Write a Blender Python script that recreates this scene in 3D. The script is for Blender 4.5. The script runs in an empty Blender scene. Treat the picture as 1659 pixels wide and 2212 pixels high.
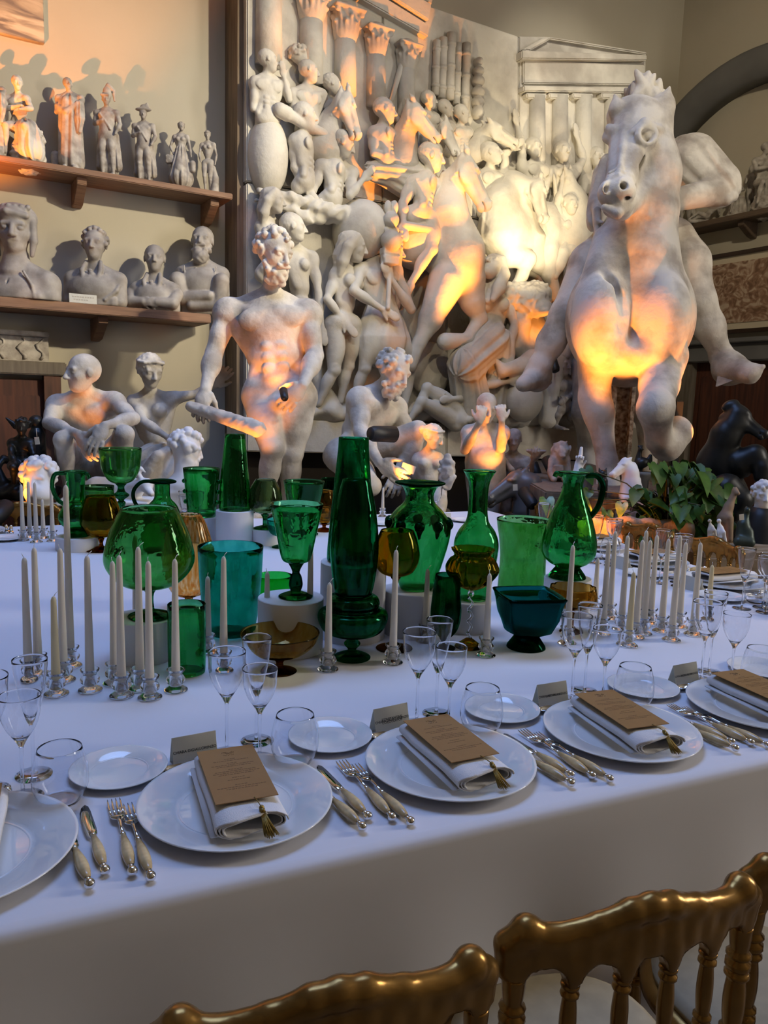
import bpy, math, random
import numpy as np
from mathutils import Vector, Matrix
random.seed(7); rng = np.random.default_rng(7)
SC = bpy.context.scene; COL = SC.collection
# ------------------------------------------------------------------ camera
W, H, F = 1659.0, 2212.0, 1662.0          # photograph frame and focal length in pixels
CZ = 1.45                                  # eye height, table top is at 0.75
def _cam():
    p = math.radians(8.1); r = math.radians(1.72); y = math.radians(-30.5)
    fw = np.array([0, math.cos(p), -math.sin(p)]); rt = np.array([1., 0, 0]); up = np.cross(rt, fw)
    r2 = math.cos(r)*rt + math.sin(r)*up; u2 = -math.sin(r)*rt + math.cos(r)*up
    R = np.array([[math.cos(y), -math.sin(y), 0], [math.sin(y), math.cos(y), 0], [0, 0, 1]])
    return R@r2, R@u2, R@fw, np.array([0, 0, CZ])
RT, UP, FW, EYE = _cam()
cd = bpy.data.cameras.new('camera'); cam = bpy.data.objects.new('camera', cd); COL.objects.link(cam)
M = Matrix.Identity(4)
for i in range(3):
    M[i][0] = RT[i]; M[i][1] = UP[i]; M[i][2] = -FW[i]; M[i][3] = EYE[i]
cam.matrix_world = M
cd.sensor_fit = 'VERTICAL'; cd.sensor_height = 36.0; cd.lens = 36.0*F/H; cd.clip_start = .05; cd.clip_end = 100
SC.camera = cam
SC.view_settings.view_transform = 'Standard'; SC.view_settings.look = 'None'
SC.view_settings.gamma = 1.0; SC.view_settings.use_curve_mapping = False
SC.view_settings.exposure = 0.0
cy = SC.cycles
cy.use_denoising = True; cy.max_bounces = 12; cy.diffuse_bounces = 2; cy.glossy_bounces = 3
cy.use_adaptive_sampling = True; cy.adaptive_threshold = .10; cy.adaptive_min_samples = 16
cy.transmission_bounces = 12; cy.transparent_max_bounces = 8; cy.sample_clamp_indirect = 3.0; cy.sample_clamp_direct = 0.0
cy.blur_glossy = 0.5
# ------------------------------------------------------------------ world and daylight
wd = bpy.data.worlds.new('world'); SC.world = wd; wd.use_nodes = True
wd.node_tree.nodes['Background'].inputs[0].default_value = (.55, .65, .9, 1)
wd.node_tree.nodes['Background'].inputs[1].default_value = .25
YB = 6.55      # back wall plane (y), runs along x
XR = 7.63      # right wall plane (x)
XL, YF, ZC = -4.6, -3.2, 6.6
def area(name, loc, direction, sx, sy, power, col):
    l = bpy.data.lights.new(name, 'AREA'); l.shape = 'RECTANGLE'; l.size = sx; l.size_y = sy; l.energy = power; l.color = col
    o = bpy.data.objects.new(name, l); COL.objects.link(o); o.location = loc
    o.rotation_euler = Vector(direction).to_track_quat('-Z', 'Y').to_euler(); return o
# daylight coming in through the roof light and through the tall side window (both built below)
a_ = area('daylight_roof', (1.5, 3.3, ZC-.06), (0, 0, -1), 3.6, 2.4, 90, (.28, .47, 1.0)); a_.data.spread = math.radians(105)
area('daylight_window', (XR-.07, -1.0, 3.4), (-1, .35, -.1), 1.2, 3.3, 245, (1.0, .92, .84))
# ------------------------------------------------------------------ helpers
def ray(px, py): return RT*(px-W/2)/F - UP*(py-H/2)/F + FW
def D(px, py, Z): return EYE + ray(px, py)*Z                       # at optical depth Z
def onz(px, py, z):
    d = ray(px, py); return EYE + d*((z-CZ)/d[2])
def ony(px, py, y):
    d = ray(px, py); return EYE + d*(y/d[1])
def onx(px, py, x):
    d = ray(px, py); return EYE + d*(x/d[0])
def depth(P): return float((np.asarray(P)-EYE)@FW)
def proj(P):
    v = np.asarray(P)-EYE; z = v@FW; return W/2+F*(v@RT)/z, H/2-F*(v@UP)/z
def N(v): v = np.asarray(v, float); return v/(np.linalg.norm(v)+1e-12)
ZUP = np.array([0, 0, 1.]); HF = N(FW*np.array([1, 1, 0])); HR = N(RT*np.array([1, 1, 0])); CAMD = -HF   # level forward / right / towards viewer
def vdir(r, c, u=0.): return N(HR*r + CAMD*c + ZUP*u)              # right, towards camera, up
_used = {}
def uniq(n): return n
def mesh_np(name, V, Fq, smooth=True):
    me = bpy.data.meshes.new(name); V = np.asarray(V, np.float32); Fq = np.asarray(Fq, np.int32)
    me.vertices.add(len(V)); me.vertices.foreach_set('co', V.ravel())
    k = Fq.shape[1]; me.loops.add(Fq.size); me.loops.foreach_set('vertex_index', Fq.ravel())
    me.polygons.add(len(Fq)); me.polygons.foreach_set('loop_start', np.arange(0, Fq.size, k, dtype=np.int32))
    me.polygons.foreach_set('use_smooth', np.full(len(Fq), smooth, bool)); me.update(calc_edges=True); return me
def link(name, me, mat, parent=None, loc=None):
    o = bpy.data.objects.new(name, me); COL.objects.link(o)
    if mat is not None and not me.materials: me.materials.append(mat)
    if parent is not None: o.parent = parent
    if loc is not None: o.location = loc
    return o
def tag(o, label=None, cat=None, group=None, kind=None):
    if label: o['label'] = label
    if cat: o['category'] = cat
    if group: o['group'] = group
    if kind: o['kind'] = kind
    return o
def thing(name, label, cat, loc=(0, 0, 0), rz=0, group=None):
    o = bpy.data.objects.new(name, None); COL.objects.link(o); o.location = loc; o.rotation_euler = (0, 0, rz)
    o.empty_display_size = .05
    return tag(o, label, cat, group)
def copy_tree(o, parent=None):
    c = o.copy(); COL.objects.link(c); c.parent = parent
    for ch in list(o.children): copy_tree(ch, c)
    return c
class MB:
    """collects verts and faces for one mesh"""
    def __init__(s): s.v = []; s.f = []
    def add(s, v, f):
        b = len(s.v); s.v += [tuple(map(float, p)) for p in v]; s.f += [tuple(i+b for i in q) for q in f]; return s
    def box(s, c, half, ax=None):
        ax = np.eye(3) if ax is None else np.asarray(ax, float); c = np.asarray(c, float)
        v = [c+ax[0]*half[0]*i+ax[1]*half[1]*j+ax[2]*half[2]*k for i in (-1, 1) for j in (-1, 1) for k in (-1, 1)]
        return s.add(v, [(0, 1, 3, 2), (4, 6, 7, 5), (0, 4, 5, 1), (2, 3, 7, 6), (0, 2, 6, 4), (1, 5, 7, 3)])
    def lathe(s, prof, n=24, c=(0, 0, 0), closed=False, rad=None):
        """prof: (r, z) list; closed joins last ring to first; rad(theta, i) scales the radius"""
        v = []; f = []; m = len(prof)
        for i, (r, z) in enumerate(prof):
            for k in range(n):
                t = 2*math.pi*k/n; rr = r*(rad(t, i) if rad else 1)
                v.append((c[0]+rr*math.cos(t), c[1]+rr*math.sin(t), c[2]+z))
        for i in range(m if closed else m-1):
            a = i*n; b = ((i+1) % m)*n
            for k in range(n):
                k2 = (k+1) % n; f.append((a+k, a+k2, b+k2, b+k))
        return s.add(v, f)
    def tube(s, pts, r, n=8, caps=True):
        pts = [np.asarray(p, float) for p in pts]; m = len(pts); rs = r if isinstance(r, (list, tuple)) else [r]*m
        v = []; f = []; prev = None
        for i, p in enumerate(pts):
            t = N(pts[min(i+1, m-1)]-pts[max(i-1, 0)])
            if prev is None:
                a = np.cross(t, (0, 0, 1.)); a = np.cross(t, (1., 0, 0)) if np.linalg.norm(a) < .1 else a
            else: a = prev - t*(prev@t)
            a = N(a); b = np.cross(t, a); prev = a
            for k in range(n):
                q = 2*math.pi*k/n; v.append(p + rs[i]*(a*math.cos(q)+b*math.sin(q)))
        for i in range(m-1):
            for k in range(n):
                k2 = (k+1) % n; f.append((i*n+k, i*n+k2, (i+1)*n+k2, (i+1)*n+k))
        if caps: f.append(tuple(range(n))[::-1]); f.append(tuple(range((m-1)*n, m*n)))
        return s.add(v, f)
    def prism(s, poly, ext):
        """poly: 3-D outline; ext: extrusion vector"""
        poly = [np.asarray(p, float) for p in poly]; n = len(poly); e = np.asarray(ext, float)
        return s.add(poly+[p+e for p in poly], [tuple(range(n))[::-1], tuple(range(n, 2*n))]+[(i, (i+1) % n, (i+1) % n+n, i+n) for i in range(n)])
    def ball(s, c, r, nu=10, nv=6, ax=None):
        r = (r, r, r) if np.isscalar(r) else r; ax = np.eye(3) if ax is None else ax; c = np.asarray(c, float); v = []; f = []
        for i in range(nv+1):
            t = math.pi*i/nv
            for k in range(nu):
                q = 2*math.pi*k/nu
                v.append(c+ax[0]*r[0]*math.sin(t)*math.cos(q)+ax[1]*r[1]*math.sin(t)*math.sin(q)+ax[2]*r[2]*math.cos(t))
        for i in range(nv):
            for k in range(nu):
                k2 = (k+1) % nu; f.append((i*nu+k, (i+1)*nu+k, (i+1)*nu+k2, i*nu+k2))
        return s.add(v, f)
    def mesh(s, name, smooth=True, bevel=0, off=None):
        me = bpy.data.meshes.new(name); v = s.v
        if off is not None: v = [(a-off[0], b-off[1], c-off[2]) for a, b, c in v]
        me.from_pydata(v, [], s.f); me.validate()
        import bmesh
        bm = bmesh.new(); bm.from_mesh(me); bmesh.ops.remove_doubles(bm, verts=bm.verts, dist=1e-6)
        if bevel: bmesh.ops.bevel(bm, geom=list(bm.edges), offset=bevel, segments=2, affect='EDGES', clamp_overlap=True)
        bmesh.ops.recalc_face_normals(bm, faces=bm.faces); bm.to_mesh(me); bm.free()
        for p in me.polygons: p.use_smooth = smooth
        return me
    def build(s, name, mat, parent=None, smooth=True, bevel=0, off=None):
        if off is None and parent is not None: off = parent.get('_o')
        return link(name, s.mesh(name, smooth, bevel, off), mat, parent)
def sharp(o, ang=40):
    me = o.data; me.set_sharp_from_angle(angle=math.radians(ang)); return o
# ------------------------------------------------------------------ materials
def _nt(name):
    m = bpy.data.materials.new(name); m.use_nodes = True; nt = m.node_tree; return m, nt, nt.nodes['Principled BSDF']
def mat(name, col, rough=.6, metal=0., noise=0., scale=8., col2=None, bump=0., bscale=60., spec=.5, detail=4., sheen=0, lo=.35, hi=.68):
    m, nt, b = _nt(name); b.inputs['Roughness'].default_value = rough; b.inputs['Metallic'].default_value = metal
    b.inputs['Specular IOR Level'].default_value = spec
    b.inputs['Base Color'].default_value = (*col, 1)
    tc = nt.nodes.new('ShaderNodeTexCoord')
    if noise or col2:
        nz = nt.nodes.new('ShaderNodeTexNoise'); nz.inputs['Scale'].default_value = scale; nz.inputs['Detail'].default_value = detail
        nt.links.new(tc.outputs['Object'], nz.inputs['Vector'])
        cr = nt.nodes.new('ShaderNodeValToRGB'); c2 = col2 or tuple(c*(1-noise) for c in col)
        cr.color_ramp.elements[0].position = lo; cr.color_ramp.elements[1].position = hi
        cr.color_ramp.elements[0].color = (*c2, 1); cr.color_ramp.elements[1].color = (*col, 1)
        nt.links.new(nz.outputs['Fac'], cr.inputs['Fac']); nt.links.new(cr.outputs['Color'], b.inputs['Base Color'])
    if bump:
        n2 = nt.nodes.new('ShaderNodeTexNoise'); n2.inputs['Scale'].default_value = bscale; n2.inputs['Detail'].default_value = 5
        nt.links.new(tc.outputs['Object'], n2.inputs['Vector'])
        bp = nt.nodes.new('ShaderNodeBump'); bp.inputs['Strength'].default_value = bump; bp.inputs['Distance'].default_value = .01
        nt.links.new(n2.outputs['Fac'], bp.inputs['Height']); nt.links.new(bp.outputs['Normal'], b.inputs['Normal'])
    return m
def wood(name, col, col2, scale=(1, 14, 14), rough=.6):
    m, nt, b = _nt(name); b.inputs['Roughness'].default_value = rough
    tc = nt.nodes.new('ShaderNodeTexCoord'); mp = nt.nodes.new('ShaderNodeMapping'); mp.inputs['Scale'].default_value = scale
    nz = nt.nodes.new('ShaderNodeTexNoise'); nz.inputs['Scale'].default_value = 3; nz.inputs['Detail'].default_value = 6; nz.inputs['Distortion'].default_value = .6
    cr = nt.nodes.new('ShaderNodeValToRGB'); cr.color_ramp.elements[0].position = .3; cr.color_ramp.elements[1].position = .7
    cr.color_ramp.elements[0].color = (*col2, 1); cr.color_ramp.elements[1].color = (*col, 1)
    nt.links.new(tc.outputs['Object'], mp.inputs['Vector']); nt.links.new(mp.outputs['Vector'], nz.inputs['Vector'])
    nt.links.new(nz.outputs['Fac'], cr.inputs['Fac']); nt.links.new(cr.outputs['Color'], b.inputs['Base Color']); return m
def glass(name, col, rough=0., ior=1.45, streak=None, sc=(40, 40, 4), blown=.35):
    m = bpy.data.materials.new(name); m.use_nodes = True; nt = m.node_tree; nt.nodes.clear()
    o = nt.nodes.new('ShaderNodeOutputMaterial'); g = nt.nodes.new('ShaderNodeBsdfGlass')
    g.inputs['Color'].default_value = (*col, 1); g.inputs['Roughness'].default_value = rough; g.inputs['IOR'].default_value = ior
    if streak:
        tc = nt.nodes.new('ShaderNodeTexCoord'); mp = nt.nodes.new('ShaderNodeMapping'); mp.inputs['Scale'].default_value = sc
        nz = nt.nodes.new('ShaderNodeTexNoise'); nz.inputs['Scale'].default_value = 1.; nz.inputs['Detail'].default_value = 3
        cr = nt.nodes.new('ShaderNodeValToRGB'); cr.color_ramp.elements[0].position = .38; cr.color_ramp.elements[1].position = .62
        cr.color_ramp.elements[0].color = (*streak, 1); cr.color_ramp.elements[1].color = (*col, 1)
        nt.links.new(tc.outputs['Object'], mp.inputs['Vector']); nt.links.new(mp.outputs['Vector'], nz.inputs['Vector'])
        nt.links.new(nz.outputs['Fac'], cr.inputs['Fac']); nt.links.new(cr.outputs['Color'], g.inputs['Color'])
    if blown:
        tc = nt.nodes.new('ShaderNodeTexCoord'); n2 = nt.nodes.new('ShaderNodeTexNoise'); n2.inputs['Scale'].default_value = 28; n2.inputs['Detail'].default_value = 2; nt.links.new(tc.outputs['Object'], n2.inputs['Vector'])
        bp = nt.nodes.new('ShaderNodeBump'); bp.inputs['Strength'].default_value = blown; bp.inputs['Distance'].default_value = .004; nt.links.new(n2.outputs['Fac'], bp.inputs['Height']); nt.links.new(bp.outputs['Normal'], g.inputs['Normal'])
    nt.links.new(g.outputs[0], o.inputs['Surface']); return m
def translucent(m, fac):
    nt = m.node_tree; b = nt.nodes['Principled BSDF']; o = nt.nodes['Material Output']; t = nt.nodes.new('ShaderNodeBsdfTranslucent'); mx = nt.nodes.new('ShaderNodeMixShader')
    src = b.inputs['Base Color']; t.inputs['Color'].default_value = src.default_value
    if src.links: nt.links.new(src.links[0].from_socket, t.inputs['Color'])
    mx.inputs[0].default_value = fac; nt.links.new(b.outputs[0], mx.inputs[1]); nt.links.new(t.outputs[0], mx.inputs[2]); nt.links.new(mx.outputs[0], o.inputs['Surface']); return m
PLASTER = mat('plaster', (.66, .61, .52), .8, scale=4.5, col2=(.36, .315, .26), bump=.55, bscale=26, detail=12, lo=.36, hi=.56)
PLASTER_RELIEF = mat('relief_plaster', (.69, .645, .545), .85, scale=2.4, col2=(.43, .385, .32), bump=.5, bscale=22, detail=12, lo=.34, hi=.56)
PLASTER_OLD = mat('aged_plaster', (.52, .47, .40), .7, scale=14, col2=(.27, .23, .19), bump=.2, bscale=60)
PLASTER_BUST = mat('grey_bust_plaster', (.40, .36, .31), .65, scale=9, col2=(.24, .21, .18), bump=.15, bscale=50)
PLASTER_WHITE = mat('white_plaster', (.86, .85, .84), .6, noise=.06, scale=6)
TERRACOTTA = mat('brown_terracotta', (.36, .24, .14), .7, noise=.3, scale=12)
BRONZE = mat('dark_bronze', (.018, .020, .019), .42, metal=.3, noise=.4, scale=10)
BRONZE_GREEN = mat('green_bronze', (.06, .085, .07), .45, metal=.4, noise=.4, scale=14)
BLACKM = mat('black_metal', (.012, .012, .012), .5)
GREYHORSE = mat('grey_glazed_plaster', (.10, .105, .11), .35, noise=.2, scale=8)
WALLM = mat('wall_plaster', (.50, .45, .345), .9, scale=1.1, col2=(.46, .41, .31), bump=.05, bscale=30)
WALLGREY = mat('grey_stone', (.16, .155, .145), .85, noise=.2, scale=3, bump=.1)
FLOORM = mat('floor_stone', (.22, .19, .16), .7, noise=.3, scale=3)
SHELFWOOD = wood('shelf_wood', (.30, .16, .085), (.17, .085, .045), (1, 12, 12), .65)
DOORWOOD = wood('door_wood', (.115, .035, .016), (.05, .016, .009), (9, 9, .7), .6)
FRAMEWOOD = wood('old_frame_wood', (.20, .165, .125), (.12, .095, .07), (8, 8, .8), .8)
BOARDWOOD = wood('board_wood', (.34, .26, .17), (.18, .13, .08), (1.2, 9, 9), .8)
CLOTH = mat('white_tablecloth', (.78, .77, .80), .9, spec=.1)
PORC = mat('white_porcelain', (.86, .86, .84), .06, spec=.7)
SILVER = mat('polished_silver', (.80, .79, .77), .09, metal=1.)
HORN = mat('cream_horn', (.80, .62, .33), .2, scale=28, col2=(.46, .31, .13), spec=.6)
GOLD = mat('gold_paint', (.34, .185, .045), .27, metal=.75, noise=.25, scale=25, bump=.05, bscale=30)
CUSHION = mat('beige_cushion', (.40, .33, .21), .8, noise=.15, scale=30)
NAPKIN = mat('white_linen', (.80, .78, .76), .9, spec=.1, bump=.2, bscale=500)
KRAFT = mat('brown_card', (.34, .175, .045), .6, noise=.06, scale=40)
KRAFTINK = mat('menu_ink', (.16, .075, .016), .6)
PAPER = translucent(mat('cream_paper', (.84, .82, .73), .8), .42)
INK = mat('black_ink', (.03, .03, .035), .8)
TASSEL = mat('gold_tassel', (.40, .27, .06), .45, metal=.5, noise=.5, scale=160)
WAX = translucent(mat('ivory_wax', (.93, .87, .75), .45, noise=.04, scale=10), .35)
WAXY = translucent(mat('yellowed_wax', (.90, .80, .52), .45, noise=.04, scale=10), .35)
WICK = mat('wick', (.75, .73, .68), .9)
RISER = mat('white_riser_card', (.76, .75, .75), .8)
LEAF = mat('leaf_green', (.075, .17, .022), .45, noise=.45, scale=14, spec=.3)
LEAFY = mat('leaf_variegated', (.33, .36, .05), .35, scale=16, col2=(.05, .14, .025), spec=.6)
STEM = mat('plant_stem', (.10, .10, .04), .7)
CLEARH = glass('holder_glass', (1, 1, 1), ior=1.32, blown=0)
CLEAR = glass('clear_glass', (.985, .99, 1.0), ior=1.42, blown=0)
# ------------------------------------------------------------------ sculpting: smooth union of simple volumes, meshed by surface nets
class Sculpt:
    def __init__(s, h): s.h = h; s.p = []
    def cap(s, a, b, ra, rb=None, k=.02, op=1, bump=None, fold=None, flat=None):
        a = np.asarray(a, float); b = np.asarray(b, float); rb = ra if rb is None else rb
        if np.linalg.norm(b-a) < 1e-6: b = a+np.array([0, 0, 1e-4])
        ext = max(ra, rb)+(bump[0] if bump else 0)+(fold[0] if fold else 0)
        s.p.append(('c', np.minimum(a, b)-ext, np.maximum(a, b)+ext, (a, b, ra, rb, flat), k, op, bump, fold)); return s
    def ell(s, c, r, ax=None, k=.02, op=1, bump=None):
        c = np.asarray(c, float); r = np.array([r]*3 if np.isscalar(r) else r, float); ax = np.eye(3) if ax is None else np.array([N(a) for a in ax])
        e = np.sqrt(((ax*r[:, None])**2).sum(0))+(bump[0] if bump else 0)
        s.p.append(('e', c-e, c+e, (c, r, ax), k, op, bump, None)); return s
    def box(s, c, half, ax=None, rnd=.01, k=.02, op=1, bump=None):
        c = np.asarray(c, float); half = np.array(half, float); ax = np.eye(3) if ax is None else np.array([N(a) for a in ax])
        e = (np.abs(ax)*half[:, None]).sum(0)+rnd
        s.p.append(('b', c-e, c+e, (c, np.maximum(half-rnd, 1e-3), ax, rnd), k, op, bump, None)); return s
    def path(s, pts, rs, k=.02, **kw):
        for i in range(len(pts)-1): s.cap(pts[i], pts[i+1], rs[i] if not np.isscalar(rs) else rs, rs[i+1] if not np.isscalar(rs) else rs, k, **kw)
        return s
    def mesh(s):
        h = s.h; pos = [p for p in s.p if p[5] > 0]
        lo = np.min([p[1] for p in pos], 0)-4*h; hi = np.max([p[2] for p in pos], 0)+4*h
        n = np.ceil((hi-lo)/h).astype(int)+1
        G = np.full(n, 9., np.float32); X = [(lo[i]+h*np.arange(n[i])).astype(np.float32) for i in range(3)]
        for typ, a, b, q, k, op, bump, fold in s.p:
            m = k+2.5*h; i0 = np.clip(np.floor((a-m-lo)/h).astype(int), 0, n-1); i1 = np.clip(np.ceil((b+m-lo)/h).astype(int)+1, 1, n)
            if np.any(i1 <= i0): continue
            x = X[0][i0[0]:i1[0], None, None]; y = X[1][None, i0[1]:i1[1], None]; z = X[2][None, None, i0[2]:i1[2]]
            if typ == 'c':
                A, B, ra, rb, flat = q; d = B-A; L2 = d@d
                px, py, pz = x-np.float32(A[0]), y-np.float32(A[1]), z-np.float32(A[2])
                t = np.clip((px*np.float32(d[0])+py*np.float32(d[1])+pz*np.float32(d[2]))/np.float32(L2), 0, 1)
                ex = px-t*np.float32(d[0]); ey = py-t*np.float32(d[1]); ez = pz-t*np.float32(d[2])
                if flat is not None:                     # squeeze along a direction
                    fd, fs = N(flat[0]), flat[1]; w = (ex*fd[0]+ey*fd[1]+ez*fd[2])*(fs-1)
                    ex = ex+w*np.float32(fd[0]); ey = ey+w*np.float32(fd[1]); ez = ez+w*np.float32(fd[2])
                f = np.sqrt(ex*ex+ey*ey+ez*ez)-(np.float32(ra)+t*np.float32(rb-ra))
                if fold:
                    dn = N(d); u1 = N(np.cross(dn, (.3, .9, .1))); u2 = np.cross(dn, u1)
                    th = np.arctan2(ex*u1[0]+ey*u1[1]+ez*u1[2], ex*u2[0]+ey*u2[1]+ez*u2[2])
                    f = f+np.float32(fold[0])*(np.cos(fold[1]*th+2.*t+(fold[2] if len(fold) > 2 else 0))+.5*np.cos((fold[1]*1.7)*th-1.+3*t)).astype(np.float32)
            else:
                C, r, ax = q[0], q[1], q[2]; px, py, pz = x-np.float32(C[0]), y-np.float32(C[1]), z-np.float32(C[2])
                l = [px*np.float32(ax[i][0])+py*np.float32(ax[i][1])+pz*np.float32(ax[i][2]) for i in range(3)]
                if typ == 'e':
                    g0 = np.sqrt(sum((l[i]/np.float32(r[i]))**2 for i in range(3)))
                    g1 = np.sqrt(sum((l[i]/np.float32(r[i]**2))**2 for i in range(3)))+np.float32(1e-6)
                    f = g0*(g0-1)/g1
                else:
                    e = [np.abs(l[i])-np.float32(r[i]) for i in range(3)]
                    f = np.sqrt(sum(np.maximum(v, 0)**2 for v in e))+np.minimum(np.maximum(np.maximum(e[0], e[1]), e[2]), 0)-np.float32(q[3])
            if bump:
                am, fr = bump[0], bump[1]
                f = f+np.float32(am)*(np.sin(fr*x+1.3*np.sin(fr*.6*z))*np.sin(fr*y+1.1*np.sin(fr*.7*x))*np.sin(fr*z+np.sin(fr*.5*y))).astype(np.float32)
            sl = tuple(slice(i0[i], i1[i]) for i in range(3)); g = G[sl]
            if op > 0:
                hh = np.maximum(k-np.abs(g-f), 0); G[sl] = np.minimum(g, f)-hh*hh/(4*k)
            else:
                f = -f; hh = np.maximum(k-np.abs(g-f), 0); G[sl] = np.maximum(g, f)+hh*hh/(4*k)
        G = G.astype(np.float32); neg = G < 0
        c = neg[:-1].astype(np.int8)+neg[1:]; c = c[:, :-1]+c[:, 1:]; c = c[:, :, :-1]+c[:, :, 1:]
        act = (c > 0) & (c < 8); I, J, K = np.nonzero(act); nv = len(I)
        idx = np.full(act.shape, -1, np.int32); idx[act] = np.arange(nv)
        acc = np.zeros((nv, 3), np.float32); cnt = np.zeros(nv, np.float32)
        cs = [(i, j, k) for i in (0, 1) for j in (0, 1) for k in (0, 1)]
        val = {q: G[I+q[0], J+q[1], K+q[2]] for q in cs}
        for q in cs:
            for a in range(3):
                if q[a] == 0:
                    q2 = list(q); q2[a] = 1; q2 = tuple(q2); f0 = val[q]; f1 = val[q2]; m = (f0 < 0) != (f1 < 0)
                    t = np.where(m, f0/np.where(m, f0-f1, 1), 0)
                    for b in range(3):
                        acc[:, b] += m*(q[b]+(t if b == a else 0))
                    cnt += m
        V = np.stack([I, J, K], 1)+acc/cnt[:, None]; V = lo+V*h
        quads = []
        for a in range(3):
            s0 = [slice(1, -1)]*3; s1 = [slice(1, -1)]*3; s0[a] = slice(0, -1); s1[a] = slice(1, None)
            n0 = neg[tuple(s0)]; n1 = neg[tuple(s1)]; ch = np.nonzero(n0 != n1); first = n0[ch]
            P = [ch[0]+(0 if a == 0 else 1), ch[1]+(0 if a == 1 else 1), ch[2]+(0 if a == 2 else 1)]
            b, e = (a+1) % 3, (a+2) % 3
            def cell(db, de):
                Q = [P[0].copy(), P[1].copy(), P[2].copy()]; Q[b] = Q[b]-db; Q[e] = Q[e]-de; return idx[Q[0], Q[1], Q[2]]
            qd = np.stack([cell(1, 1), cell(0, 1), cell(0, 0), cell(1, 0)], 1)
            qd[~first] = qd[~first][:, ::-1]; quads.append(qd)
        Q = np.concatenate(quads); Q = Q[(Q >= 0).all(1)]
        return V, Q
    def build(s, name, mt, parent=None, off=None):
        V, Q = s.mesh()
        if off is None and parent is not None: off = parent.get('_o')
        if off is not None: V = V-np.array(off)
        return link(name, mesh_np(name, V, Q), mt, parent)
def root(name, label, cat, loc, group=None):
    """an empty whose children are given in world coordinates"""
    t = thing(name, label, cat, [float(v) for v in loc], 0, group); t['_o'] = [float(v) for v in loc]; return t
def lerp(a, b, t): return np.asarray(a)*(1-t)+np.asarray(b)*t
def perp(v, t): return N(np.asarray(v)-np.asarray(t)*(np.asarray(v)@np.asarray(t)))
def head(S, c, f, u, up=None, hair='short', beard=0, female=False, det=True, seed=1, helm=None):
    """c centre, f facing direction, u head height"""
    f = N(f); up = perp(ZUP if up is None else up, f) if up is None else N(up); f = perp(f, up); l = np.cross(up, f); A = (l, f, up); rg = np.random.default_rng(seed)
    P = lambda a, b, z: c+l*a*u+f*b*u+up*z*u
    S.ell(P(0, -.05, .11), (.355*u, .43*u, .40*u), A, .05*u)
    S.ell(P(0, .12, -.12), (.27*u, .29*u, .37*u), A, .10*u)
    S.ell(P(0, .23, -.37), (.15*u, .15*u, .12*u), A, .10*u)
    for sg in (-1, 1): S.ell(P(sg*.17, .20, -.08), (.12*u, .13*u, .12*u), A, .08*u)
    if det:
        S.cap(P(-.2, .33, .11), P(.2, .33, .11), .055*u, k=.06*u)
        for sg in (-1, 1):
            S.ell(P(sg*.145, .405, .03), (.085*u, .075*u, .06*u), A, .03*u, -1)
            S.ell(P(sg*.15, .33, .03), (.075*u, .06*u, .05*u), A, .012*u)
        S.cap(P(0, .39, .09), P(0, .49, -.11), .042*u, .062*u, .04*u)
        for sg in (-1, 1): S.ell(P(sg*.055, .43, -.13), (.04*u, .06*u, .035*u), A, .02*u)
        if beard < 2:
            S.cap(P(-.085, .355, -.225), P(.085, .355, -.225), .032*u, k=.035*u); S.cap(P(-.07, .35, -.275), P(.07, .35, -.275), .034*u, k=.03*u)
            S.cap(P(-.1, .40, -.249), P(.1, .40, -.249), .014*u, k=.015*u, op=-1)
        for sg in (-1, 1): S.ell(P(sg*.36, -.02, .0), (.04*u, .09*u, .13*u), A, .02*u)
    if hair in ('curly', 'wild'):
        nC, rr = (95, .078) if hair == 'curly' else (120, .095)
        for i in range(nC):
            v = N(rg.normal(size=3));
            if v[1] > .45 and v[2] < .55 or v[2] < -.35: continue
            S.ell(P(v[0]*.385, v[1]*.46-.05, v[2]*.43+.12), rr*u*rg.uniform(.75, 1.25), None, .014*u)
    elif hair == 'short':
        S.ell(P(0, -.13, .17), (.39*u, .43*u, .395*u), A, .015*u, bump=(.03*u, 24/u))
    elif hair == 'crop':
        S.ell(P(0, -.12, .15), (.375*u, .42*u, .395*u), A, .015*u, bump=(.012*u, 30/u))
    elif hair == 'bun':
        S.ell(P(0, -.08, .14), (.40*u, .45*u, .42*u), A, .03*u, bump=(.03*u, 26/u)); S.ell(P(0, -.55, .12), .2*u, None, .05*u, bump=(.03*u, 28/u))
        S.path([P(.3, .25, .33), P(.40, .0, .30), P(.3, -.35, .25)], .05*u, .02*u); S.path([P(-.3, .25, .33), P(-.40, .0, .30), P(-.3, -.35, .25)], .05*u, .02*u)
        S.path([P(-.3, .25, .33), P(0, .37, .40), P(.3, .25, .33)], .05*u, .02*u)
    elif hair == 'long':
        S.ell(P(0, -.08, .14), (.40*u, .45*u, .42*u), A, .03*u)
        for sg in (-1, 1): S.path([P(sg*.25, .05, .35), P(sg*.36, -.2, -.1), P(sg*.3, -.3, -.6), P(sg*.22, -.32, -1.05)], [.13*u, .2*u, .22*u, .1*u], .06*u)
        S.path([P(0, -.3, .2), P(0, -.42, -.4), P(0, -.4, -1.0)], [.3*u, .26*u, .14*u], .06*u, bump=(.02*u, 20/u))
    if beard:
        for i in range(75 if beard > 1 else 40):
            a = rg.uniform(-1, 1); z = rg.uniform(-.62 if beard > 1 else -.5, -.16); w = .33*(1-max(0, (-z-.3))*1.1)
            S.ell(P(a*w, (.30+(.10 if z < -.3 else .02)-.28*a*a)+rg.uniform(-.03, .03), z), rg.uniform(.05, .085)*u, None, .02*u)
        S.ell(P(0, .2, -.42), (.22*u, .2*u, .2*u), A, .06*u)
        S.cap(P(-.14, .42, -.2), P(.14, .42, -.2), .05*u, k=.03*u)
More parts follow.
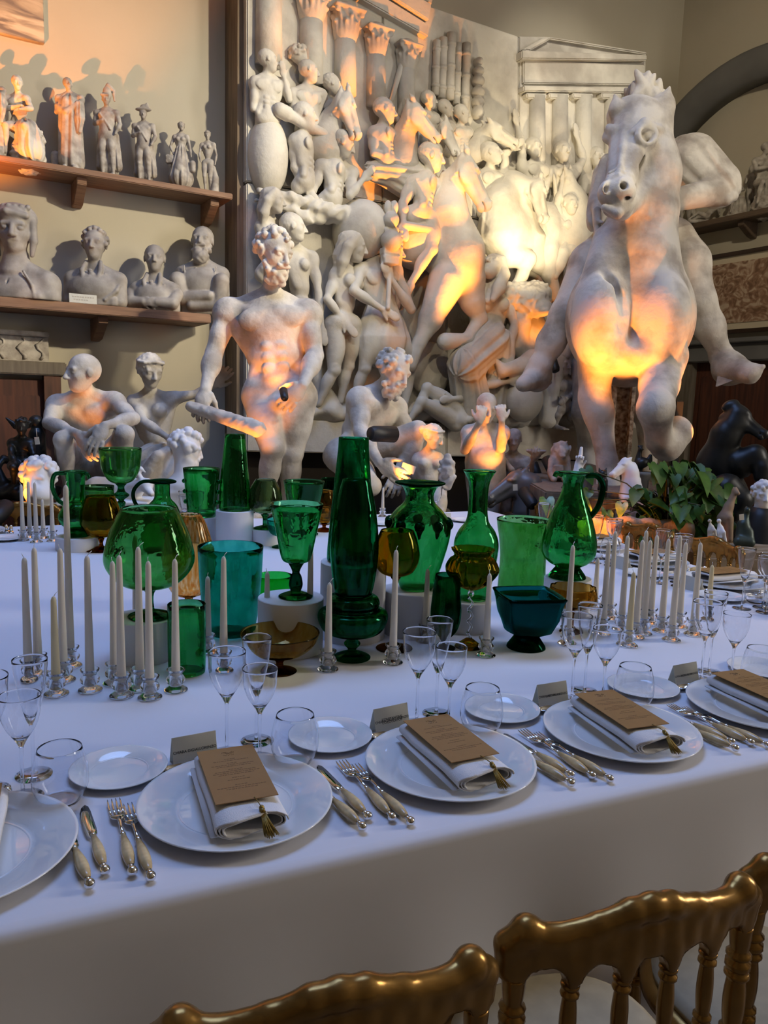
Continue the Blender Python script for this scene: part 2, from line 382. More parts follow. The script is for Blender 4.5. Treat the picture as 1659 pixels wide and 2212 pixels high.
def hand(S, w, d, n, u, curl=.25, side=1, fan=.10, det=True):
    """wrist w, direction d, palm normal n, thumb on side*cross(d, n)"""
    d = N(d); n = perp(n, d); s = np.cross(d, n)*side
    S.cap(w, w+d*.12*u, .10*u, .12*u, .05*u, flat=(n, 1.25)); S.ell(w+d*.24*u, (.19*u, .095*u, .24*u), (s, n, d), .06*u)
    if not det:
        S.ell(w+d*.5*u+n*.12*u*curl, (.17*u, .08*u, .24*u), (s, n, N(d+n*curl*.6)), .05*u); S.cap(w+d*.12*u+s*.13*u, w+d*.34*u+s*.25*u, .06*u, .045*u, .03*u); return
    for i, Lf in enumerate((.30, .36, .34, .25)):
        o = (1.5-i)*.098; p = w+d*.42*u+s*o*u; dd = N(d+s*(1.5-i)*fan); ang = 0
        for j, (q, rr) in enumerate(((.45, .056), (.33, .050), (.27, .042))):
            ang += curl*(.7 if j == 0 else 1.)
            v = dd*math.cos(ang)+n*math.sin(ang); p2 = p+v*Lf*q*u*1.15; S.cap(p, p2, rr*u, rr*.9*u, .015*u); p = p2
    p = w+d*.10*u+s*.14*u; v = N(d*.75+s*.6+n*.35); p2 = p+v*.2*u; S.cap(p, p2, .075*u, .058*u, .03*u); S.cap(p2, p2+N(v+d*.5+n*curl*.8)*.17*u, .056*u, .042*u, .02*u)
def limb_arm(S, sh, el, wr, u, fw, g=1.):
    a = N(el-sh); S.ell(sh+a*.10*u, (.29*u*g, .29*u*g, .36*u), (perp(fw, a), np.cross(a, perp(fw, a)), a), .14*u); S.cap(sh, el, .215*u*g, .165*u*g, .08*u)
    S.ell(lerp(sh, el, .55)+perp(fw, a)*.06*u, (.19*u*g, .19*u*g, .36*u), (perp(fw, a), np.cross(a, perp(fw, a)), a), .06*u)
    S.ell(lerp(sh, el, .48)-perp(fw, a)*.08*u, (.18*u*g, .17*u*g, .38*u), (perp(fw, a), np.cross(a, perp(fw, a)), a), .06*u)
    if wr is not None:
        b = N(wr-el); S.cap(el, wr, .165*u*g, .105*u*g, .06*u); Lf = np.linalg.norm(wr-el)
        S.ell(el+b*.30*Lf, (.205*u*g, .195*u*g, .36*Lf), (perp(fw, b), np.cross(b, perp(fw, b)), b), .06*u)
def limb_leg(S, hp, kn, an, u, fw, g=1., foot=None):
    a = N(kn-hp); f = perp(fw, a); S.cap(hp, kn, .40*u*g, .235*u*g, .10*u); L = np.linalg.norm(kn-hp)
    S.ell(hp+a*.45*L+f*.07*u, (.345*u*g, .33*u*g, .46*L), (f, np.cross(a, f), a), .10*u)
    S.ell(kn+f*.06*u, .185*u*g, None, .06*u); S.ell(kn-a*.16*u+f*.07*u+np.cross(a, f)*.09*u, .13*u*g, None, .05*u)
    if an is not None:
        b = N(an-kn); f2 = perp(fw, b); S.cap(kn, an, .20*u*g, .125*u*g, .07*u); L = np.linalg.norm(an-kn)
        S.ell(kn+b*.33*L-f2*.07*u, (.225*u*g, .21*u*g, .32*L), (f2, np.cross(b, f2), b), .08*u)
        S.cap(kn+b*.1*L+f2*.1*u, kn+b*.9*L+f2*.03*u, .05*u, .04*u, .06*u)
        if foot is not None:
            t = N(foot); S.ell(an-ZUP*.06*u, .13*u, None, .04*u); S.cap(an-ZUP*.12*u-t*.1*u, an-ZUP*.2*u+t*.62*u, .15*u, .09*u, .06*u, flat=(ZUP, 1.2))
            sd = np.cross(ZUP, t)
            for i in range(5): q = an-ZUP*.22*u+t*.6*u+sd*(i-2)*.075*u; S.cap(q, q+t*.16*u, .05*u, .042*u, .015*u)
def human(S, J, u, front, face=None, sex='m', hair='short', beard=0, up=None, feet=None, det=True, g=1., seed=1, neck=True, hup=None, abs_=True):
    J = {k: np.asarray(v, float) for k, v in J.items()}; nk = J['nk']; pl, pr = J['pl'], J['pr']; pv = (pl+pr)/2; sl, sr = J['sl'], J['sr']
    U_ = N(nk-pv); front = perp(front, U_); lat = N(sr-sl); lat = perp(lat, U_)
    if abs(lat@front) > .7: lat = np.cross(front, U_)
    fw = np.cross(U_, lat); fw = fw if fw@front > 0 else -fw; fw = N(fw+front); fw = perp(fw, U_); lat = np.cross(fw, U_); lat = lat if lat@(sr-sl) > -1e-9 else -lat
    A = (lat, fw, U_); T = np.linalg.norm(nk-pv); sw = np.linalg.norm(sr-sl)/2; fem = sex == 'f'; ms = lerp(sl, sr, .5)
    ch = nk-U_*.30*T; cw = min(max(.64*u, .84*sw), .90*u)*(.84 if fem else 1)
    S.ell(ch, (cw, .42*u*g, .34*T), A, .1*u); S.ell(nk-U_*.16*T-fw*.06*u, (cw*.92, .34*u, .2*T), A, .1*u)
    S.ell(nk-U_*.60*T, (cw*(.76 if fem else .84), .38*u*g, .27*T), A, .12*u)
    pw = .64*u*(1.04 if fem else 1)*min(g, 1.12); S.ell(pv+U_*.08*u, (pw, .44*u*g, .42*u), A, .12*u)
    for sg in (-1, 1):
        s_ = sl if (sl-ms)@lat*sg > 0 else sr
        S.cap(nk+U_*.1*u, lerp(nk, s_, .85)+U_*.02*u, .17*u, .16*u, .12*u); S.cap(nk+fw*.16*u-U_*.02*u, lerp(nk, s_, .8)+fw*.12*u, .05*u, .06*u, .05*u)
        S.cap(lerp(s_, ch+lat*sg*cw*.8, .4), nk-U_*.62*T+lat*sg*cw*.62, .26*u*g, .15*u, .10*u)
        if fem: S.ell(ch+U_*.02*T+lat*sg*.29*u+fw*.34*u, (.23*u, .22*u, .24*u), A, .06*u)
        else:
            S.ell(ch+U_*.04*T+lat*sg*.32*u*min(g, 1.15)+fw*.315*u*g, (.34*u*min(g, 1.15), .125*u, .27*u), A, .03*u)
            S.cap(ch+lat*sg*.2*u+fw*.27*u*g+U_*.1*T, lerp(s_, nk, .1)-U_*.08*u+fw*.08*u, .16*u, .14*u, .08*u)
            S.cap(nk-U_*.72*T+lat*sg*cw*.62+fw*.1*u, pv+U_*.25*u+lat*sg*pw*.85+fw*.12*u, .16*u, .15*u, .06*u)
            if abs_ and det:
                for j in range(3): S.ell(nk-U_*(.53+.105*j)*T+lat*sg*.15*u+fw*.315*u*g, (.165*u, .10*u, .058*T), A, .025*u)
        S.ell(pv-fw*.22*u+lat*sg*.27*u-U_*.1*u, (.3*u, .3*u, .34*u), A, .08*u)
    if not fem and abs_ and det:
        S.ell(nk-U_*.86*T+fw*.10*u, (.46*u, .36*u*g, .17*T), A, .08*u)
        S.cap(nk-U_*.22*T+fw*.50*u*g, nk-U_*.80*T+fw*.47*u*g, .035*u, .03*u, .04*u, op=-1)
    if neck and 'hd' in J:
        hc = J['hd']; hu = N(hc-nk) if hup is None else hup; S.cap(nk-U_*.05*u, hc-hu*.1*u, .215*u*(.85 if fem else 1), .19*u*(.85 if fem else 1), .08*u)
        if not fem and det:
            for sg in (-1, 1): S.cap(nk+fw*.14*u, hc-hu*.1*u+lat*sg*.2*u, .06*u, .05*u, .05*u)
    for q in 'lr':
        if 'e'+q in J: limb_arm(S, J['s'+q], J['e'+q], J.get('w'+q), u, fw, g*(.82 if fem else 1))
        if 'k'+q in J: limb_leg(S, J['p'+q], J['k'+q], J.get('a'+q), u, J.get('f'+q, fw), g, feet.get(q) if isinstance(feet, dict) else feet)
    if 'hd' in J and face is not None: head(S, J['hd'], face, u, hup, hair, beard, fem, det, seed)
    return fw, lat, U_
def horse_head(S, P, M_, side, u, ears=True, mouth=True, mane=None, det=True, earlen=1.):
    """poll P, muzzle M_, side = direction across the head, u = head length"""
    P = np.asarray(P, float); M_ = np.asarray(M_, float); d = N(M_-P); s = perp(side, d); t = np.cross(s, d)
    if t@N(ZUP+d*.001) < 0 and abs(d[2]) < .97: t = -t          # t: towards the front of the face
    Q = lambda a, b, c: P+d*a*u+t*b*u+s*c*u
    A = (s, t, d)
    S.ell(Q(.20, -.02, 0), (.145*u, .17*u, .24*u), A, .06*u); S.cap(Q(.1, .03, 0), Q(.85, .01, 0), .135*u, .10*u, .06*u)
    S.cap(Q(.25, .09, 0), Q(.8, .07, 0), .075*u, .06*u, .05*u); S.cap(Q(.3, -.14, 0), Q(.85, -.10, 0), .12*u, .075*u, .05*u)
    S.ell(Q(.90, -.0, 0), (.115*u, .125*u, .12*u), A, .05*u); S.ell(Q(.90, -.12, 0), (.08*u, .07*u, .09*u), A, .03*u)
    for c in (-1, 1):
        S.ell(Q(.28, -.12, c*.075), (.07*u, .17*u, .19*u), A, .05*u)
        if det:
            S.ell(Q(.27, .075, c*.125), (.045*u, .05*u, .065*u), A, .03*u); S.ell(Q(.27, .07, c*.165), (.03*u, .04*u, .05*u), A, .012*u)
            S.cap(Q(.2, .1, c*.12), Q(.33, .12, c*.12), .03*u, k=.02*u); S.cap(Q(.36, .0, c*.12), Q(.65, .0, c*.09), .03*u, .02*u, .04*u)
            S.ell(Q(.92, .06, c*.085), (.045*u, .045*u, .06*u), A, .025*u); S.ell(Q(.955, .07, c*.115), (.03*u, .03*u, .045*u), A, .015*u, -1)
        if ears:
            b = Q(.02, .06, c*.09); S.cap(b, b-d*.13*u*earlen+t*.02*u+s*c*.035*u, .05*u, .055*u, .03*u); S.cap(b-d*.12*u*earlen+s*c*.03*u+t*.02*u, b-d*.25*u*earlen+s*c*.04*u+t*.03*u, .05*u, .012*u, .03*u)
    if mouth: S.box(Q(.95, -.085, 0), (.16*u, .012*u, .13*u), A, .01*u, .015*u, -1)
    return d, t, s
# ------------------------------------------------------------------ the room
def struct(name, mb, m, smooth=False, bevel=0): return tag(mb.build(name, m, None, smooth, bevel), kind='structure')
def slab(x0, x1, y0, y1, z0, z1): return MB().box(((x0+x1)/2, (y0+y1)/2, (z0+z1)/2), ((x1-x0)/2, (y1-y0)/2, (z1-z0)/2))
struct('floor', slab(XL, XR, YF, YB, -.1, 0), FLOORM)
struct('wall_back', slab(XL-.2, XR+.2, YB, YB+.2, -.1, ZC), WALLM)
wr = MB()
for a in ((-3.2, -1.65, 0, ZC), (-.35, YB, 0, ZC), (-1.65, -.35, 0, 1.7), (-1.65, -.35, 5.1, ZC)):
    wr.box((XR+.1, (a[0]+a[1])/2, (a[2]+a[3])/2), (.1, (a[1]-a[0])/2, (a[3]-a[2])/2))
struct('wall_right', wr, WALLM)
struct('wall_left', slab(XL-.2, XL, YF, YB, -.1, ZC), WALLM)
struct('wall_front', slab(XL-.2, XR+.2, YF-.2, YF, -.1, ZC), WALLM)
ce = MB()
for a in ((XL, -.3, YF, YB), (3.3, XR, YF, YB), (-.3, 3.3, YF, 2.1), (-.3, 3.3, 4.5, YB)):
    ce.box(((a[0]+a[1])/2, (a[2]+a[3])/2, ZC+.1), ((a[1]-a[0])/2, (a[3]-a[2])/2, .1))
struct('ceiling', ce, mat('ceiling_paint', (.52, .49, .43), .9))
def window(name, c, ex, ey, nrm, nx, ny, label):
    """grid window: centre, half vectors, outward normal"""
    c = np.array(c, float); ex = np.array(ex, float); ey = np.array(ey, float); n = np.array(nrm, float)
    t = tag(thing(name, label, None), kind='structure'); fr = MB(); hx, hy = np.linalg.norm(ex), np.linalg.norm(ey); ax = (ex/hx, ey/hy, n)
    for s in (-1, 1): fr.box(c+ex*s, (.05, hy+.05, .05), ax); fr.box(c+ey*s, (hx, .05, .05), ax)
    fr.build('frame', FRAMEWOOD, t, False)
    for i in range(1, nx): MB().box(c-ex+2*ex*i/nx, (.025, hy, .03), ax).build('mullion', FRAMEWOOD, t, False)
    for i in range(1, ny): MB().box(c-ey+2*ey*i/ny, (hx, .025, .03), ax).build('mullion', FRAMEWOOD, t, False)
    for i in range(nx):
        for j in range(ny):
            q = c-ex+ex*(2*i+1)/nx-ey+ey*(2*j+1)/ny
            MB().box(q+n*.02, (hx/nx-.02, hy/ny-.02, .003), ax).build('pane', CLEAR, t, False)
window('window_1', (1.5, 3.3, ZC+.1), (1.8, 0, 0), (0, 1.2, 0), (0, 0, 1), 3, 2, 'roof light above the table')
window('window_2', (XR+.1, -1.0, 3.4), (0, .65, 0), (0, 0, 1.7), (1, 0, 0), 2, 3, 'tall window in the right wall')
# arch on the right wall
def circ(p):
    (a, b), (c, d), (e, f) = p; A = np.array([[2*(c-a), 2*(d-b)], [2*(e-a), 2*(f-b)]]); B = np.array([c*c-a*a+d*d-b*b, e*e-a*a+f*f-b*b])
    s = np.linalg.solve(A, B); return s, math.hypot(s[0]-a, s[1]-b)
pr = .22
op = [onx(q[0], q[1], XR-pr)[1:] for q in ((1442, 250), (1548, 148), (1659, 92))]
(ac, ar) = circ(op); az = ac[1]
arc = MB(); n = 40; v = []; f = []
for i in range(n+1):
    t = math.pi*i/n
    for (rr, xx) in ((ar, XR-pr), (ar, XR), (ar-.30, XR), (ar-.30, XR-pr), (ar-.06, XR-pr-.03), (ar-.03, XR-pr-.03)):
        v.append((xx, ac[0]+rr*math.cos(t), az+rr*math.sin(t)))
for i in range(n):
    for k in range(6): f.append((i*6+k, i*6+(k+1) % 6, (i+1)*6+(k+1) % 6, (i+1)*6+k))
arc.add(v, f)
struct('trim_1', arc, WALLGREY, True)
tag(bpy.data.objects['trim_1'], 'grey stone arch moulding on the right wall')
# wooden post to the left of the relief
p0 = ony(526, 0, YB-.30); p1 = ony(533, 480, YB-.30)
tr = MB().box(((p0[0]+p1[0])/2-.02, YB-.15, 2.9), (.045, .15, 2.9))
struct('trim_2', tr, wood('post_wood', (.26, .19, .12), (.15, .105, .065), (8, 8, .8), .8))
# left doorway
q0 = ony(0, 806, YB-.06); q1 = ony(126, 810, YB-.06); dz = (q0[2]+q1[2])/2; xr = q1[0]
dr = thing('door_1', 'dark brown wooden door in the left wall', None); tag(dr, kind='structure')
MB().box((xr-.65, YB-.03, dz/2), (.56, .03, dz/2-.04)).build('door_leaf', DOORWOOD, dr, False)
for i in range(2): MB().box((xr-.33-.56*i, YB-.07, dz/2), (.20, .012, dz/2-.16)).build('door_panel', DOORWOOD, dr, False, .008)
MB().box((xr-.65, YB-.07, dz+.045), (.70, .07, .05)).build('lintel', FRAMEWOOD, dr, False, .008)
MB().box((xr-.05, YB-.06, dz/2), (.06, .06, dz/2)).build('jamb', wood('jamb_wood', (.13, .05, .025), (.07, .028, .015), (9, 9, .7)), dr, False)
# right doorway
q0 = onx(1478, 786, XR-.1); q1 = onx(1659, 777, XR-.1); dz2 = (q0[2]+q1[2])/2; yl = q0[1]
dr = thing('door_2', 'dark red brown wooden door in the right wall', None); tag(dr, kind='structure')
MB().box((XR-.03, yl-.95, dz2/2), (.03, .80, dz2/2)).build('door_leaf', DOORWOOD, dr, False)
for i in range(3): MB().box((XR-.075, yl-.42-.5*i, dz2/2), (.015, .19, dz2/2-.15)).build('door_panel', DOORWOOD, dr, False, .01)
lt = onx(1487, 747, XR-.14)[2]
MB().box((XR-.10, yl-.75, (dz2+lt)/2), (.10, 1.1, (lt-dz2)/2)).build('lintel', WALLGREY, dr, False, .01)
MB().box((XR-.13, yl-.75, lt+.02), (.13, 1.15, .025)).build('ledge', WALLGREY, dr, False, .008)
MB().box((XR-.08, yl-.02, dz2/2), (.08, .13, dz2/2)).build('jamb', FRAMEWOOD, dr, False)
# ------------------------------------------------------------------ shelves
def wallshelf(name, label, A, B, plane, along, thick, dep, brackets, m, ext):
    """A, B: front-top points; along: unit vector to the visible end; dep: depth into wall"""
    z = (A[2]+B[2])/2; t = thing(name, label, 'shelf')
    if along == 'x':
        x0, x1 = ext, B[0]; MB().box(((x0+x1)/2, plane+dep/2, z-thick/2), ((x1-x0)/2, dep/2, thick/2)).build('board', m, t, False, .006)
        for bx in brackets:
            poly = [(bx-.035, plane+dep*.2, z-thick), (bx-.035, plane+dep*.2, z-thick-.05), (bx-.035, plane+dep*.75, z-thick-.16), (bx-.035, plane+dep, z-thick-.17), (bx-.035, plane+dep, z-thick)]
            MB().prism(poly, (.07, 0, 0)).build('bracket', m, t, False, .004)
    else:
        y0, y1 = ext, A[1]; MB().box((plane+dep/2, (y0+y1)/2, z-thick/2), (dep/2, abs(y1-y0)/2, thick/2)).build('board', m, t, False, .006)
        for by in brackets:
            poly = [(plane+dep*.2, by-.035, z-thick), (plane+dep*.2, by-.035, z-thick-.05), (plane+dep*.75, by-.035, z-thick-.14), (plane+dep, by-.035, z-thick-.16), (plane+dep, by-.035, z-thick)]
            MB().prism(poly, (0, .07, 0)).build('bracket', m, t, False, .004)
    return z
S1Y = YB-.34; S2Y = YB-.44
SH1 = wallshelf('wall_shelf', 'upper brown wooden wall shelf holding the plaster statuettes', ony(0, 334, S1Y), ony(503, 418, S1Y), S1Y, 'x', .045, .34,
                [ony(180, 380, S1Y)[0], ony(470, 430, S1Y)[0]], SHELFWOOD, -1.2)
SH2 = wallshelf('wall_shelf', 'lower brown wooden wall shelf holding the grey busts', ony(0, 640, S2Y), ony(456, 679, S2Y), S2Y, 'x', .07, .44,
                [ony(228, 680, S2Y)[0]], SHELFWOOD, -1.2)
S3X = XR-.30
SH3 = wallshelf('wall_shelf', 'dark wooden wall shelf on the right wall with small figure groups', onx(1458, 494, S3X), onx(1659, 443, S3X), S3X, 'y', .06, .30,
                [onx(1592, 480, S3X)[1]], wood('dark_shelf_wood', (.13, .085, .05), (.07, .045, .03), (12, 1, 12)), 3.4)
# ------------------------------------------------------------------ pictures on the walls
def picmat(name, cols, sc, dist=2.):
    m, nt, b = _nt(name); b.inputs['Roughness'].default_value = .35
    tc = nt.nodes.new('ShaderNodeTexCoord'); mp = nt.nodes.new('ShaderNodeMapping'); mp.inputs['Scale'].default_value = sc
    nz = nt.nodes.new('ShaderNodeTexNoise'); nz.inputs['Scale'].default_value = 2.2; nz.inputs['Detail'].default_value = 7; nz.inputs['Distortion'].default_value = dist
    cr = nt.nodes.new('ShaderNodeValToRGB'); e = cr.color_ramp.elements
    e[0].position = .36; e[0].color = (*cols[0], 1); e[1].position = .64; e[1].color = (*cols[2], 1); q = e.new(.5); q.color = (*cols[1], 1)
    nt.links.new(tc.outputs['Object'], mp.inputs['Vector']); nt.links.new(mp.outputs['Vector'], nz.inputs['Vector'])
    nt.links.new(nz.outputs['Fac'], cr.inputs['Fac']); nt.links.new(cr.outputs['Color'], b.inputs['Base Color']); return m
a = ony(97, 92, YB-.05)
t = thing('wall_picture', 'unframed landscape picture at the top of the left wall', 'picture')
MB().box((a[0]-.75, YB-.02, a[2]+.6), (.75, .02, .6)).build('canvas', picmat('landscape_print', ((.20, .16, .13), (.42, .34, .24), (.62, .52, .38)), (.8, 1, 3.2)), t, False, .004)
# plaster tablet on the left wall
a = ony(104, 718, YB-.05); b = ony(104, 792, YB-.05)
t = thing('wall_tablet', 'small plaster tablet with carved lines above the left door', 'relief')
zc = (a[2]+b[2])/2; hz = (a[2]-b[2])/2
MB().box((a[0]-.4, YB-.03, zc), (.4, .03, hz)).build('slab', PLASTER_OLD, t, False, .006)
MB().box((a[0]-.4, YB-.05, zc+hz-.02), (.4, .05, .018)).build('top_moulding', PLASTER_OLD, t, False, .006)
MB().box((a[0]-.4, YB-.05, zc-hz+.02), (.4, .05, .018)).build('bottom_moulding', PLASTER_OLD, t, False, .006)
for i, xx in enumerate((.06, .19, .33, .47)):
    MB().tube([(a[0]-xx+.025*math.sin(j*1.3+i), YB-.062, zc-hz*.6+j*hz*.2) for j in range(7)], [.012+.006*math.sin(j*2+i) for j in range(7)], 6).build('carved_figure', PLASTER_OLD, t)
# framed print on the right wall, tilted forward
c = [onx(1509, 565, XR-.16), onx(1665, 526, XR-.16), onx(1665, 690, XR-.06), onx(1540, 716, XR-.06)]
zt = c[0][2]; zb = c[3][2]; y0 = c[0][1]; y1 = c[1][1]-.25
t = thing('framed_print', 'framed sepia print of draped figures tilted on the right wall', 'picture')
n_ = N((-(zt-zb), 0, -.10)); upv = N((-.10, 0, zt-zb)); ax = (np.array([0, 1., 0]), upv, n_); ctr = np.array([XR-.12, (y0+y1)/2, (zt+zb)/2]); hw = abs(y0-y1)/2; hh = (zt-zb)/2
MB().box(ctr, (hw, hh, .012), ax).build('mount_board', mat('mount_board', (.58, .50, .36), .7), t, False)
MB().box(ctr+n_*.016, (hw-.07, hh-.07, .004), ax).build('print', picmat('sepia_print', ((.17, .09, .05), (.31, .18, .11), (.50, .38, .27)), (1, 3.0, 3.4), 3.), t, False)
for s in (-1, 1):
    MB().box(ctr+upv*s*(hh+.02)+n_*.01, (hw+.04, .022, .028), ax).build('frame_rail', mat('dark_frame', (.035, .018, .01), .4), t, False, .005)
    MB().box(ctr+ax[0]*s*(hw+.02)+n_*.01, (.022, hh, .028), ax).build('frame_rail', bpy.data.materials['dark_frame'], t, False, .005)
# ------------------------------------------------------------------ the great relief
RY = YB-.38
def R(x, y, o=0.): return ony(x, y, RY-o*float(np.interp(y, (120, 420, 620), (.45, .66, .92))))     # flatter towards the top of the panel
def mpp(x, y): return depth(R(x, y))/F
RN = np.array([0, -1., 0]); RX = np.array([1., 0, 0])
REL = thing('plaster_relief', 'huge white plaster relief of riders, horses, columns and temple leaning against the wall', 'relief')
def poly_slab(pts, name='backing_panel', th=.30, o=0, m=None, bev=.01):
    return MB().prism([R(x, y, o) for x, y in pts], (0, th, 0)).build(name, m or PLASTER_RELIEF, REL, False, bev)
G = 1.6
poly_slab([(533, -160), (826, -160), (826, 438-G), (533, 393-G)])
poly_slab([(533, 393+G), (826, 438+G), (826, 905), (533, 905)])
poly_slab([(826+G, -160), (872, -160), (905, -10), (919, 10), (1120, 78), (1120, 488-G), (826+G, 438-G)])
poly_slab([(826+G, 438+G), (964, 462+G), (964, 912), (826+G, 905)])
poly_slab([(964+G, 462+G), (1120, 488+G), (1120, 918), (964+G, 912)])
poly_slab([(1120+G, 78), (1185, 79), (1396, 118), (1392, 520-G), (1120+G, 488-G)])
poly_slab([(1120+G, 488+G), (1392, 520+G), (1385, 925), (1120+G, 918)])
poly_slab([(533, 905), (964, 915), (964, 985), (533, 975)], 'base_ledge', .5, .22)
poly_slab([(964+G, 915), (1300, 925), (1300, 995), (964+G, 985)], 'base_ledge', .5, .22)
poly_slab([(533, 975), (1300, 995), (1300, 1130), (533, 1130)], 'base_recess', .5, .0, mat('recess_shade', (.03, .022, .016), .9))  # near-black colour paints in the shade of the gap under the ledge
RH = .0072
def fig(name, J, u, face=None, front=(0, -1, 0), o=.13, extra=None, m=None, **kw):
    """relief figure: joints in photo pixels (optionally with an own offset from the panel), u = head height in pixels"""
    x0, y0 = J['nk'][:2]; um = u*mpp(x0, y0); S = Sculpt(RH)
    Jw = {k: R(v[0], v[1], v[2] if len(v) > 2 else o) for k, v in J.items()}
    human(S, Jw, um, np.array(front, float), None if face is None else np.array(face, float), **kw)
    for q in 'lr':
        if 'w'+q in Jw and kw.get('det', True): hand(S, Jw['w'+q], N(Jw['w'+q]-Jw['e'+q]), RN, um, .5, det=False)
    if extra: extra(S, Jw, um)
    return S.build(name, m or PLASTER_RELIEF, REL)
RT_ = (.95, -.35, 0); LT_ = (-.95, -.35, 0); PR = (.75, -.65, 0)
fig('standing_man', dict(hd=(580, 132, .2), nk=(576, 165), sl=(550, 176), sr=(612, 180), pl=(556, 262), pr=(600, 262), er=(624, 215, .2), wr=(614, 168, .24), el=(547, 235)), 44, RT_, hair='crop')
fig('bearded_rider', dict(hd=(668, 155, .22), nk=(662, 190), sl=(632, 202), sr=(704, 202), pl=(640, 285), pr=(685, 285), el=(634, 258)), 44, RT_, hair='crop')
fig('rider', dict(hd=(718, 184, .16), nk=(713, 214), sl=(692, 224), sr=(742, 224), pl=(700, 290), pr=(730, 290)), 42, RT_, o=.05)
S = Sculpt(RH); head(S, R(648, 124, .1), np.array(RT_), 44*mpp(648, 124), hair='wild', det=False); S.build('lion_mask', PLASTER_RELIEF, REL)
def tube_(S, J, um): S.cap(R(604, 238, .28), R(712, 298, .30), 11*mpp(650, 260), k=.01); S.cap(R(604, 238, .28), R(620, 246, .28), 15*mpp(650, 260), k=.01)
fig('trumpeter', dict(hd=(660, 250, .30), nk=(655, 288), sl=(637, 302), sr=(682, 306), pl=(640, 400), pr=(676, 402), el=(636, 362, .22), wl=(664, 405, .25)), 50, RT_, PR, o=.2, hair='crop', extra=tube_)
fig('man_with_raised_fist', dict(hd=(742, 312, .34), nk=(728, 350), sl=(694, 356), sr=(762, 372), pl=(690, 436), pr=(738, 438), el=(676, 412, .22), er=(756, 422, .34), wr=(784, 388, .38)), 52, (.85, -.4, -.35), PR, o=.22, hair='crop')
fig('rider', dict(hd=(832, 240, .26), nk=(826, 274), sl=(807, 286), sr=(852, 290), pl=(815, 355), pr=(853, 355), el=(808, 332, .25), wl=(852, 346, .28)), 50, RT_, PR, o=.16, hair='crop')
for x, y, u in ((927, 216, 36), (962, 234, 34), (998, 246, 36)):
    fig('background_man', dict(hd=(x, y, .14), nk=(x-3, y+27), sl=(x-20, y+36), sr=(x+18, y+36), pl=(x-14, y+90), pr=(x+14, y+90)), u, RT_, o=.04, hair='crop')
fig('pointing_man', dict(hd=(1061, 332, .26), nk=(1058, 368), sl=(1030, 384), sr=(1088, 382), pl=(1040, 450), pr=(1080, 450), er=(1090, 332, .2), wr=(1106, 320, .22)), 48, (.7, -.6, .25), o=.15, hair='crop')
fig('cheering_man', dict(hd=(1153, 320, .22), nk=(1155, 352), sl=(1128, 364), sr=(1182, 364), pl=(1140, 425), pr=(1174, 425), el=(1126, 312, .12), wl=(1117, 270, .1)), 44, (.1, -1, .1), o=.13, hair='crop')
fig('cheering_man', dict(hd=(1215, 328, .24), nk=(1217, 360), sl=(1192, 370), sr=(1243, 370), pl=(1202, 430), pr=(1234, 430), er=(1260, 344, .14), wr=(1248, 300, .12), el=(1180, 398, .2), wl=(1172, 425, .2)), 44, (-.1, -1, 0), o=.15, hair='crop')
fig('young_woman', dict(hd=(1288, 341, .22), nk=(1286, 372), sl=(1264, 384), sr=(1308, 384), pl=(1268, 445), pr=(1304, 445), el=(1256, 425)), 44, (-.3, -1, 0), sex='f', o=.13, hair='crop')
def baton(S, J, um): S.cap(R(874, 487, .42), R(928, 495, .42), 9*mpp(900, 490), 8*mpp(900, 490), .01)
fig('mounted_commander', dict(hd=(932, 340, .42), nk=(924, 378), sl=(892, 393), sr=(948, 398), pl=(888, 468, .3), pr=(925, 470, .3), el=(870, 440, .36), wl=(872, 482, .4), kr=(932, 540, .40), ar=(885, 616, .34), kl=(905, 530, .2)), 56, (.9, -.45, -.1), PR, o=.30, hair='crop', extra=baton, feet=np.array([-.3, 0, -.6]))
fig('long_haired_woman', dict(hd=(764, 534, .38), nk=(750, 574), sl=(727, 590), sr=(776, 592, .2), pl=(722, 704), pr=(758, 702), el=(707, 646, .32), wl=(742, 692, .36), kl=(722, 800, .3), al=(688, 872, .24), kr=(752, 790, .2), ar=(735, 866, .2)), 58, (.9, -.4, -.15), PR, o=.26, sex='f', hair='long')
def standard(S, J, um):
    q = mpp(845, 550); S.cap(R(838, 665, .50), R(848, 440, .50), 5*q, k=.01)
    for y, w, hh in ((562, 17, 9), (545, 19, 7)): S.box(R(842, y, .52), (w*q, 10*q, hh*q), None, .01, .01)
    for y, w in ((520, 21), (475, 16)): S.cap(R(845, y, .46), R(845, y, .58), w*q, k=.008); S.ell(R(845, y, .60), (w*.5*q, .04, w*.6*q), None, .01)
    for i in range(4): S.ell(R(834+7*i, 497, .54), 7*q, None, .006)
    for i in range(2): S.ell(R(838+14*i, 448, .52), (8*q, 8*q, 14*q), None, .008)
    for i in range(5): S.ell(R(832+7*i, 555, .55), 5*q, None, .004); S.ell(R(866, 500+9*i, .52), 5*q, None, .004)
def tunic(S, J, um):
    q = mpp(825, 700); S.cap(R(826, 650, .28), R(826, 728, .28), 30*q, 62*q, .03, fold=(2.2*q, 9), flat=((0, 1, 0), 1.5)); standard(S, J, um)
fig('standard_bearer', dict(nk=(815, 566), hd=(846, 545, .34), sl=(778, 582), sr=(852, 578), el=(764, 628, .42), wl=(826, 668, .46), er=(888, 668, .42), wr=(846, 604, .46), pl=(800, 704), pr=(852, 704), kl=(788, 796, .3), al=(762, 868, .24), kr=(888, 800, .3), ar=(868, 905, .26)), 56, (.9, -.3, 0), o=.30, hair='crop', extra=tunic, det=True, abs_=False, feet=np.array([.8, -.4, -.2]))
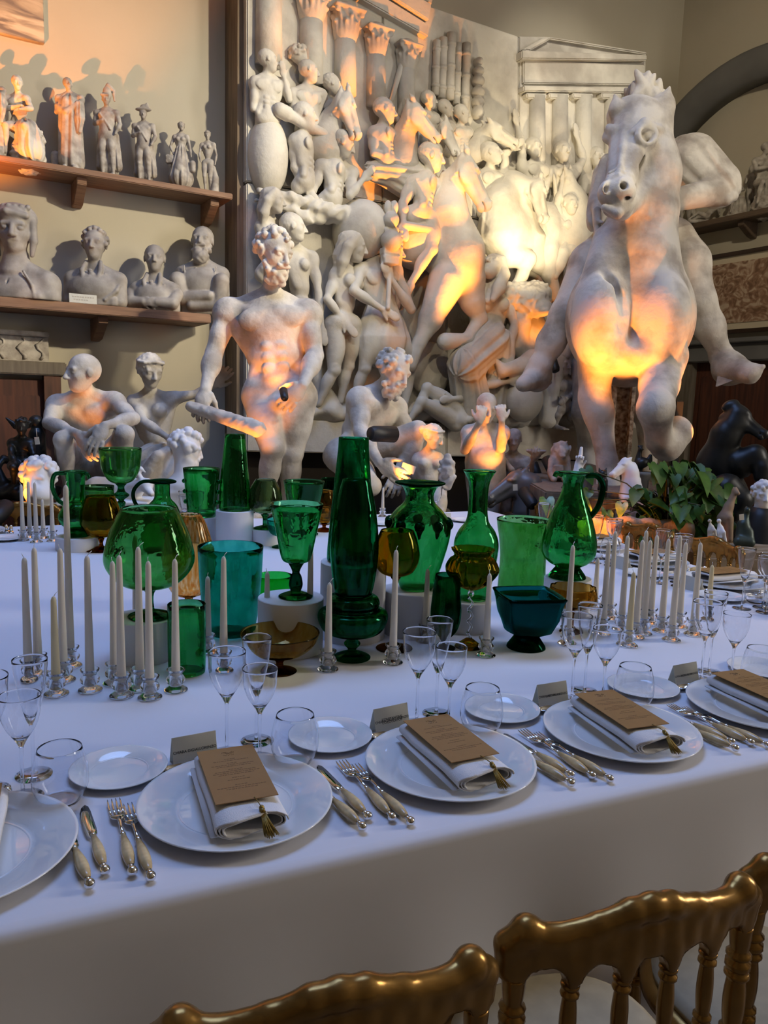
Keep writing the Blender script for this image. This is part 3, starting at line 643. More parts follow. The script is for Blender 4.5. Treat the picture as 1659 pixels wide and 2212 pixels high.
fig('windblown_figure', dict(hd=(592, 434, .3), nk=(580, 472), sl=(556, 486), sr=(604, 490), pl=(560, 590), pr=(600, 590)), 50, (.8, -.5, -.1), PR, o=.16, hair='long')
fig('draped_woman', dict(hd=(634, 492, .30), nk=(640, 540), sl=(612, 556), sr=(676, 556), pl=(626, 668), pr=(676, 668), er=(688, 632, .24), wr=(696, 706, .28), kl=(640, 780), kr=(684, 780), al=(640, 880), ar=(690, 870)), 56, RT_, PR, o=.16, sex='f', hair='crop')
def skirt(S, J, um):
    q = mpp(1020, 780)
    S.cap(R(1058, 735, .36), R(1008, 790, .44), 40*q, 34*q, .05, fold=(2.2*q, 8)); S.cap(R(1004, 785, .42), R(1022, 880, .30), 32*q, 40*q, .05, fold=(2.6*q, 9)); S.cap(R(1072, 750, .3), R(1062, 870, .26), 36*q, 40*q, .05, fold=(2.4*q, 8))
fig('seated_woman', dict(hd=(1064, 580, .42), nk=(1060, 628), sl=(1034, 644), sr=(1090, 642), pl=(1034, 742), pr=(1082, 742), er=(1112, 700, .42), wr=(1104, 752, .44), el=(1030, 715)), 62, (-.7, -.4, .6), (-.5, -.85, 0), o=.30, sex='f', hair='long', extra=skirt)
fig('fallen_man', dict(hd=(1100, 868, .34), nk=(1072, 884), sl=(1058, 868, .34), sr=(1066, 906, .36), pl=(986, 888), pr=(984, 912), kl=(922, 838, .34), al=(892, 905, .3), kr=(910, 868, .4), ar=(885, 908, .36), el=(1012, 858, .36), wl=(975, 862, .4)), 46, (.2, -.6, .8), (0, -.5, .9), o=.30, hair='curly')
def shield(S, J, um):
    q = mpp(1130, 860); S.ell(R(1132, 862, .46), (44*q, .14, 46*q), None, .01); S.path([R(1070, 776, .5), R(1088, 800, .52), R(1128, 792, .5), R(1150, 780, .44)], [3*q, 12*q, 18*q, 24*q], .03)
    S.ell(R(1140, 795, .36), (34*q, .12, 26*q), None, .04)
fig('crouching_warrior', dict(hd=(1078, 806, .40), nk=(1098, 812), sl=(1072, 820, .36), sr=(1118, 822), pl=(1085, 905), pr=(1125, 905), el=(1052, 832, .46), wl=(1098, 824, .5), kl=(1060, 880, .4), kr=(1150, 880, .4)), 46, (-.6, -.8, -.4), o=.28, hair='curly', extra=shield)
fig('standing_child', dict(hd=(1215, 788, .44), nk=(1217, 815), sl=(1200, 824), sr=(1238, 822), er=(1244, 848, .44), wr=(1222, 862, .5), el=(1192, 850, .42), wl=(1186, 822, .46), pl=(1207, 878), pr=(1230, 878), kl=(1203, 897, .45), al=(1200, 916, .42), kr=(1236, 897, .45), ar=(1240, 916, .42)), 42, (.1, -1, -.1), o=.40, hair='curly', m=TERRACOTTA if False else PLASTER_OLD, feet=np.array([0, -1., 0]), abs_=False)
fig('frontal_boy', dict(hd=(1232, 442, .40), nk=(1232, 472), sl=(1206, 486), sr=(1260, 486), pl=(1214, 548), pr=(1250, 548), kl=(1196, 596), kr=(1262, 590), el=(1204, 440, .3), wl=(1214, 396, .3)), 42, (-.1, -1, -.1), o=.30, hair='crop')
# horses of the relief
def rhorse(name, neck, poll, muzzle, nr, body=(), legs=(), o=.25, mane=True, side=(0, -1, 0), ears=True):
    S = Sculpt(RH); q = mpp(*poll[:2]); P = R(*poll[:2], o+.05); Mz = R(*muzzle[:2], o+.1); u = np.linalg.norm(Mz-P)*1.04
    horse_head(S, P, Mz, np.array(side, float), u, ears)
    pts = [R(x, y, oo) for x, y, oo in neck]+[lerp(P, Mz, .12)]; S.path(pts, [r*q for r in nr]+[.14*u], .05)
    if mane:
        for i in range(len(pts)-1):
            for t in np.linspace(0, 1, 6):
                p = lerp(pts[i], pts[i+1], t); d = N(pts[i+1]-pts[i]); nn = np.cross(d, RN); nn = nn if nn[0] < 0 else -nn
                rr = lerp(nr[i], nr[min(i+1, len(nr)-1)], t)*q; S.ell(p+nn*rr*.95, (.02+.12*u, .05*u, .05*u), (N(d+nn*.4), RN, nn), .02)
    for x, y, oo, rx, ry, rd in body: S.ell(R(x, y, oo), (rx*q, rd, ry*q), None, .08)
    for pts_, rs in legs: S.path([R(*p) for p in pts_], [r*q for r in rs], .04)
    return S.build(name, PLASTER_RELIEF, REL)
rhorse('horse', [(700, 320, .1), (722, 262, .18)], (744, 206), (772, 298), [46, 26], o=.40)
rhorse('horse', [(868, 350, .1), (876, 290, .18)], (888, 230), (946, 304), [40, 24], o=.42)
rhorse('horse', [(930, 330, .05), (950, 300, .1)], (958, 268), (988, 334), [28, 18], o=.30, mane=False)
rhorse('horse', [(1020, 330, .02), (1040, 298, .06)], (1056, 272), (1116, 312), [28, 18], o=.24, mane=False)
rhorse('rearing_horse', [(985, 540, .26), (966, 460, .30), (976, 396, .32)], (1000, 346), (1052, 450), [58, 42, 27], [(986, 570, .30, 58, 74, .26), (900, 520, .16, 60, 60, .2)],
       [([(965, 610, .36), (930, 690, .38), (905, 742, .36), (884, 790, .34)], [40, 24, 13, 16]), ([(1010, 610, .34), (1020, 650, .36), (1036, 690, .36), (1010, 734, .40), (962, 738, .42)], [40, 26, 16, 13, 18])], o=.54)
rhorse('rearing_horse', [(1084, 500, .16), (1078, 440, .20), (1108, 400, .24)], (1158, 392), (1176, 478), [54, 38, 26], [(1112, 508, .16, 62, 62, .18), (1130, 450, .16, 44, 40, .14)],
       [([(1100, 550, .26), (1140, 560, .32), (1128, 596, .32), (1106, 626, .3)], [28, 17, 11, 9]), ([(1150, 520, .2), (1160, 570, .22), (1190, 600, .2)], [30, 16, 12])], o=.46)
rhorse('frontal_horse', [(1228, 520, .16), (1228, 440, .20)], (1224, 372), (1238, 436), [52, 40], [(1178, 500, .18, 40, 60, .16)], [([(1180, 540, .24), (1186, 590, .26), (1200, 640, .22)], [26, 16, 12]), ([(1270, 540, .16), (1290, 590, .16)], [22, 14])], o=.26, side=(1, 0, 0))
S = Sculpt(RH); q = mpp(775, 500); S.ell(R(778, 500, .18), (56*q, .30, 64*q), None, .05)
S.path([R(742, 462, .3), R(690, 448, .26), R(630, 428, .2), R(560, 412, .12)], [16*q, 14*q, 11*q, 5*q], .03, bump=(.02, 40)); S.path([R(720, 470, .2), R(660, 470, .2), R(600, 440, .16), R(556, 432, .1)], [12*q, 13*q, 9*q, 4*q], .03, bump=(.02, 40))
S.build('horse_rump', PLASTER_RELIEF, REL)
S = Sculpt(RH); q = mpp(575, 330); S.ell(R(578, 340, .02), (44*q, .18, 84*q), None, .05); S.build('horse_rump', PLASTER_RELIEF, REL)
S = Sculpt(RH); q = mpp(860, 370); S.cap(R(812, 372, .18), R(905, 378, .2), 20*q, 26*q, .04, fold=(2*q, 7)); S.cap(R(800, 366, .14), R(880, 410, .18), 14*q, 20*q, .04, fold=(2*q, 6)); S.build('saddle_cloth', PLASTER_RELIEF, REL)
S = Sculpt(RH); q = mpp(1150, 650)      # lion crouching under the horses
S.ell(R(1152, 652, .44), (34*q, .16, 30*q), None, .04, bump=(.02, 45)); S.ell(R(1168, 666, .54), (20*q, .14, 17*q), None, .03); S.cap(R(1100, 640, .3), R(1160, 640, .36), 28*q, 30*q, .05, bump=(.015, 50)); S.ell(R(1176, 672, .64), (9*q, .06, 7*q), None, .02)
S.path([R(1120, 700, .32), R(1112, 740, .3), R(1140, 770, .3)], [26*q, 24*q, 26*q], .05); S.ell(R(1150, 720, .26), (30*q, .16, 44*q), None, .05)
S.build('lion', PLASTER_RELIEF, REL)
S = Sculpt(RH); q = mpp(1200, 800); S.path([R(1236, 716, .38), R(1206, 780, .40), R(1188, 840, .40), R(1184, 905, .36)], [14*q, 20*q, 18*q, 20*q], .03); S.build('tree_trunk', PLASTER_RELIEF, REL)
S = Sculpt(RH)
for x, y, rx, ry in ((900, 890, 60, 22), (640, 890, 70, 24), (760, 890, 60, 20), (1010, 895, 60, 24), (1220, 905, 80, 22), (1130, 900, 60, 26), (930, 800, 50, 60), (700, 880, 30, 40)):
    q = mpp(x, y); S.ell(R(x, y, .06), (rx*q, .22 if y > 850 else .08, ry*q), None, .06, bump=(.025, 16))
S.build('rocky_ground', PLASTER_RELIEF, REL)
# columns and buildings of the relief
def column(x, r, y0, y1, cap0, o=.05, corinth=True):
    q = mpp(x, (y0+y1)/2); c = R(x, y1, o)
    b = R(x, y0, o); n = 20; MB().tube([(b[0], b[1], b[2]+.01), (c[0], c[1], c[2])], [r*q*.92, r*q], n).build('column', PLASTER_RELIEF, REL)
    if cap0 is not None and corinth:
        t = R(x, cap0, o); S = Sculpt(.012); hgt = t[2]-b[2]; rr = r*q
        S.cap((b[0], b[1], b[2]), (b[0], b[1], b[2]+hgt*.75), rr*.95, rr*1.15, .02); S.cap((b[0], b[1], b[2]), (b[0], b[1], b[2]+.012), rr*1.05, k=.01)
        S.box((b[0], b[1], b[2]+hgt*.93), (rr*1.45, rr*1.3, hgt*.07), None, .01, .01)
        for i in range(9):
            a = math.pi*(1+i/8); dx, dy = math.cos(a), math.sin(a)
            S.path([(b[0]+dx*rr*.95, b[1]+dy*rr*.95, b[2]+hgt*.05), (b[0]+dx*rr*1.15, b[1]+dy*rr*1.15, b[2]+hgt*(.40 if i % 2 else .62)), (b[0]+dx*rr*1.38, b[1]+dy*rr*1.38, b[2]+hgt*(.36 if i % 2 else .56))], [.2*rr, .17*rr, .09*rr], .012)
        for sg in (-1, 1): S.ell((b[0]+sg*rr*1.15, b[1]-rr*.9, b[2]+hgt*.78), (rr*.26, rr*.2, rr*.26), None, .012)
        S.build('capital', PLASTER_RELIEF, REL)
column(580, 30, -70, 142, None); column(672, 27, 34, 180, -14); column(745, 25, 78, 205, 22); column(812, 22, 112, 232, 64); column(877, 20, 142, 255, 98)
poly_slab([(690, -95), (926, 52), (926, 80), (690, -55)], 'entablature', .2, .16); poly_slab([(740, -105), (933, 8), (927, 44), (740, -75)], 'cornice', .25, .22); poly_slab([(840, -60), (936, -5), (933, 10), (840, -35)], 'cornice', .2, .12)
for x, y0, y1, r in ((944, 88, 205, 8), (958, 82, 212, 9), (975, 72, 215, 10), (990, 94, 225, 8), (1008, 94, 235, 9)):
    q = mpp(x, y0); a, b = R(x, y0, .07), R(x-4, y1, .07); pts = [lerp(a, b, i/6) for i in range(7)]; m_ = MB().tube(pts, r*q, 14)
    for i in (1, 3, 5): m_.tube([pts[i]+(0, 0, .015), pts[i]-(0, 0, .015)], r*q*1.14, 14)
    m_.build('rod', PLASTER_RELIEF, REL)
S = Sculpt(RH); q = mpp(1032, 190)
for i, (y, w, hh) in enumerate(((135, 8, 10), (155, 12, 10), (176, 14, 12), (200, 15, 12), (222, 14, 12), (244, 13, 14))): S.ell(R(1032, y, .07), (w*q, .07, hh*q), None, .012)
S.build('trophy', PLASTER_RELIEF, REL)
for a, b in (((885, 300), (800, 165)), ((880, 95), (840, 235)), ((905, 110), (860, 250))):
    pa, pb = R(*a, .09), R(*b, .09); MB().tube([pa, pb], [.03, .022], 8).build('banner_staff', PLASTER_RELIEF, REL)
poly_slab([(738, 92), (770, 105), (764, 175), (736, 160)], 'banner', .04, .16)
# temple at the right
for x in (1160, 1209, 1260, 1322): column(x, 19, 212, 420, None, .06)
for x in (1160, 1209, 1260, 1322): poly_slab([(x-23, 200), (x+23, 202), (x+20, 213), (x-20, 212)], 'capital', .12, .14)
poly_slab([(1132, 184), (1394, 190), (1394, 200), (1132, 197)], 'architrave', .12, .16)
poly_slab([(1132, 128), (1394, 140), (1394, 183), (1132, 180)], 'frieze', .12, .08)
poly_slab([(1128, 108), (1398, 118), (1398, 130), (1128, 127)], 'cornice', .2, .20)
poly_slab([(1129, 107), (1180, 79), (1190, 84), (1146, 109)], 'gable_moulding', .15, .14); poly_slab([(1176, 82), (1190, 79), (1398, 112), (1398, 118)], 'gable_moulding', .15, .12)
# ------------------------------------------------------------------ sculptures behind the table
def DJ(J, Z): return {k: D(v[0], v[1], Z-(v[2] if len(v) > 2 else 0)) for k, v in J.items()}
def plinth(parent, c, hx, hy, z1, m=None, name='plinth'):
    return MB().box((c[0], c[1], z1/2), (hx, hy, z1/2)).build(name, m or FRAMEWOOD, parent, False, .01)
def statue(name, label, J, u, Z, front, face, m=None, h=.009, cat='statue', plz=None, plh=(.4, .4), hands=True, extra=None, curl=.5, group=None, part='figure', **kw):
    Jw = DJ(J, Z); um = u*Z/F; base = (Jw['pl']+Jw['pr'])/2; t = root(name, label, cat, (base[0], base[1], 0), group)
    S = Sculpt(h); fr = human(S, Jw, um, front, face, **kw)
    if hands:
        for q in 'lr':
            if 'w'+q in Jw:
                tgt = Jw.get('h'+q); d = N(tgt-Jw['w'+q]) if tgt is not None else N(Jw['w'+q]-Jw['e'+q]); nn = kw.get('palm', None)
                hand(S, Jw['w'+q], d, perp(-CAMD+.2*ZUP, d), um, curl, 1 if q == 'l' else -1)
    if extra: extra(S, Jw, um, t)
    S.build(part, m or PLASTER, t)
    if plz: plinth(t, base, plh[0], plh[1], plz)
    return t, Jw, um
# colossal standing man with a club
def club(S, J, um, t):
    C_ = Sculpt(.009); a, b = D(412, 878, 5.45-.30), D(556, 926, 5.45-.42)
    C_.cap(a, b, .036, .055, .01, bump=(.006, 60)); C_.build('club', PLASTER, t)
    S.ell(D(600, 872, 5.30), .06, None, .04)
statue('colossal_man_statue', 'colossal bearded nude male plaster statue standing with a club', dict(hd=(592, 548, .14), nk=(584, 640), sl=(494, 668), sr=(664, 672), el=(462, 764, .02), wl=(444, 842, .20), hl=(434, 885, .24), er=(680, 768, .06), wr=(654, 832, .28), hr=(612, 880, .30), pl=(566, 856), pr=(642, 858), kl=(588, 968, .14), al=(572, 1095, .05), kr=(630, 978, .02), ar=(622, 1100, -.06)),
       92, 5.45, vdir(.12, 1), vdir(.72, .62, -.28), hair='curly', beard=2, plz=.50, plh=(.34, .30), extra=club, curl=.55, g=1.22, seed=3, feet={'l': vdir(-.3, .9), 'r': vdir(.4, .9)}, h=.0075)
# squatting man
statue('squatting_man_statue', 'bald nude male plaster statue squatting with forearms on knees', dict(hd=(180, 806, .12), nk=(184, 852), sl=(124, 872), sr=(246, 866), el=(106, 914, .16), wl=(170, 938, .40), hl=(192, 972, .42), er=(288, 904, .18), wr=(226, 920, .42), hr=(206, 958, .46), pl=(165, 1010, -.15), pr=(228, 1010, -.15), kl=(136, 950, .36), al=(150, 1065, .22), kr=(270, 938, .34), ar=(262, 1065, .2)),
       80, 5.0, vdir(0, 1), vdir(-.7, .7, -.05), hair='bald', plz=.62, plh=(.26, .30), curl=.35, seed=5, h=.0075, feet=vdir(0, 1))
# seated woman
def lap(S, J, um, t):
    C_ = Sculpt(.009); Z = 5.55
    for i in range(7): C_.path([D(372-2*i, 968+3*i, Z-.2), D(340-6*i, 985+10*i, Z-.34), D(300-4*i, 1040+8*i, Z-.3)], [.02, .035, .03], .015)
    C_.cap(D(345, 1020, Z-.12), D(310, 1080, Z-.12), .2, .26, .05, fold=(.012, 9)); C_.build('drapery', PLASTER, t)
statue('seated_woman_statue', 'half draped female plaster statue with one arm stretched out', dict(hd=(324, 802, .1), nk=(324, 852), sl=(288, 868), sr=(366, 862), el=(312, 912, .16), wl=(364, 946, .28), er=(424, 852, -.02), wr=(464, 832, -.05), hr=(486, 806, 0), pl=(314, 992), pr=(366, 992), kl=(296, 1050, .35), kr=(385, 1045, .3)),
       68, 5.6, vdir(.2, 1), vdir(.6, .75, -.3), sex='f', hair='bun', plz=.7, plh=(.22, .22), extra=lap, seed=8, h=.0085)
# crouching bearded man
statue('crouching_man_statue', 'bearded nude male plaster statue crouching and reaching down', dict(hd=(850, 802, .16), nk=(818, 846, .05), sl=(776, 858, .18), sr=(852, 876, -.12), el=(780, 934, .30), wl=(820, 1000, .40), hl=(856, 1026, .42), er=(884, 950, 0), wr=(864, 1010, .1), pl=(736, 985, .1), pr=(768, 990, -.12), kl=(800, 1050, .45), kr=(902, 930, .12), ar=(878, 1050, .05)),
       84, 5.65, vdir(.75, .6), vdir(.62, .62, -.5), hair='curly', beard=2, plz=.5, plh=(.22, .3), curl=.3, g=1.1, seed=11, h=.0085, hup=vdir(.35, .2, .9))
# small kneeling woman
def conch(S, J, um, t): S.ell(D(966, 1022, 5.2), (.05, .06, .12), None, .02, bump=(.02, 60))
statue('kneeling_woman_statue', 'small nude female plaster figure turned to the right, face in orange light', dict(hd=(936, 944, .08), nk=(924, 978), sl=(902, 990), sr=(948, 990), el=(896, 1030), er=(958, 1030), pl=(904, 1066), pr=(946, 1066), kl=(905, 1110, .2), kr=(950, 1110, .2)),
       50, 5.45, vdir(.5, .85), vdir(.85, .45, -.35), sex='f', hair='bun', plz=.72, plh=(.12, .12), extra=conch, seed=13, h=.007)
# armless looking figure hugging itself
def herm(S, J, um, t): S.cap(D(1048, 1000, 5.9), D(1046, 1100, 5.9), 44*5.9/F, 34*5.9/F, .05)
statue('folded_arms_statue', 'plaster figure with both forearms raised before its chest', dict(hd=(1052, 882, .1), nk=(1048, 918), sl=(1012, 932), sr=(1086, 932), el=(1004, 972, .12), wl=(1036, 912, .34), hl=(1040, 890, .36), er=(1082, 968, .16), wr=(1084, 908, .32), hr=(1082, 885, .32), pl=(1024, 1040), pr=(1074, 1040)),
       58, 5.9, vdir(0, 1), vdir(.1, .9, -.3), hair='crop', plz=.6, plh=(.17, .17), extra=herm, curl=1.2, seed=15, h=.008)
# boy carrying a bowl
def bowl(S, J, um, t):
    c = D(1158, 980, 5.85); r = .075
    MB().lathe([(0, -.03), (.03, -.03), (.04, -.01), (r, .015), (r, .03), (r-.012, .028), (.03, .004), (0, .004)], 20, c).build('bowl', PLASTER_OLD, t)
    S.path([D(1086, 988, 5.95), D(1105, 1015, 5.88), D(1120, 1050, 5.92)], .02, .02)
statue('bowl_bearer_statue', 'plaster boy in a sash holding out a shallow bowl', dict(hd=(1110, 950, .05), nk=(1108, 982), sl=(1082, 994), sr=(1136, 996), er=(1142, 1024, .05), wr=(1152, 994, .2), el=(1076, 1030), pl=(1090, 1066), pr=(1126, 1066), kl=(1090, 1120), kr=(1126, 1120)),
       44, 6.05, vdir(.1, 1), vdir(-.15, .95, -.2), hair='crop', m=PLASTER_OLD, plz=.3, plh=(.14, .14), extra=bowl, seed=17, h=.008)
# ------------------------------------------------------------------ equestrian statue
Zh = 5.7; mq = Zh/F
T_ = root('equestrian_statue', 'colossal plaster horse with rider rearing above the table', 'statue', tuple(D(1365, 900, Zh)[:2])+(0,))
def hj(x, y, d=0.): return D(x, y, Zh-d)
S = Sculpt(.0095)
S.cap(hj(1372, 264, .16), hj(1340, 396, .44), .165, .105, .06); S.ell(hj(1362, 250, .12), (.17, .15, .12), (HR, HF, ZUP), .06)
S.ell(hj(1332, 416, .52), (.125, .13, .105), (HR, HF, ZUP), .05); S.ell(hj(1332, 452, .50), (.09, .09, .055), (HR, HF, ZUP), .03)
S.cap(hj(1346, 455, .45), hj(1412, 384, .20), .06, .12, .06); S.ell(hj(1408, 345, .20), (.125, .15, .18), (HR, HF, ZUP), .06)
def ring(S, x, y, d, rx, ry, r, k=.012): S.path([hj(x+rx*math.cos(a), y+ry*math.sin(a), d-.03*math.cos(a)) for a in np.linspace(0, 2*math.pi, 13)], r, k)
ring(S, 1397, 292, .43, 19, 17, .019, .02); S.ell(hj(1397, 292, .45), (.05, .06, .044), None, .01, -1); S.ell(hj(1397, 292, .375), .048, None, .004); S.path([hj(1366, 284, .42), hj(1392, 266, .43), hj(1424, 280, .34)], [.02, .032, .02], .03)
S.ell(hj(1316, 294, .25), (.035, .06, .05), None, .03); S.path([hj(1330, 282, .32), hj(1316, 276, .28)], .028, .03)
ring(S, 1349, 399, .60, 12, 11, .018); S.ell(hj(1349, 399, .66), (.028, .10, .026), (HR, HF, ZUP), .006, -1); ring(S, 1313, 406, .60, 9, 11, .016); S.ell(hj(1312, 406, .66), (.02, .09, .026), (HR, HF, ZUP), .006, -1)
for i in range(3): S.path([hj(1312+2*i, 388-7*i, .58-.03*i), hj(1336+2*i, 378-8*i, .60-.03*i), hj(1362+3*i, 390-9*i, .55-.03*i)], .012, .02)
S.path([hj(1296, 434, .60), hj(1326, 440, .66), hj(1350, 434, .62), hj(1372, 404, .48)], .017, .012, op=-1); S.path([hj(1306, 448, .56), hj(1334, 462, .58), hj(1362, 444, .50), hj(1382, 410, .38)], [.024, .03, .024, .018], .02)
S.path([hj(1352, 256, .30), hj(1344, 320, .44), hj(1336, 380, .56)], [.03, .022, .02], .02); S.path([hj(1384, 300, .38), hj(1366, 350, .46), hj(1354, 384, .54)], [.018, .02, .018], .02); S.path([hj(1334, 262, .26), hj(1326, 330, .35), hj(1318, 384, .46)], [.02, .018, .016], .03)
S.path([hj(1384, 330, .34), hj(1374, 366, .42)], .03, .03, op=-1)
for b, tip, w in (((1338, 264, .2), (1328, 206, .24), .055), ((1420, 266, .18), (1446, 190, .18), .078)):
    S.cap(hj(*b), lerp(hj(*b), hj(*tip), .5), w*.9, w, .03); S.cap(lerp(hj(*b), hj(*tip), .5), hj(*tip), w, .012, .03)
S.path([hj(1392, 290, .12), hj(1398, 380, .10), hj(1388, 470, .10), hj(1374, 560, .06), hj(1362, 640, 0)], [.19, .215, .225, .28, .36], .10)
S.ell(hj(1436, 452, .10), (.06, .10, .10), None, .05)
for i in range(5): S.path([hj(1352, 448+9*i, .36-.02*i), hj(1400, 436+8*i, .34), hj(1440, 408+7*i, .2)], .012, .02)   # throat folds
S.ell(hj(1358, 690, -.10), (.44, .42, .50), (HR, HF, ZUP), .12)
for x, w in ((1296, 60), (1424, 62)):
    S.ell(hj(x, 690, .24), (w*mq, .24, 96*mq), (HR, HF, ZUP), .045); S.cap(hj(x, 640, .18), hj(x+(14 if x < 1350 else -8), 520, .1), .17, .10, .08)
    S.ell(hj(x+(8 if x < 1350 else -6), 748, .26), (42*mq, .16, 46*mq), (HR, HF, ZUP), .06)
S.ell(hj(1360, 770, .12), (.26, .28, .14), (HR, HF, ZUP), .06)
S.cap(hj(1360, 690, -.3), hj(1385, 690, -1.7), .47, .44, .15); S.ell(hj(1388, 670, -1.9), (.46, .5, .5), (HR, HF, ZUP), .12)
S.path([hj(1288, 760, .05), hj(1284, 860, .10), hj(1296, 905, .10), hj(1312, 1000, .10), hj(1314, 1050, .1)], [42*mq, 31*mq, 27*mq, 20*mq, 26*mq], .05)
S.ell(hj(1292, 885, .12), (30*mq, .11, 30*mq), None, .05)
S.path([hj(1432, 770, .05), hj(1424, 830, .30), hj(1416, 882, .48), hj(1424, 950, .34), hj(1440, 962, .26), hj(1464, 936, .24)], [52*mq, 38*mq, 34*mq, 25*mq, 30*mq, 30*mq], .05)
S.ell(hj(1415, 880, .52), (28*mq, .09, 34*mq), None, .04); S.ell(hj(1466, 925, .24), (22*mq, .10, 26*mq), (vdir(1, 0, .5), HF, vdir(-.5, 0, 1)), .03)
S.path([hj(1388, 800, -1.7), hj(1396, 880, -1.6), hj(1402, 930, -1.8), hj(1398, 1010, -1.75)], [.26, .15, .10, .09], .06)
S.path([hj(1290, 800, -1.9), hj(1270, 890, -1.9), hj(1272, 960, -2.1), hj(1275, 1030, -2.0)], [.26, .15, .10, .09], .06)
rg = np.random.default_rng(4)
for i in range(40):
    x = rg.uniform(1358, 1432); y = 256-78*math.sin(math.pi*(x-1345)/98)*rg.uniform(.4, 1)
    S.ell(hj(x, y, rg.uniform(-.05, .16)), (.035, .04, rg.uniform(.07, .12)), (vdir(1, 0, rg.uniform(-.5, .5)), HF, vdir(rg.uniform(-.5, .5), 0, 1)), .012)
S.path([hj(1292, 560, .32), hj(1316, 610, .38), hj(1346, 660, .45)], [.012, .026, .028], .05, op=-1); S.path([hj(1408, 600, .40), hj(1386, 630, .44), hj(1364, 665, .46)], [.008, .022, .026], .05, op=-1)
S.path([hj(1354, 640, .43), hj(1356, 700, .47), hj(1358, 745, .47), hj(1358, 775, .44)], [.016, .036, .030, .006], .07, op=-1)
S.path([hj(1330, 700, .52), hj(1308, 760, .46), hj(1300, 790, .4)], [.014, .02, .014], .04, op=-1); S.path([hj(1384, 705, .52), hj(1390, 760, .46)], [.014, .02], .04, op=-1)
S.path([hj(1300, 640, .36), hj(1262, 700, .24)], [.014, .014], .03, op=-1)
S.build('horse', PLASTER, T_)
S = Sculpt(.0105); Zr = 6.35; ur = 76*Zr/F
Jr = {k: D(v[0], v[1], Zr-(v[2] if len(v) > 2 else 0)) for k, v in dict(nk=(1420, 312), hd=(1405, 262), sl=(1335, 345), sr=(1490, 352, .05), er=(1562, 410, .15), wr=(1455, 432, .4), el=(1290, 420, .1), wl=(1288, 474, .45), pl=(1350, 540), pr=(1440, 540)).items()}
for k_, v_ in dict(kl=(1222, 680, .25), al=(1166, 792, .15), kr=(1510, 650, .2), ar=(1560, 772, .1)).items(): Jr[k_] = D(v_[0], v_[1], Zr-v_[2])
Jh = {k_: v_ for k_, v_ in Jr.items() if k_ not in ('kl', 'al', 'kr', 'ar')}; qz = Zr/F
human(S, Jh, ur, vdir(0, 1), vdir(0, 1), hair='crop', g=.95, abs_=False)
S.cap(Jr['sr'], lerp(Jr['sr'], Jr['er'], .85), .22, .17, .05, fold=(.008, 9))                      # sleeve
for i in range(12): a = 2*math.pi*i/12; c = lerp(Jr['sr'], Jr['er'], .92); S.ell(c+np.array([math.cos(a)*.1, math.sin(a)*.12, math.sin(a+.8)*.13]), .045, None, .02)
hand(S, Jr['wl'], vdir(.1, .4, -.9), vdir(.8, .5), ur*1.05, 1.2, 1)
S.cap(D(1290, 455, Zr-.52), D(1292, 545, Zr-.52), .03, .026, .01)
S.cap(D(1300, 470, Zr-.2), D(1325, 380, Zr-.1), .12, .16, .05, fold=(.015, 6))                     # cloak behind the hand
S.path([D(1452, 520, Zr), D(1484, 570, Zr-.12), Jr['kr'], D(1532, 705, Zr-.15), Jr['ar']], [48*qz, 46*qz, 32*qz, 30*qz, 20*qz], .06); S.path([D(1500, 590, Zr-.02), D(1530, 655, Zr-.12), D(1556, 690, Zr-.12)], [.035, .04, .02], .02)
S.path([D(1330, 520, Zr), D(1276, 572, Zr-.12), Jr['kl'], D(1190, 740, Zr-.18), Jr['al']], [46*qz, 44*qz, 31*qz, 28*qz, 20*qz], .06); S.cap(Jr['er'], Jr['wr'], .115, .085, .03)
a = Jr['ar']; S.path([a, D(1576, 796, Zr-.18), D(1620, 806, Zr-.42), D(1648, 792, Zr-.5)], [.10, .13, .075, .02], .04)
a = Jr['al']; S.path([a, D(1160, 815, Zr-.1), D(1130, 830, Zr-.3)], [.10, .11, .06], .04)
S.build('rider', PLASTER, T_)
f1 = MB(); c = [D(1562, 758, Zr-.08), D(1548, 836, Zr-.30), D(1612, 812, Zr-.34), D(1578, 770, Zr-.14)]
f1.prism(c, HF*.03); f1.build('boot_flap', PLASTER, T_, False, .006)
pc = D(1346, 800, Zh+.25); wpx = 21*mq
po = MB()
for s in (-1, 1): po.box((pc[0]+HR[0]*s*wpx, pc[1]+HR[1]*s*wpx, pc[2]/2), (.014, wpx*1.1, pc[2]/2), (HR, HF, ZUP))
po.box((pc[0], pc[1], pc[2]/2), (wpx, .012, pc[2]/2), (HR, HF, ZUP)); po.build('steel_post', mat('rusty_painted_steel', (.52, .47, .38), .6, scale=30, col2=(.10, .06, .035), detail=8), T_, False)
hb = D(1312, 1040, Zh-.1); zz = max(.3, hb[2]-.02); MB().box((pc[0]-.02, pc[1]+.5, zz/2), (.5, 1.5, zz/2), (HR, HF, ZUP)).build('plinth', FRAMEWOOD, T_, False, .01)
# ------------------------------------------------------------------ heads, animals and small pieces among the sculptures
def simple(name, label, cat, base, S, m, part, extra=None, mesh2=None):
    t = root(name, label, cat, (base[0], base[1], 0)); o = S.build(part, m, t)
    return t
def stand(t, c, hx, hy, z, m=FRAMEWOOD, name='pedestal'): MB().box((c[0], c[1], z/2), (hx, hy, z/2)).build(name, m, t, False, .008)
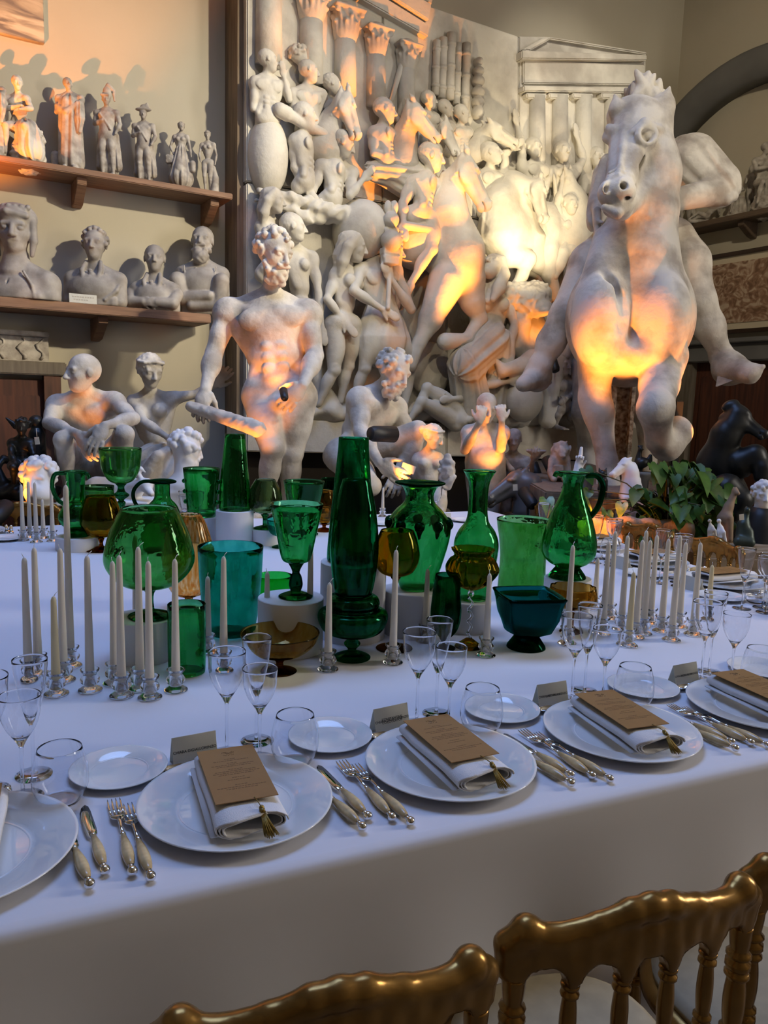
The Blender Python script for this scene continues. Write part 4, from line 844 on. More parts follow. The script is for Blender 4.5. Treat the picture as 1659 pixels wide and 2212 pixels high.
# white bust with curly hair seen from the side
Z = 4.95; S = Sculpt(.0065); u = 74*Z/F
head(S, D(402, 970, Z), vdir(.75, -.35, -.25), u, hair='wild', beard=1, seed=21); S.cap(D(398, 990, Z), D(402, 1025, Z), .062, .075, .04); S.ell(D(405, 1052, Z), (.155, .10, .085), (HR, HF, ZUP), .04); S.box(D(405, 1082, Z), (.13, .08, .07), (HR, HF, ZUP), .02, .03)
t = simple('white_curly_bust', 'white plaster bust with curly hair turned away, beside the seated woman', 'bust', D(402, 1060, Z), S, PLASTER_WHITE, 'bust'); stand(t, D(404, 1095, Z), .17, .14, D(404, 1100, Z)[2])
# white mask like head at the far left
Z = 4.55; S = Sculpt(.0065); u = 86*Z/F
head(S, D(84, 1036, Z), vdir(.05, .95, -.1), u, hair='wild', beard=2, seed=25); S.cap(D(84, 1070, Z-.05), D(78, 1104, Z-.03), .075, .02, .04)
t = simple('white_bearded_head', 'white plaster head of a bearded man at the far left, orange light on one cheek', 'bust', D(82, 1060, Z), S, PLASTER_WHITE, 'head'); stand(t, D(84, 1100, Z), .07, .07, D(84, 1092, Z)[2], BLACKM)
# lying ram
Z = 4.75; S = Sculpt(.008); mm = Z/F
S.cap(D(210, 1055, Z), D(290, 1055, Z), 26*mm, 22*mm, .05); S.cap(D(292, 1050, Z-.05), D(318, 1046, Z-.1), 15*mm, 13*mm, .03); S.cap(D(312, 1050, Z-.1), D(326, 1066, Z-.14), 12*mm, 7*mm, .02)
S.path([D(308, 1040, Z-.1), D(298, 1022, Z-.1), D(304, 1012, Z-.1), D(314, 1020, Z-.1)], [.016, .015, .012, .006], .01); S.box(D(255, 1084, Z), (80*mm, .14, 8*mm), (HR, HF, ZUP), .01, .03)
t = simple('lying_ram_statue', 'white plaster ram lying on a slab behind the green goblets', 'statue', D(255, 1060, Z), S, PLASTER_WHITE, 'ram'); stand(t, D(255, 1092, Z), .26, .14, D(255, 1092, Z)[2])
# dark bronze imp in front of the left door
Z = 4.75; mm = Z/F
J = dict(hd=(47, 922, .05), nk=(46, 946), sl=(26, 956), sr=(66, 956), el=(24, 984, .1), wl=(34, 1000, .16), er=(72, 982, .05), pl=(34, 1005), pr=(60, 1005), kl=(28, 1010, .2), al=(30, 1042, .15), kr=(70, 1012, .2), ar=(70, 1044, .12))
def imp(S, J_, um, t):
    for a, b in (((34, 920), (12, 902)), ((60, 918), (74, 905))): S.cap(D(*a, Z), D(*b, Z-.02), .022, .005, .01)
    S.path([D(30, 1000, Z), D(8, 990, Z), D(-6, 1010, Z-.05), D(6, 1040, Z-.05)], [.03, .02, .02, .03], .01); S.cap(D(80, 940, Z+.1), D(78, 1050, Z+.1), .05, .07, .03); S.ell(D(78, 912, Z+.1), .045, None, .02); S.ell(D(50, 1062, Z), (.22, .14, .07), (HR, HF, ZUP), .03, bump=(.02, 30))
t, _, _ = statue('bronze_imp', 'dark bronze winged imp crouching before the left door', J, 36, Z, vdir(.1, 1), vdir(.3, .9, -.2), m=BRONZE, hair='curly', plz=None, extra=imp, h=.0065, hands=False, seed=31)
stand(t, D(50, 1080, Z), .24, .16, D(50, 1076, Z)[2], DOORWOOD)
def paper_tag(label, px, py, Z, w, h_, tilt=0., string=None):
    t = root('price_tag', label, 'tag', D(px, py, Z)); ax = (vdir(math.cos(tilt), 0, math.sin(tilt)), CAMD, vdir(-math.sin(tilt), 0, math.cos(tilt)))
    MB().box(D(px, py, Z), (w*Z/F/2, .001, h_*Z/F/2), ax).build('card', PAPER, t, False)
    if string: MB().tube([D(*string, Z), D(px, py-h_*.45, Z)], .0015, 5).build('string', PAPER, t)
paper_tag('cream paper tag hanging in front of the dark bronze imp', 80, 952, 4.55, 10, 16, .1, (78, 925))
paper_tag('folded cream tag on the crouching man statue', 882, 1012, 5.22, 30, 18, -.3)
paper_tag('white tag on the grey horse head', 1113, 1053, 5.35, 10, 14, .1)
paper_tag('cream tag hanging from the bowl bearer', 1141, 1020, 5.7, 6, 13, .1, (1143, 1008))
paper_tag('cream tag on the green bronze cat', 1602, 1117, 4.30, 10, 13, .15)
# grey horse head
Z = 5.65; S = Sculpt(.0085); P = D(1124, 1030, Z); Mz = D(1054, 1080, Z-.10)
horse_head(S, P, Mz, vdir(.1, 1), np.linalg.norm(Mz-P)*1.1); S.path([lerp(P, Mz, .12), D(1140, 1050, Z), D(1150, 1100, Z)], [.065, .10, .15], .03)
for i in range(9): q = lerp(D(1122, 1024, Z), D(1172, 1078, Z), i/8)+ZUP*.03*math.sin(i*.4); S.ell(q, (.05, .03, .02), (vdir(.8, 0, .5), CAMD, vdir(-.5, 0, .8)), .012)
t = simple('grey_horse_head', 'glazed grey horse head sculpture between the vases', 'sculpture', D(1140, 1090, Z), S, GREYHORSE, 'horse_head'); stand(t, D(1152, 1110, Z), .16, .16, D(1152, 1110, Z)[2])
# stone lion holding a shield
Z = 5.75; mm = Z/F; S = Sculpt(.008)
S.cap(D(1208, 1020, Z), D(1208, 990, Z), 24*mm, 20*mm, .03, bump=(.012, 40)); S.ell(D(1212, 975, Z), (20*mm, .09, 22*mm), (HR, HF, ZUP), .02, bump=(.02, 60)); S.ell(D(1214, 978, Z-.08), (11*mm, .05, 13*mm), (HR, HF, ZUP), .02); S.ell(D(1215, 985, Z-.13), (6*mm, .03, 5*mm), None, .015)
for s in (-1, 1): S.path([D(1208+s*16, 995, Z-.04), D(1208+s*18, 1020, Z-.06), D(1208+s*12, 1036, Z-.1)], [8*mm, 7*mm, 7*mm], .02); S.ell(D(1213+s*5, 973, Z-.125), .008, None, .01, -1)
S.box(D(1206, 1018, Z-.1), (11*mm, .02, 14*mm), (HR, HF, ZUP), .01, .01)
t = simple('stone_lion', 'weathered stone lion sitting upright left of the plant', 'sculpture', D(1208, 1030, Z), S, PLASTER_OLD, 'lion'); stand(t, D(1208, 1045, Z), .14, .12, D(1208, 1042, Z)[2])
# white plaster hand pointing up
Z = 5.2; mm = Z/F; S = Sculpt(.0055); w_ = D(1249, 1010, Z); hand(S, w_, vdir(.1, 0, 1), vdir(-.3, 1), 44*mm, .9, 1); S.cap(D(1253, 992, Z), D(1256, 968, Z), 5*mm, 3.5*mm, .01); S.cap(D(1248, 1045, Z), w_, 20*mm, 9*mm, .02)
t = simple('white_hand_sculpture', 'white plaster hand pointing upward behind the green jug', 'sculpture', D(1248, 1040, Z), S, PLASTER_WHITE, 'hand'); stand(t, D(1248, 1050, Z), .08, .08, D(1248, 1050, Z)[2])
# white horse head
Z = 5.0; S = Sculpt(.007); P = D(1354, 998, Z); Mz = D(1323, 1026, Z-.06)
horse_head(S, P, Mz, vdir(.45, .9), np.linalg.norm(Mz-P)*1.12); S.path([lerp(P, Mz, .1), D(1362, 1022, Z), D(1364, 1066, Z)], [.032, .05, .078], .02); S.path([D(1350, 994, Z), D(1368, 1010, Z+.02), D(1378, 1050, Z+.02)], [.018, .024, .024], .015, bump=(.008, 80))
S.box(D(1362, 1080, Z), (24*Z/F, .08, 10*Z/F), (HR, HF, ZUP), .01, .02)
t = simple('white_horse_head', 'small white plaster horse head beside the plant', 'sculpture', D(1362, 1070, Z), S, PLASTER_WHITE, 'horse_head'); stand(t, D(1362, 1092, Z), .08, .08, D(1362, 1090, Z)[2])
# black cockerel on a column
Z = 5.2; mm = Z/F; S = Sculpt(.006)
S.ell(D(1386, 1000, Z), (16*mm, .05, 12*mm), (vdir(1, 0, .3), HF, vdir(-.3, 0, 1)), .02); S.cap(D(1378, 995, Z), D(1382, 975, Z), 7*mm, 5*mm, .01); S.ell(D(1384, 970, Z-.01), 5*mm, None, .01); S.cap(D(1386, 970, Z), D(1391, 972, Z), .008, .003, .005)
for i in range(3): S.ell(D(1380+3*i, 964, Z), .009, None, .004)
for i in range(4): S.path([D(1396, 998, Z), D(1405, 985+5*i, Z), D(1404, 1000+5*i, Z)], [.012, .012, .005], .006)
S.cap(D(1384, 1010, Z), D(1384, 1020, Z), .012, k=.01)
t = root('black_cockerel', 'small black bronze cockerel on a grey column', 'sculpture', D(1386, 1018, Z)); S.build('cockerel', BRONZE, t)
cz = D(1386, 1019, Z); MB().lathe([(.10, 0), (.10, .05), (.06, .08), (.05, cz[2]-.06), (.075, cz[2]-.02), (.075, cz[2]), (0, cz[2])], 16, (cz[0], cz[1], 0)).build('column', WALLGREY, t)
# black owl
Z = 4.9; mm = Z/F; S = Sculpt(.006); S.cap(D(1302, 1072, Z), D(1302, 1040, Z), 10*mm, 11*mm, .02, bump=(.005, 90)); S.ell(D(1302, 1024, Z), (10*mm, .03, 9*mm), (HR, HF, ZUP), .01)
for s in (-1, 1): S.cap(D(1302+s*6, 1018, Z), D(1302+s*8, 1010, Z), .01, .003, .006)
t = simple('black_owl', 'small black carved owl behind the green jug handle', 'sculpture', D(1302, 1060, Z), S, BRONZE, 'owl'); stand(t, D(1302, 1080, Z), .06, .06, D(1302, 1078, Z)[2])
# black rearing horse by the right door
Z = 5.0; S = Sculpt(.010); P = D(1586, 892, Z); Mz = D(1652, 940, Z-.1)
horse_head(S, P, Mz, vdir(.35, .95), np.linalg.norm(Mz-P)*1.08); S.path([lerp(P, Mz, .1), D(1568, 940, Z+.02), D(1550, 1000, Z+.1), D(1560, 1080, Z+.15)], [.065, .085, .12, .16], .06)
S.path([D(1600, 1000, Z), D(1630, 985, Z-.05), D(1648, 1012, Z-.1), D(1646, 1030, Z-.1)], [.10, .07, .05, .05], .03); S.path([D(1570, 1060, Z-.1), D(1600, 1080, Z-.15), D(1585, 1110, Z-.15)], [.11, .07, .05], .03)
S.path([D(1560, 1080, Z+.15), D(1575, 1180, Z+.2), D(1585, 1290, Z+.25)], [.16, .15, .15], .06)
for i in range(10): q = lerp(D(1580, 870, Z), D(1532, 990, Z+.08), i/9); S.ell(q+ZUP*rg.uniform(-.02, .02), (.05, .035, .03), (vdir(-.8, 0, -.3), HF, vdir(-.3, 0, .8)), .015)
t = simple('black_rearing_horse', 'large black bronze rearing horse in front of the right door', 'statue', D(1585, 1200, Z), S, BRONZE, 'horse'); stand(t, D(1585, 1300, Z+.25), .35, .3, .35, BLACKM)
# white female head on a dark post, far right
Z = 4.5; S = Sculpt(.0055); u = 54*Z/F; head(S, D(1648, 1070, Z), vdir(-.15, 1, -.1), u, hair='wild', seed=44); S.cap(D(1648, 1085, Z+.02), D(1648, 1096, Z+.02), .045, .05, .02)
t = simple('white_garland_head', 'white plaster female head with curled hair on a dark post', 'bust', D(1648, 1090, Z), S, PLASTER_WHITE, 'head'); c = D(1648, 1096, Z+.02); MB().lathe([(.11, 0), (.11, c[2]-.12), (.075, c[2]-.05), (.06, c[2]), (0, c[2])], 16, (c[0], c[1], 0)).build('post', BLACKM, t)
# green bronze cat and brown giraffe like carving on the plank table
Z = 4.35; mm = Z/F; S = Sculpt(.006); S.cap(D(1606, 1168, Z), D(1606, 1135, Z), 18*mm, 13*mm, .03); S.cap(D(1606, 1135, Z), D(1613, 1110, Z), 10*mm, 6*mm, .02); S.ell(D(1614, 1102, Z-.01), (6*mm, .02, 7*mm), (HR, HF, ZUP), .01); S.cap(D(1614, 1100, Z), D(1612, 1094, Z), .01, .004, .01)
S.path([D(1596, 1170, Z-.03), D(1622, 1172, Z-.05)], [.03, .02], .02); S.path([D(1618, 1150, Z-.02), D(1622, 1175, Z-.04)], [.025, .018], .02)
t = simple('green_bronze_cat', 'slim green bronze cat sitting upright on the plank table', 'sculpture', D(1606, 1172, Z), S, BRONZE_GREEN, 'cat'); CATZ = D(1606, 1178, Z)
Z = 4.5; mm = Z/F; S = Sculpt(.006); S.path([D(1566, 1120, Z), D(1574, 1095, Z), D(1588, 1062, Z)], [16*mm, 9*mm, 6*mm], .02); S.cap(D(1588, 1060, Z), D(1594, 1066, Z-.03), .018, .012, .01); S.path([D(1562, 1120, Z), D(1562, 1165, Z)], [10*mm, 7*mm], .02); S.path([D(1574, 1120, Z-.04), D(1576, 1165, Z-.04)], [10*mm, 7*mm], .02)
for s in (-1, 1): S.cap(D(1587+s*2, 1058, Z), D(1588+s*3, 1052, Z), .008, .004, .005)
simple('carved_brown_animal', 'brown carved long necked animal behind the plant leaves', 'sculpture', D(1568, 1165, Z), S, TERRACOTTA, 'animal')
for n_, (x, y, hh, mt, lb) in enumerate(((1556, 1150, 40, PLASTER_WHITE, 'white plaster draped figurine under the plant leaves'), (1536, 1146, 34, PLASTER, 'cream figurine next to the white draped one'))):
    Z = 4.3; mm = Z/F; S = Sculpt(.005); S.cap(D(x, y+hh*.55, Z), D(x, y, Z), hh*.22*mm, hh*.16*mm, .02, fold=(.004, 7)); S.cap(D(x, y, Z), D(x-2, y-hh*.4, Z), hh*.15*mm, hh*.1*mm, .02); S.ell(D(x-3, y-hh*.62, Z), hh*.12*mm, None, .008); S.path([D(x+3, y-hh*.3, Z), D(x+8, y, Z-.03), D(x+12, y+hh*.5, Z-.03)], hh*.07*mm, .01)
    simple('small_figurine', lb, 'figurine', D(x, y+hh*.6, Z), S, mt, 'figure')
# the tall black loudspeaker column
c = D(1458, 960, 5.6); t = root('black_speaker', 'slim black loudspeaker column behind the horse leg', 'speaker', (c[0], c[1], 0)); top = D(1460, 866, 5.6)[2]
MB().box((c[0], c[1], top/2+.02), (.028, .03, top/2-.02), (HR, HF, ZUP)).build('cabinet', BLACKM, t, False, .006); MB().box((c[0], c[1], .015), (.15, .15, .015)).build('base', BLACKM, t, False, .004)
# ------------------------------------------------------------------ statuettes and busts on the shelves
def shelf_pt(px, y, z): 
    d = ray(px, 400); P = EYE+d*(y/d[1]); return np.array([P[0], y, z])
def statuette(label, px, topy, y, z0, u, build, m=PLASTER_OLD, name='plaster_statuette', h=.0055):
    """stands at pixel column px on a shelf of height z0; build(S, P, s) gets a local frame: x right, toward viewer, up in units of head height"""
    b = shelf_pt(px, y, z0); 
    for _ in range(6): xx = proj(b+ZUP*.25)[0]; b[0] += (px-xx)*depth(b)/F*1.1
    s = u*depth(b)/F; t = root(name, label, 'statuette', b); S = Sculpt(h); P = lambda r, c, up: b+HR*r*s+CAMD*c*s+ZUP*up*s
    build(S, P, s); S.box(P(0, 0, .1), (.9*s, .75*s, .1*s), (HR, HF, ZUP), .01, .01); S.build('figure', m, t); return t
def jt(P, **k): return {a: P(*v) for a, v in k.items()}
YS = YB-.17
def toga(S, P, s):
    human(S, jt(P, hd=(-.1, .1, 7.0), nk=(0, 0, 6.3), sl=(-.95, 0, 5.95), sr=(.95, 0, 5.95), pl=(-.4, 0, 3.7), pr=(.4, 0, 3.7), el=(-1.05, .25, 4.7), wl=(-.2, .7, 5.1), er=(1.1, .1, 4.6), wr=(.9, .4, 3.6)), s, vdir(.2, 1), vdir(.6, .8), hair='crop', abs_=False)
    S.cap(P(0, 0, 5.3), P(.05, 0, .9), .85*s, 1.0*s, .15*s, fold=(.07*s, 8)); S.path([P(-.9, .3, 5.2), P(0, .85, 4.6), P(.9, .4, 5.4)], .22*s, .1*s); S.path([P(.9, .4, 5.3), P(1.0, .5, 4.2), P(.9, .5, 3.2)], [.3*s, .35*s, .2*s], .1*s, fold=(.05*s, 6))
    for q in (-.3, .5): S.cap(P(q, .3, .3), P(q+.05, .9, .25), .2*s, .16*s, .1*s)
    S.cap(P(-1.3, 0, .2), P(-1.3, 0, 1.3), .42*s, .42*s, .05*s)
def officer(hat):
    def f(S, P, s):
        human(S, jt(P, hd=(0, .1, 6.9), nk=(0, 0, 6.2), sl=(-.9, 0, 5.85), sr=(.9, 0, 5.85), pl=(-.35, 0, 3.6), pr=(.35, 0, 3.6), el=(-1.1, .1, 4.8), wl=(-.2, .6, 5.0), er=(1.25, .1, 4.8), wr=(.9, .4, 3.9), kl=(-.45, .2, 2.1), al=(-.5, 0, .5), kr=(.45, .1, 2.1), ar=(.5, 0, .5)), s, vdir(.1, 1), vdir(.3, .95), abs_=False, hair='short', feet=vdir(.1, 1), g=1.15)
        S.cap(P(0, -.1, 5.2), P(0, -.15, 4.0), .72*s, .75*s, .1*s)
        for q in (-1, 1): S.cap(P(q*.55, -.25, 3.9), P(q*.8, -.4, 1.2), .38*s, .42*s, .12*s, fold=(.05*s, 6)); S.ell(P(q*.95, 0, 5.9), (.3*s, .3*s, .16*s), None, .05*s)
        S.cap(P(0, -.4, 4), P(0, -.6, 1.0), .5*s, .7*s, .15*s, fold=(.05*s, 6)); S.path([P(-.5, .5, 5.6), P(0, .6, 5.0), P(.5, .55, 4.2)], .09*s, .05*s)
        if hat == 'plume': S.cap(P(0, 0, 7.3), P(.05, 0, 7.75), .42*s, .34*s, .1*s); S.path([P(-.1, .1, 7.8), P(.2, 0, 8.2), P(.6, -.2, 7.8), P(.65, -.3, 7.0)], [.14*s, .22*s, .2*s, .1*s], .06*s); S.cap(P(-.3, .45, 7.25), P(.3, .45, 7.25), .12*s, k=.05*s)
        else: S.ell(P(0, 0, 7.45), (.85*s, .42*s, .2*s), (HR, HF, ZUP), .06*s); S.ell(P(.1, -.1, 7.7), (.5*s, .2*s, .35*s), (HR, HF, ZUP), .08*s); S.ell(P(.35, -.1, 8.0), .16*s, None, .06*s)
    return f
def peasant(S, P, s):
    human(S, jt(P, hd=(.1, .15, 6.9), nk=(0, 0, 6.2), sl=(-.75, 0, 5.85), sr=(.75, 0, 5.85), pl=(-.4, 0, 3.8), pr=(.4, 0, 3.8), el=(-1.2, 0, 4.8), wl=(-.8, .4, 3.9), er=(1.05, .1, 4.7), wr=(1.25, .3, 3.6), al=(-.3, 0, .4), kl=(-.3, 0, 1.2), kr=(.4, 0, 1.2), ar=(.4, 0, .4)), s, vdir(.1, 1), vdir(.5, .85), sex='f', hair='bun', feet=vdir(0, 1))
    S.cap(P(0, 0, 4.3), P(0, 0, 1.5), .6*s, 1.35*s, .15*s, fold=(.08*s, 11)); S.cap(P(0, .2, 4.0), P(.1, .75, 2.2), .4*s, .6*s, .1*s)
    S.box(P(-1.15, .3, 3.3), (.45*s, .35*s, .45*s), (HR, HF, ZUP), .05*s, .1*s, bump=(.05*s, 30/s)); S.cap(P(1.4, .3, 2.9), P(1.45, .3, 2.2), .36*s, .3*s, .1*s)
def nude(S, P, s):
    human(S, jt(P, hd=(0, .15, 6.9), nk=(0, 0, 6.2), sl=(-.75, 0, 5.85), sr=(.75, 0, 5.9), pl=(-.38, 0, 3.7), pr=(.38, 0, 3.8), el=(-1.0, .1, 4.7), wl=(-.75, .5, 3.7), er=(1.05, 0, 4.7), wr=(.9, .2, 3.5), kl=(-.35, .3, 2.1), al=(-.3, 0, .5), kr=(.3, .2, 2.1), ar=(.3, -.1, .5)), s, vdir(-.2, 1), vdir(.1, .9, -.3), sex='f', hair='bun', feet=vdir(0, 1))
    S.path([P(.8, -.1, .2), P(.9, -.1, 2.0), P(.7, 0, 3.2)], [.55*s, .4*s, .25*s], .1*s)
def seated(S, P, s):
    human(S, jt(P, hd=(-.2, .25, 5.6), nk=(-.3, 0, 4.9), sl=(-1.05, 0, 4.6), sr=(.4, .2, 4.6), pl=(-.6, 0, 2.6), pr=(.2, 0, 2.6), el=(-1.1, .5, 3.7), wl=(.3, .8, 3.9), er=(.9, .5, 3.8), wr=(.2, .9, 3.6), kl=(-.7, 1.2, 2.4), al=(-.9, 1.0, .6), kr=(.7, 1.2, 2.4), ar=(.6, .9, .7)), s, vdir(.3, 1), vdir(.6, .8, -.2), hair='short', abs_=False)
    S.cap(P(.3, 0, .5), P(.5, 0, 1.8), 1.2*s, 1.0*s, .2*s, bump=(.12*s, 9/s)); S.cap(P(.5, .5, 2.3), P(.8, .6, .8), .7*s, .9*s, .15*s, fold=(.1*s, 7))
statuette('seated plaster youth statuette glowing orange on the upper shelf', 50, 0, YS, SH1, 29, seated, PLASTER)
statuette('tall toga clad plaster statuette with a short column, on the upper shelf', 153, 0, YS, SH1, 25.5, toga)
statuette('plaster officer statuette in a plumed helmet on the upper shelf', 232, 0, YS, SH1, 23, officer('plume'))
statuette('plaster officer statuette in a broad two cornered hat on the upper shelf', 311, 0, YS, SH1, 20.5, officer('bicorne'))
statuette('plaster peasant woman statuette carrying baskets on the upper shelf', 391, 0, YS, SH1, 18.8, peasant)
statuette('small nude plaster statuette at the right end of the upper shelf', 449, 0, YS, SH1, 17.6, nude)
statuette('draped plaster statuette cut off by the left picture edge on the upper shelf', -14, 0, YS, SH1, 24, toga)
# busts
def bust(label, px, hy, u, base_y, sw, y, build=None, hair='short', beard=0, face=None, m=PLASTER_BUST, seed=1, cut=None, tall=.0):
    z0 = SH2; hd = ony(px, hy, y); u_ = u*depth(hd)/F; b = np.array([hd[0], y, z0]); t = root('plaster_bust', label, 'bust', b); S = Sculpt(.0075)
    dz = hd[2]-z0; w = sw*depth(hd)/F; P = lambda r, c, up: b+HR*r+CAMD*c+ZUP*up
    nk = P(0, 0, dz-u_*.72); S.cap(nk, P(0, .02, dz-.15*u_), .21*u_, .19*u_, .06*u_); shz = dz-u_*.98
    for s in (-1, 1): S.cap(nk, P(s*w*.8, 0, shz-.12*u_), .22*u_, .26*u_, .12*u_); S.cap(P(s*w*.8, 0, shz-.12*u_), P(s*w*.86, .02, max(.03, shz-.8*u_)), .26*u_, .25*u_, .1*u_)
    S.ell(P(0, .05, shz-.45*u_), (w*.86, .40*u_, .55*u_), (HR, HF, ZUP), .15*u_); S.box(P(0, .03, max(shz-.7*u_, .12*u_)*.5), (w*.8, .32*u_, max(shz-.7*u_, .12*u_)*.5), (HR, HF, ZUP), .02, .1*u_)
    head(S, hd, vdir(.15, 1, -.05) if face is None else face, u_, hair=hair, beard=beard, seed=seed)
    if build: build(S, P, u_, w, dz, shz)
    S.box(P(0, 0, -.5+.001), (1.2, 1.2, .5), (HR, HF, ZUP), .002, .004, -1)
    S.build('bust', m, t); return t
YBu = YB-.24
def cowl(S, P, u, w, dz, sz):
    for s in (-1, 1): S.path([P(s*.38*u, .02*u, dz+.3*u), P(s*.41*u, .06*u, dz-.2*u), P(s*.36*u, .06*u, dz-.5*u)], [.09*u, .08*u, .05*u], .04*u)
    S.path([P(-.34*u, .24*u, dz+.28*u), P(0, .40*u, dz+.33*u), P(.34*u, .24*u, dz+.28*u)], .07*u, .03*u); S.ell(P(0, -.05*u, dz+.30*u), (.42*u, .46*u, .30*u), (HR, HF, ZUP), .03*u)
    for i in range(14): S.ell(P((i-7)*.06*u, .3*u-.02*u*abs(i-7), dz+.40*u+.06*u*(i % 2)), .06*u, None, .015*u)
    S.cap(P(0, .44*u, sz+.05*u), P(0, .47*u, .0), .022*u, k=.02*u, op=-1); [S.path([P(s_*.3*u, .36*u, sz+.1*u), P(s_*.5*u, .42*u, sz-.2*u), P(s_*.55*u, .42*u, .02*u)], .03*u, .03*u) for s_ in (-1, 1)]; S.cap(P(0, .05*u, sz+.1*u), P(0, .02*u, sz+.42*u), .34*u, .27*u, .04*u)
def lapels(S, P, u, sz, m=.9):
    for s in (-1, 1):
        S.path([P(s*.24*u, .16*u, sz+.42*u), P(s*.30*u, .36*u, sz+.12*u), P(s*.22*u, .47*u, sz-.22*u), P(.02*u, .52*u, sz-.5*u*m)], [.07*u, .085*u, .07*u, .04*u], .015*u); S.path([P(s*.42*u, .30*u, sz+.05*u), P(s*.44*u, .42*u, sz-.35*u), P(s*.36*u, .46*u, sz-.7*u)], .035*u, .02*u)
    for i in range(4): S.ell(P((i % 2-.5)*.05*u, .40*u+.03*u*i, sz+.12*u-.1*u*i), (.09*u, .06*u, .06*u), (HR, HF, ZUP), .015*u)
def sash(S, P, u, w, dz, sz):
    lapels(S, P, u, sz, .6)
    for i in range(4): S.path([P(-w*.98, .12*u, sz*.80-.15*u*i), P(-w*.5, .42*u, sz*.52-.13*u*i), P(0, .52*u, sz*.36-.10*u*i), P(w*.8, .34*u, sz*.26-.06*u*i)], .065*u, .02*u)
    S.path([P(w*.95, .1*u, sz*.9), P(w*.85, .36*u, sz*.5), P(w*.5, .46*u, sz*.2)], .07*u, .02*u)
def folded(S, P, u, w, dz, sz):
    lapels(S, P, u, sz, .7)
    for s in (-1, 1): S.path([P(s*w*1.0, .05*u, sz*.7), P(s*w*.92, .40*u, .30*u), P(s*.25*u, .60*u, .30*u)], [.24*u, .22*u, .15*u], .04*u); hand(S, P(s*.3*u, .62*u, .30*u), vdir(-s, .2), vdir(0, -1), u*.8, .6, s)
    for i in range(3): S.path([P(-w*.5+.15*u*i, .48*u, .1*u), P(-w*.3+.2*u*i, .54*u, .02*u)], .05*u, .02*u)
def crossed(S, P, u, w, dz, sz):
    S.path([P(-w*.9, .1, sz-.4*u), P(-w*.7, .42*u, sz-1.0*u), P(w*.45, .58*u, sz-.92*u)], [.28*u, .24*u, .17*u], .06*u); S.path([P(w*.9, .1, sz-.4*u), P(w*.8, .4*u, sz-1.15*u), P(-w*.3, .5*u, sz-1.25*u)], [.28*u, .24*u, .18*u], .06*u)
    S.ell(P(0, .34*u, dz-.55*u), (.26*u, .2*u, .26*u), (HR, HF, ZUP), .06*u, bump=(.03*u, 20/u)); S.path([P(-.03, .40*u, sz+.05*u), P(-.03, .47*u, sz-.3*u), P(-.03, .49*u, sz-.7*u)], .03*u, .015*u); [S.path([P(s_*.55*u, .34*u, sz+.1*u), P(s_*.5*u, .44*u, sz-.3*u), P(s_*.45*u, .46*u, sz-.7*u)], .025*u, .02*u) for s_ in (-1, 1)]; [S.path([P(-w*.6+.3*u*i, .50*u, sz-.9*u), P(-w*.5+.3*u*i, .62*u, sz-1.05*u)], .03*u, .02*u) for i in range(5)]
bust('large grey bust of a stern man in an ear flap cap, lower shelf', 34, 500, 100, 640, 82, YBu, cowl, 'bald', 0, vdir(.25, .95, -.05), seed=51)
bust('grey bust of a man with side curls and diagonal sash on the lower shelf', 205, 530, 66, 645, 62, YBu, sash, 'curly', 0, vdir(.1, 1, 0), seed=52)
bust('small grey bust of an old man with folded hands on the lower shelf', 334, 560, 58, 665, 48, YBu, folded, 'crop', 0, vdir(.25, .95, 0), seed=53)
bust('grey bust of a bearded man with crossed arms at the shelf end', 437, 522, 62, 670, 52, YBu, crossed, 'crop', 2, vdir(.05, 1, .05), seed=54)
# name card on the lower shelf
c = ony(179, 644, S2Y+.03); t = root('shelf_card', 'small white lettered card standing on the lower shelf edge', 'card', c); zz = SH2
MB().box((c[0], S2Y+.02, zz+.035), (.095, .003, .032)).build('card', PAPER, t, False)
for k in range(2):
    for i in range(9 if k == 0 else 6): MB().box((c[0]-.07+.0175*i+.01*k, S2Y+.0165, zz+.046-.02*k), (.006, .0006, .004)).build('lettering', mat('faded_ink', (.42, .38, .32), .8) if 'faded_ink' not in bpy.data.materials else bpy.data.materials['faded_ink'], t, False)
# figure groups on the right wall shelf
def rstat(label, px, py, u, build, m=PLASTER_OLD):
    x = XR-.15; p = onx(px, py, x); b = np.array([x, p[1], SH3]); s = u*depth(b)/F; t = root('plaster_statuette', label, 'statuette', b); S = Sculpt(.0075)
    P = lambda r, c, up: b+HR*r*s+CAMD*c*s+ZUP*up*s; build(S, P, s); S.box((XR+.497, b[1], b[2]), (.5, 3, 3), None, .002, .004, -1); S.build('figure', m, t)
def pair(S, P, s):
    for q in (-.9, .9): human(S, jt(P, hd=(q, .1, 5.6), nk=(q, 0, 4.9), sl=(q-.7, 0, 4.6), sr=(q+.7, 0, 4.6), pl=(q-.3, 0, 2.8), pr=(q+.3, 0, 2.8), el=(q-.9, .2, 3.7), er=(q+.9, .2, 3.7), kl=(q-.4, .4, 1.6), al=(q-.3, 0, .3), kr=(q+.4, .3, 1.6), ar=(q+.5, 0, .3)), s, vdir(0, 1), vdir(-q, .8), abs_=False)
    S.box(P(0, 0, .15), (1.9*s, .8*s, .15*s), (HR, HF, ZUP), .02, .02)
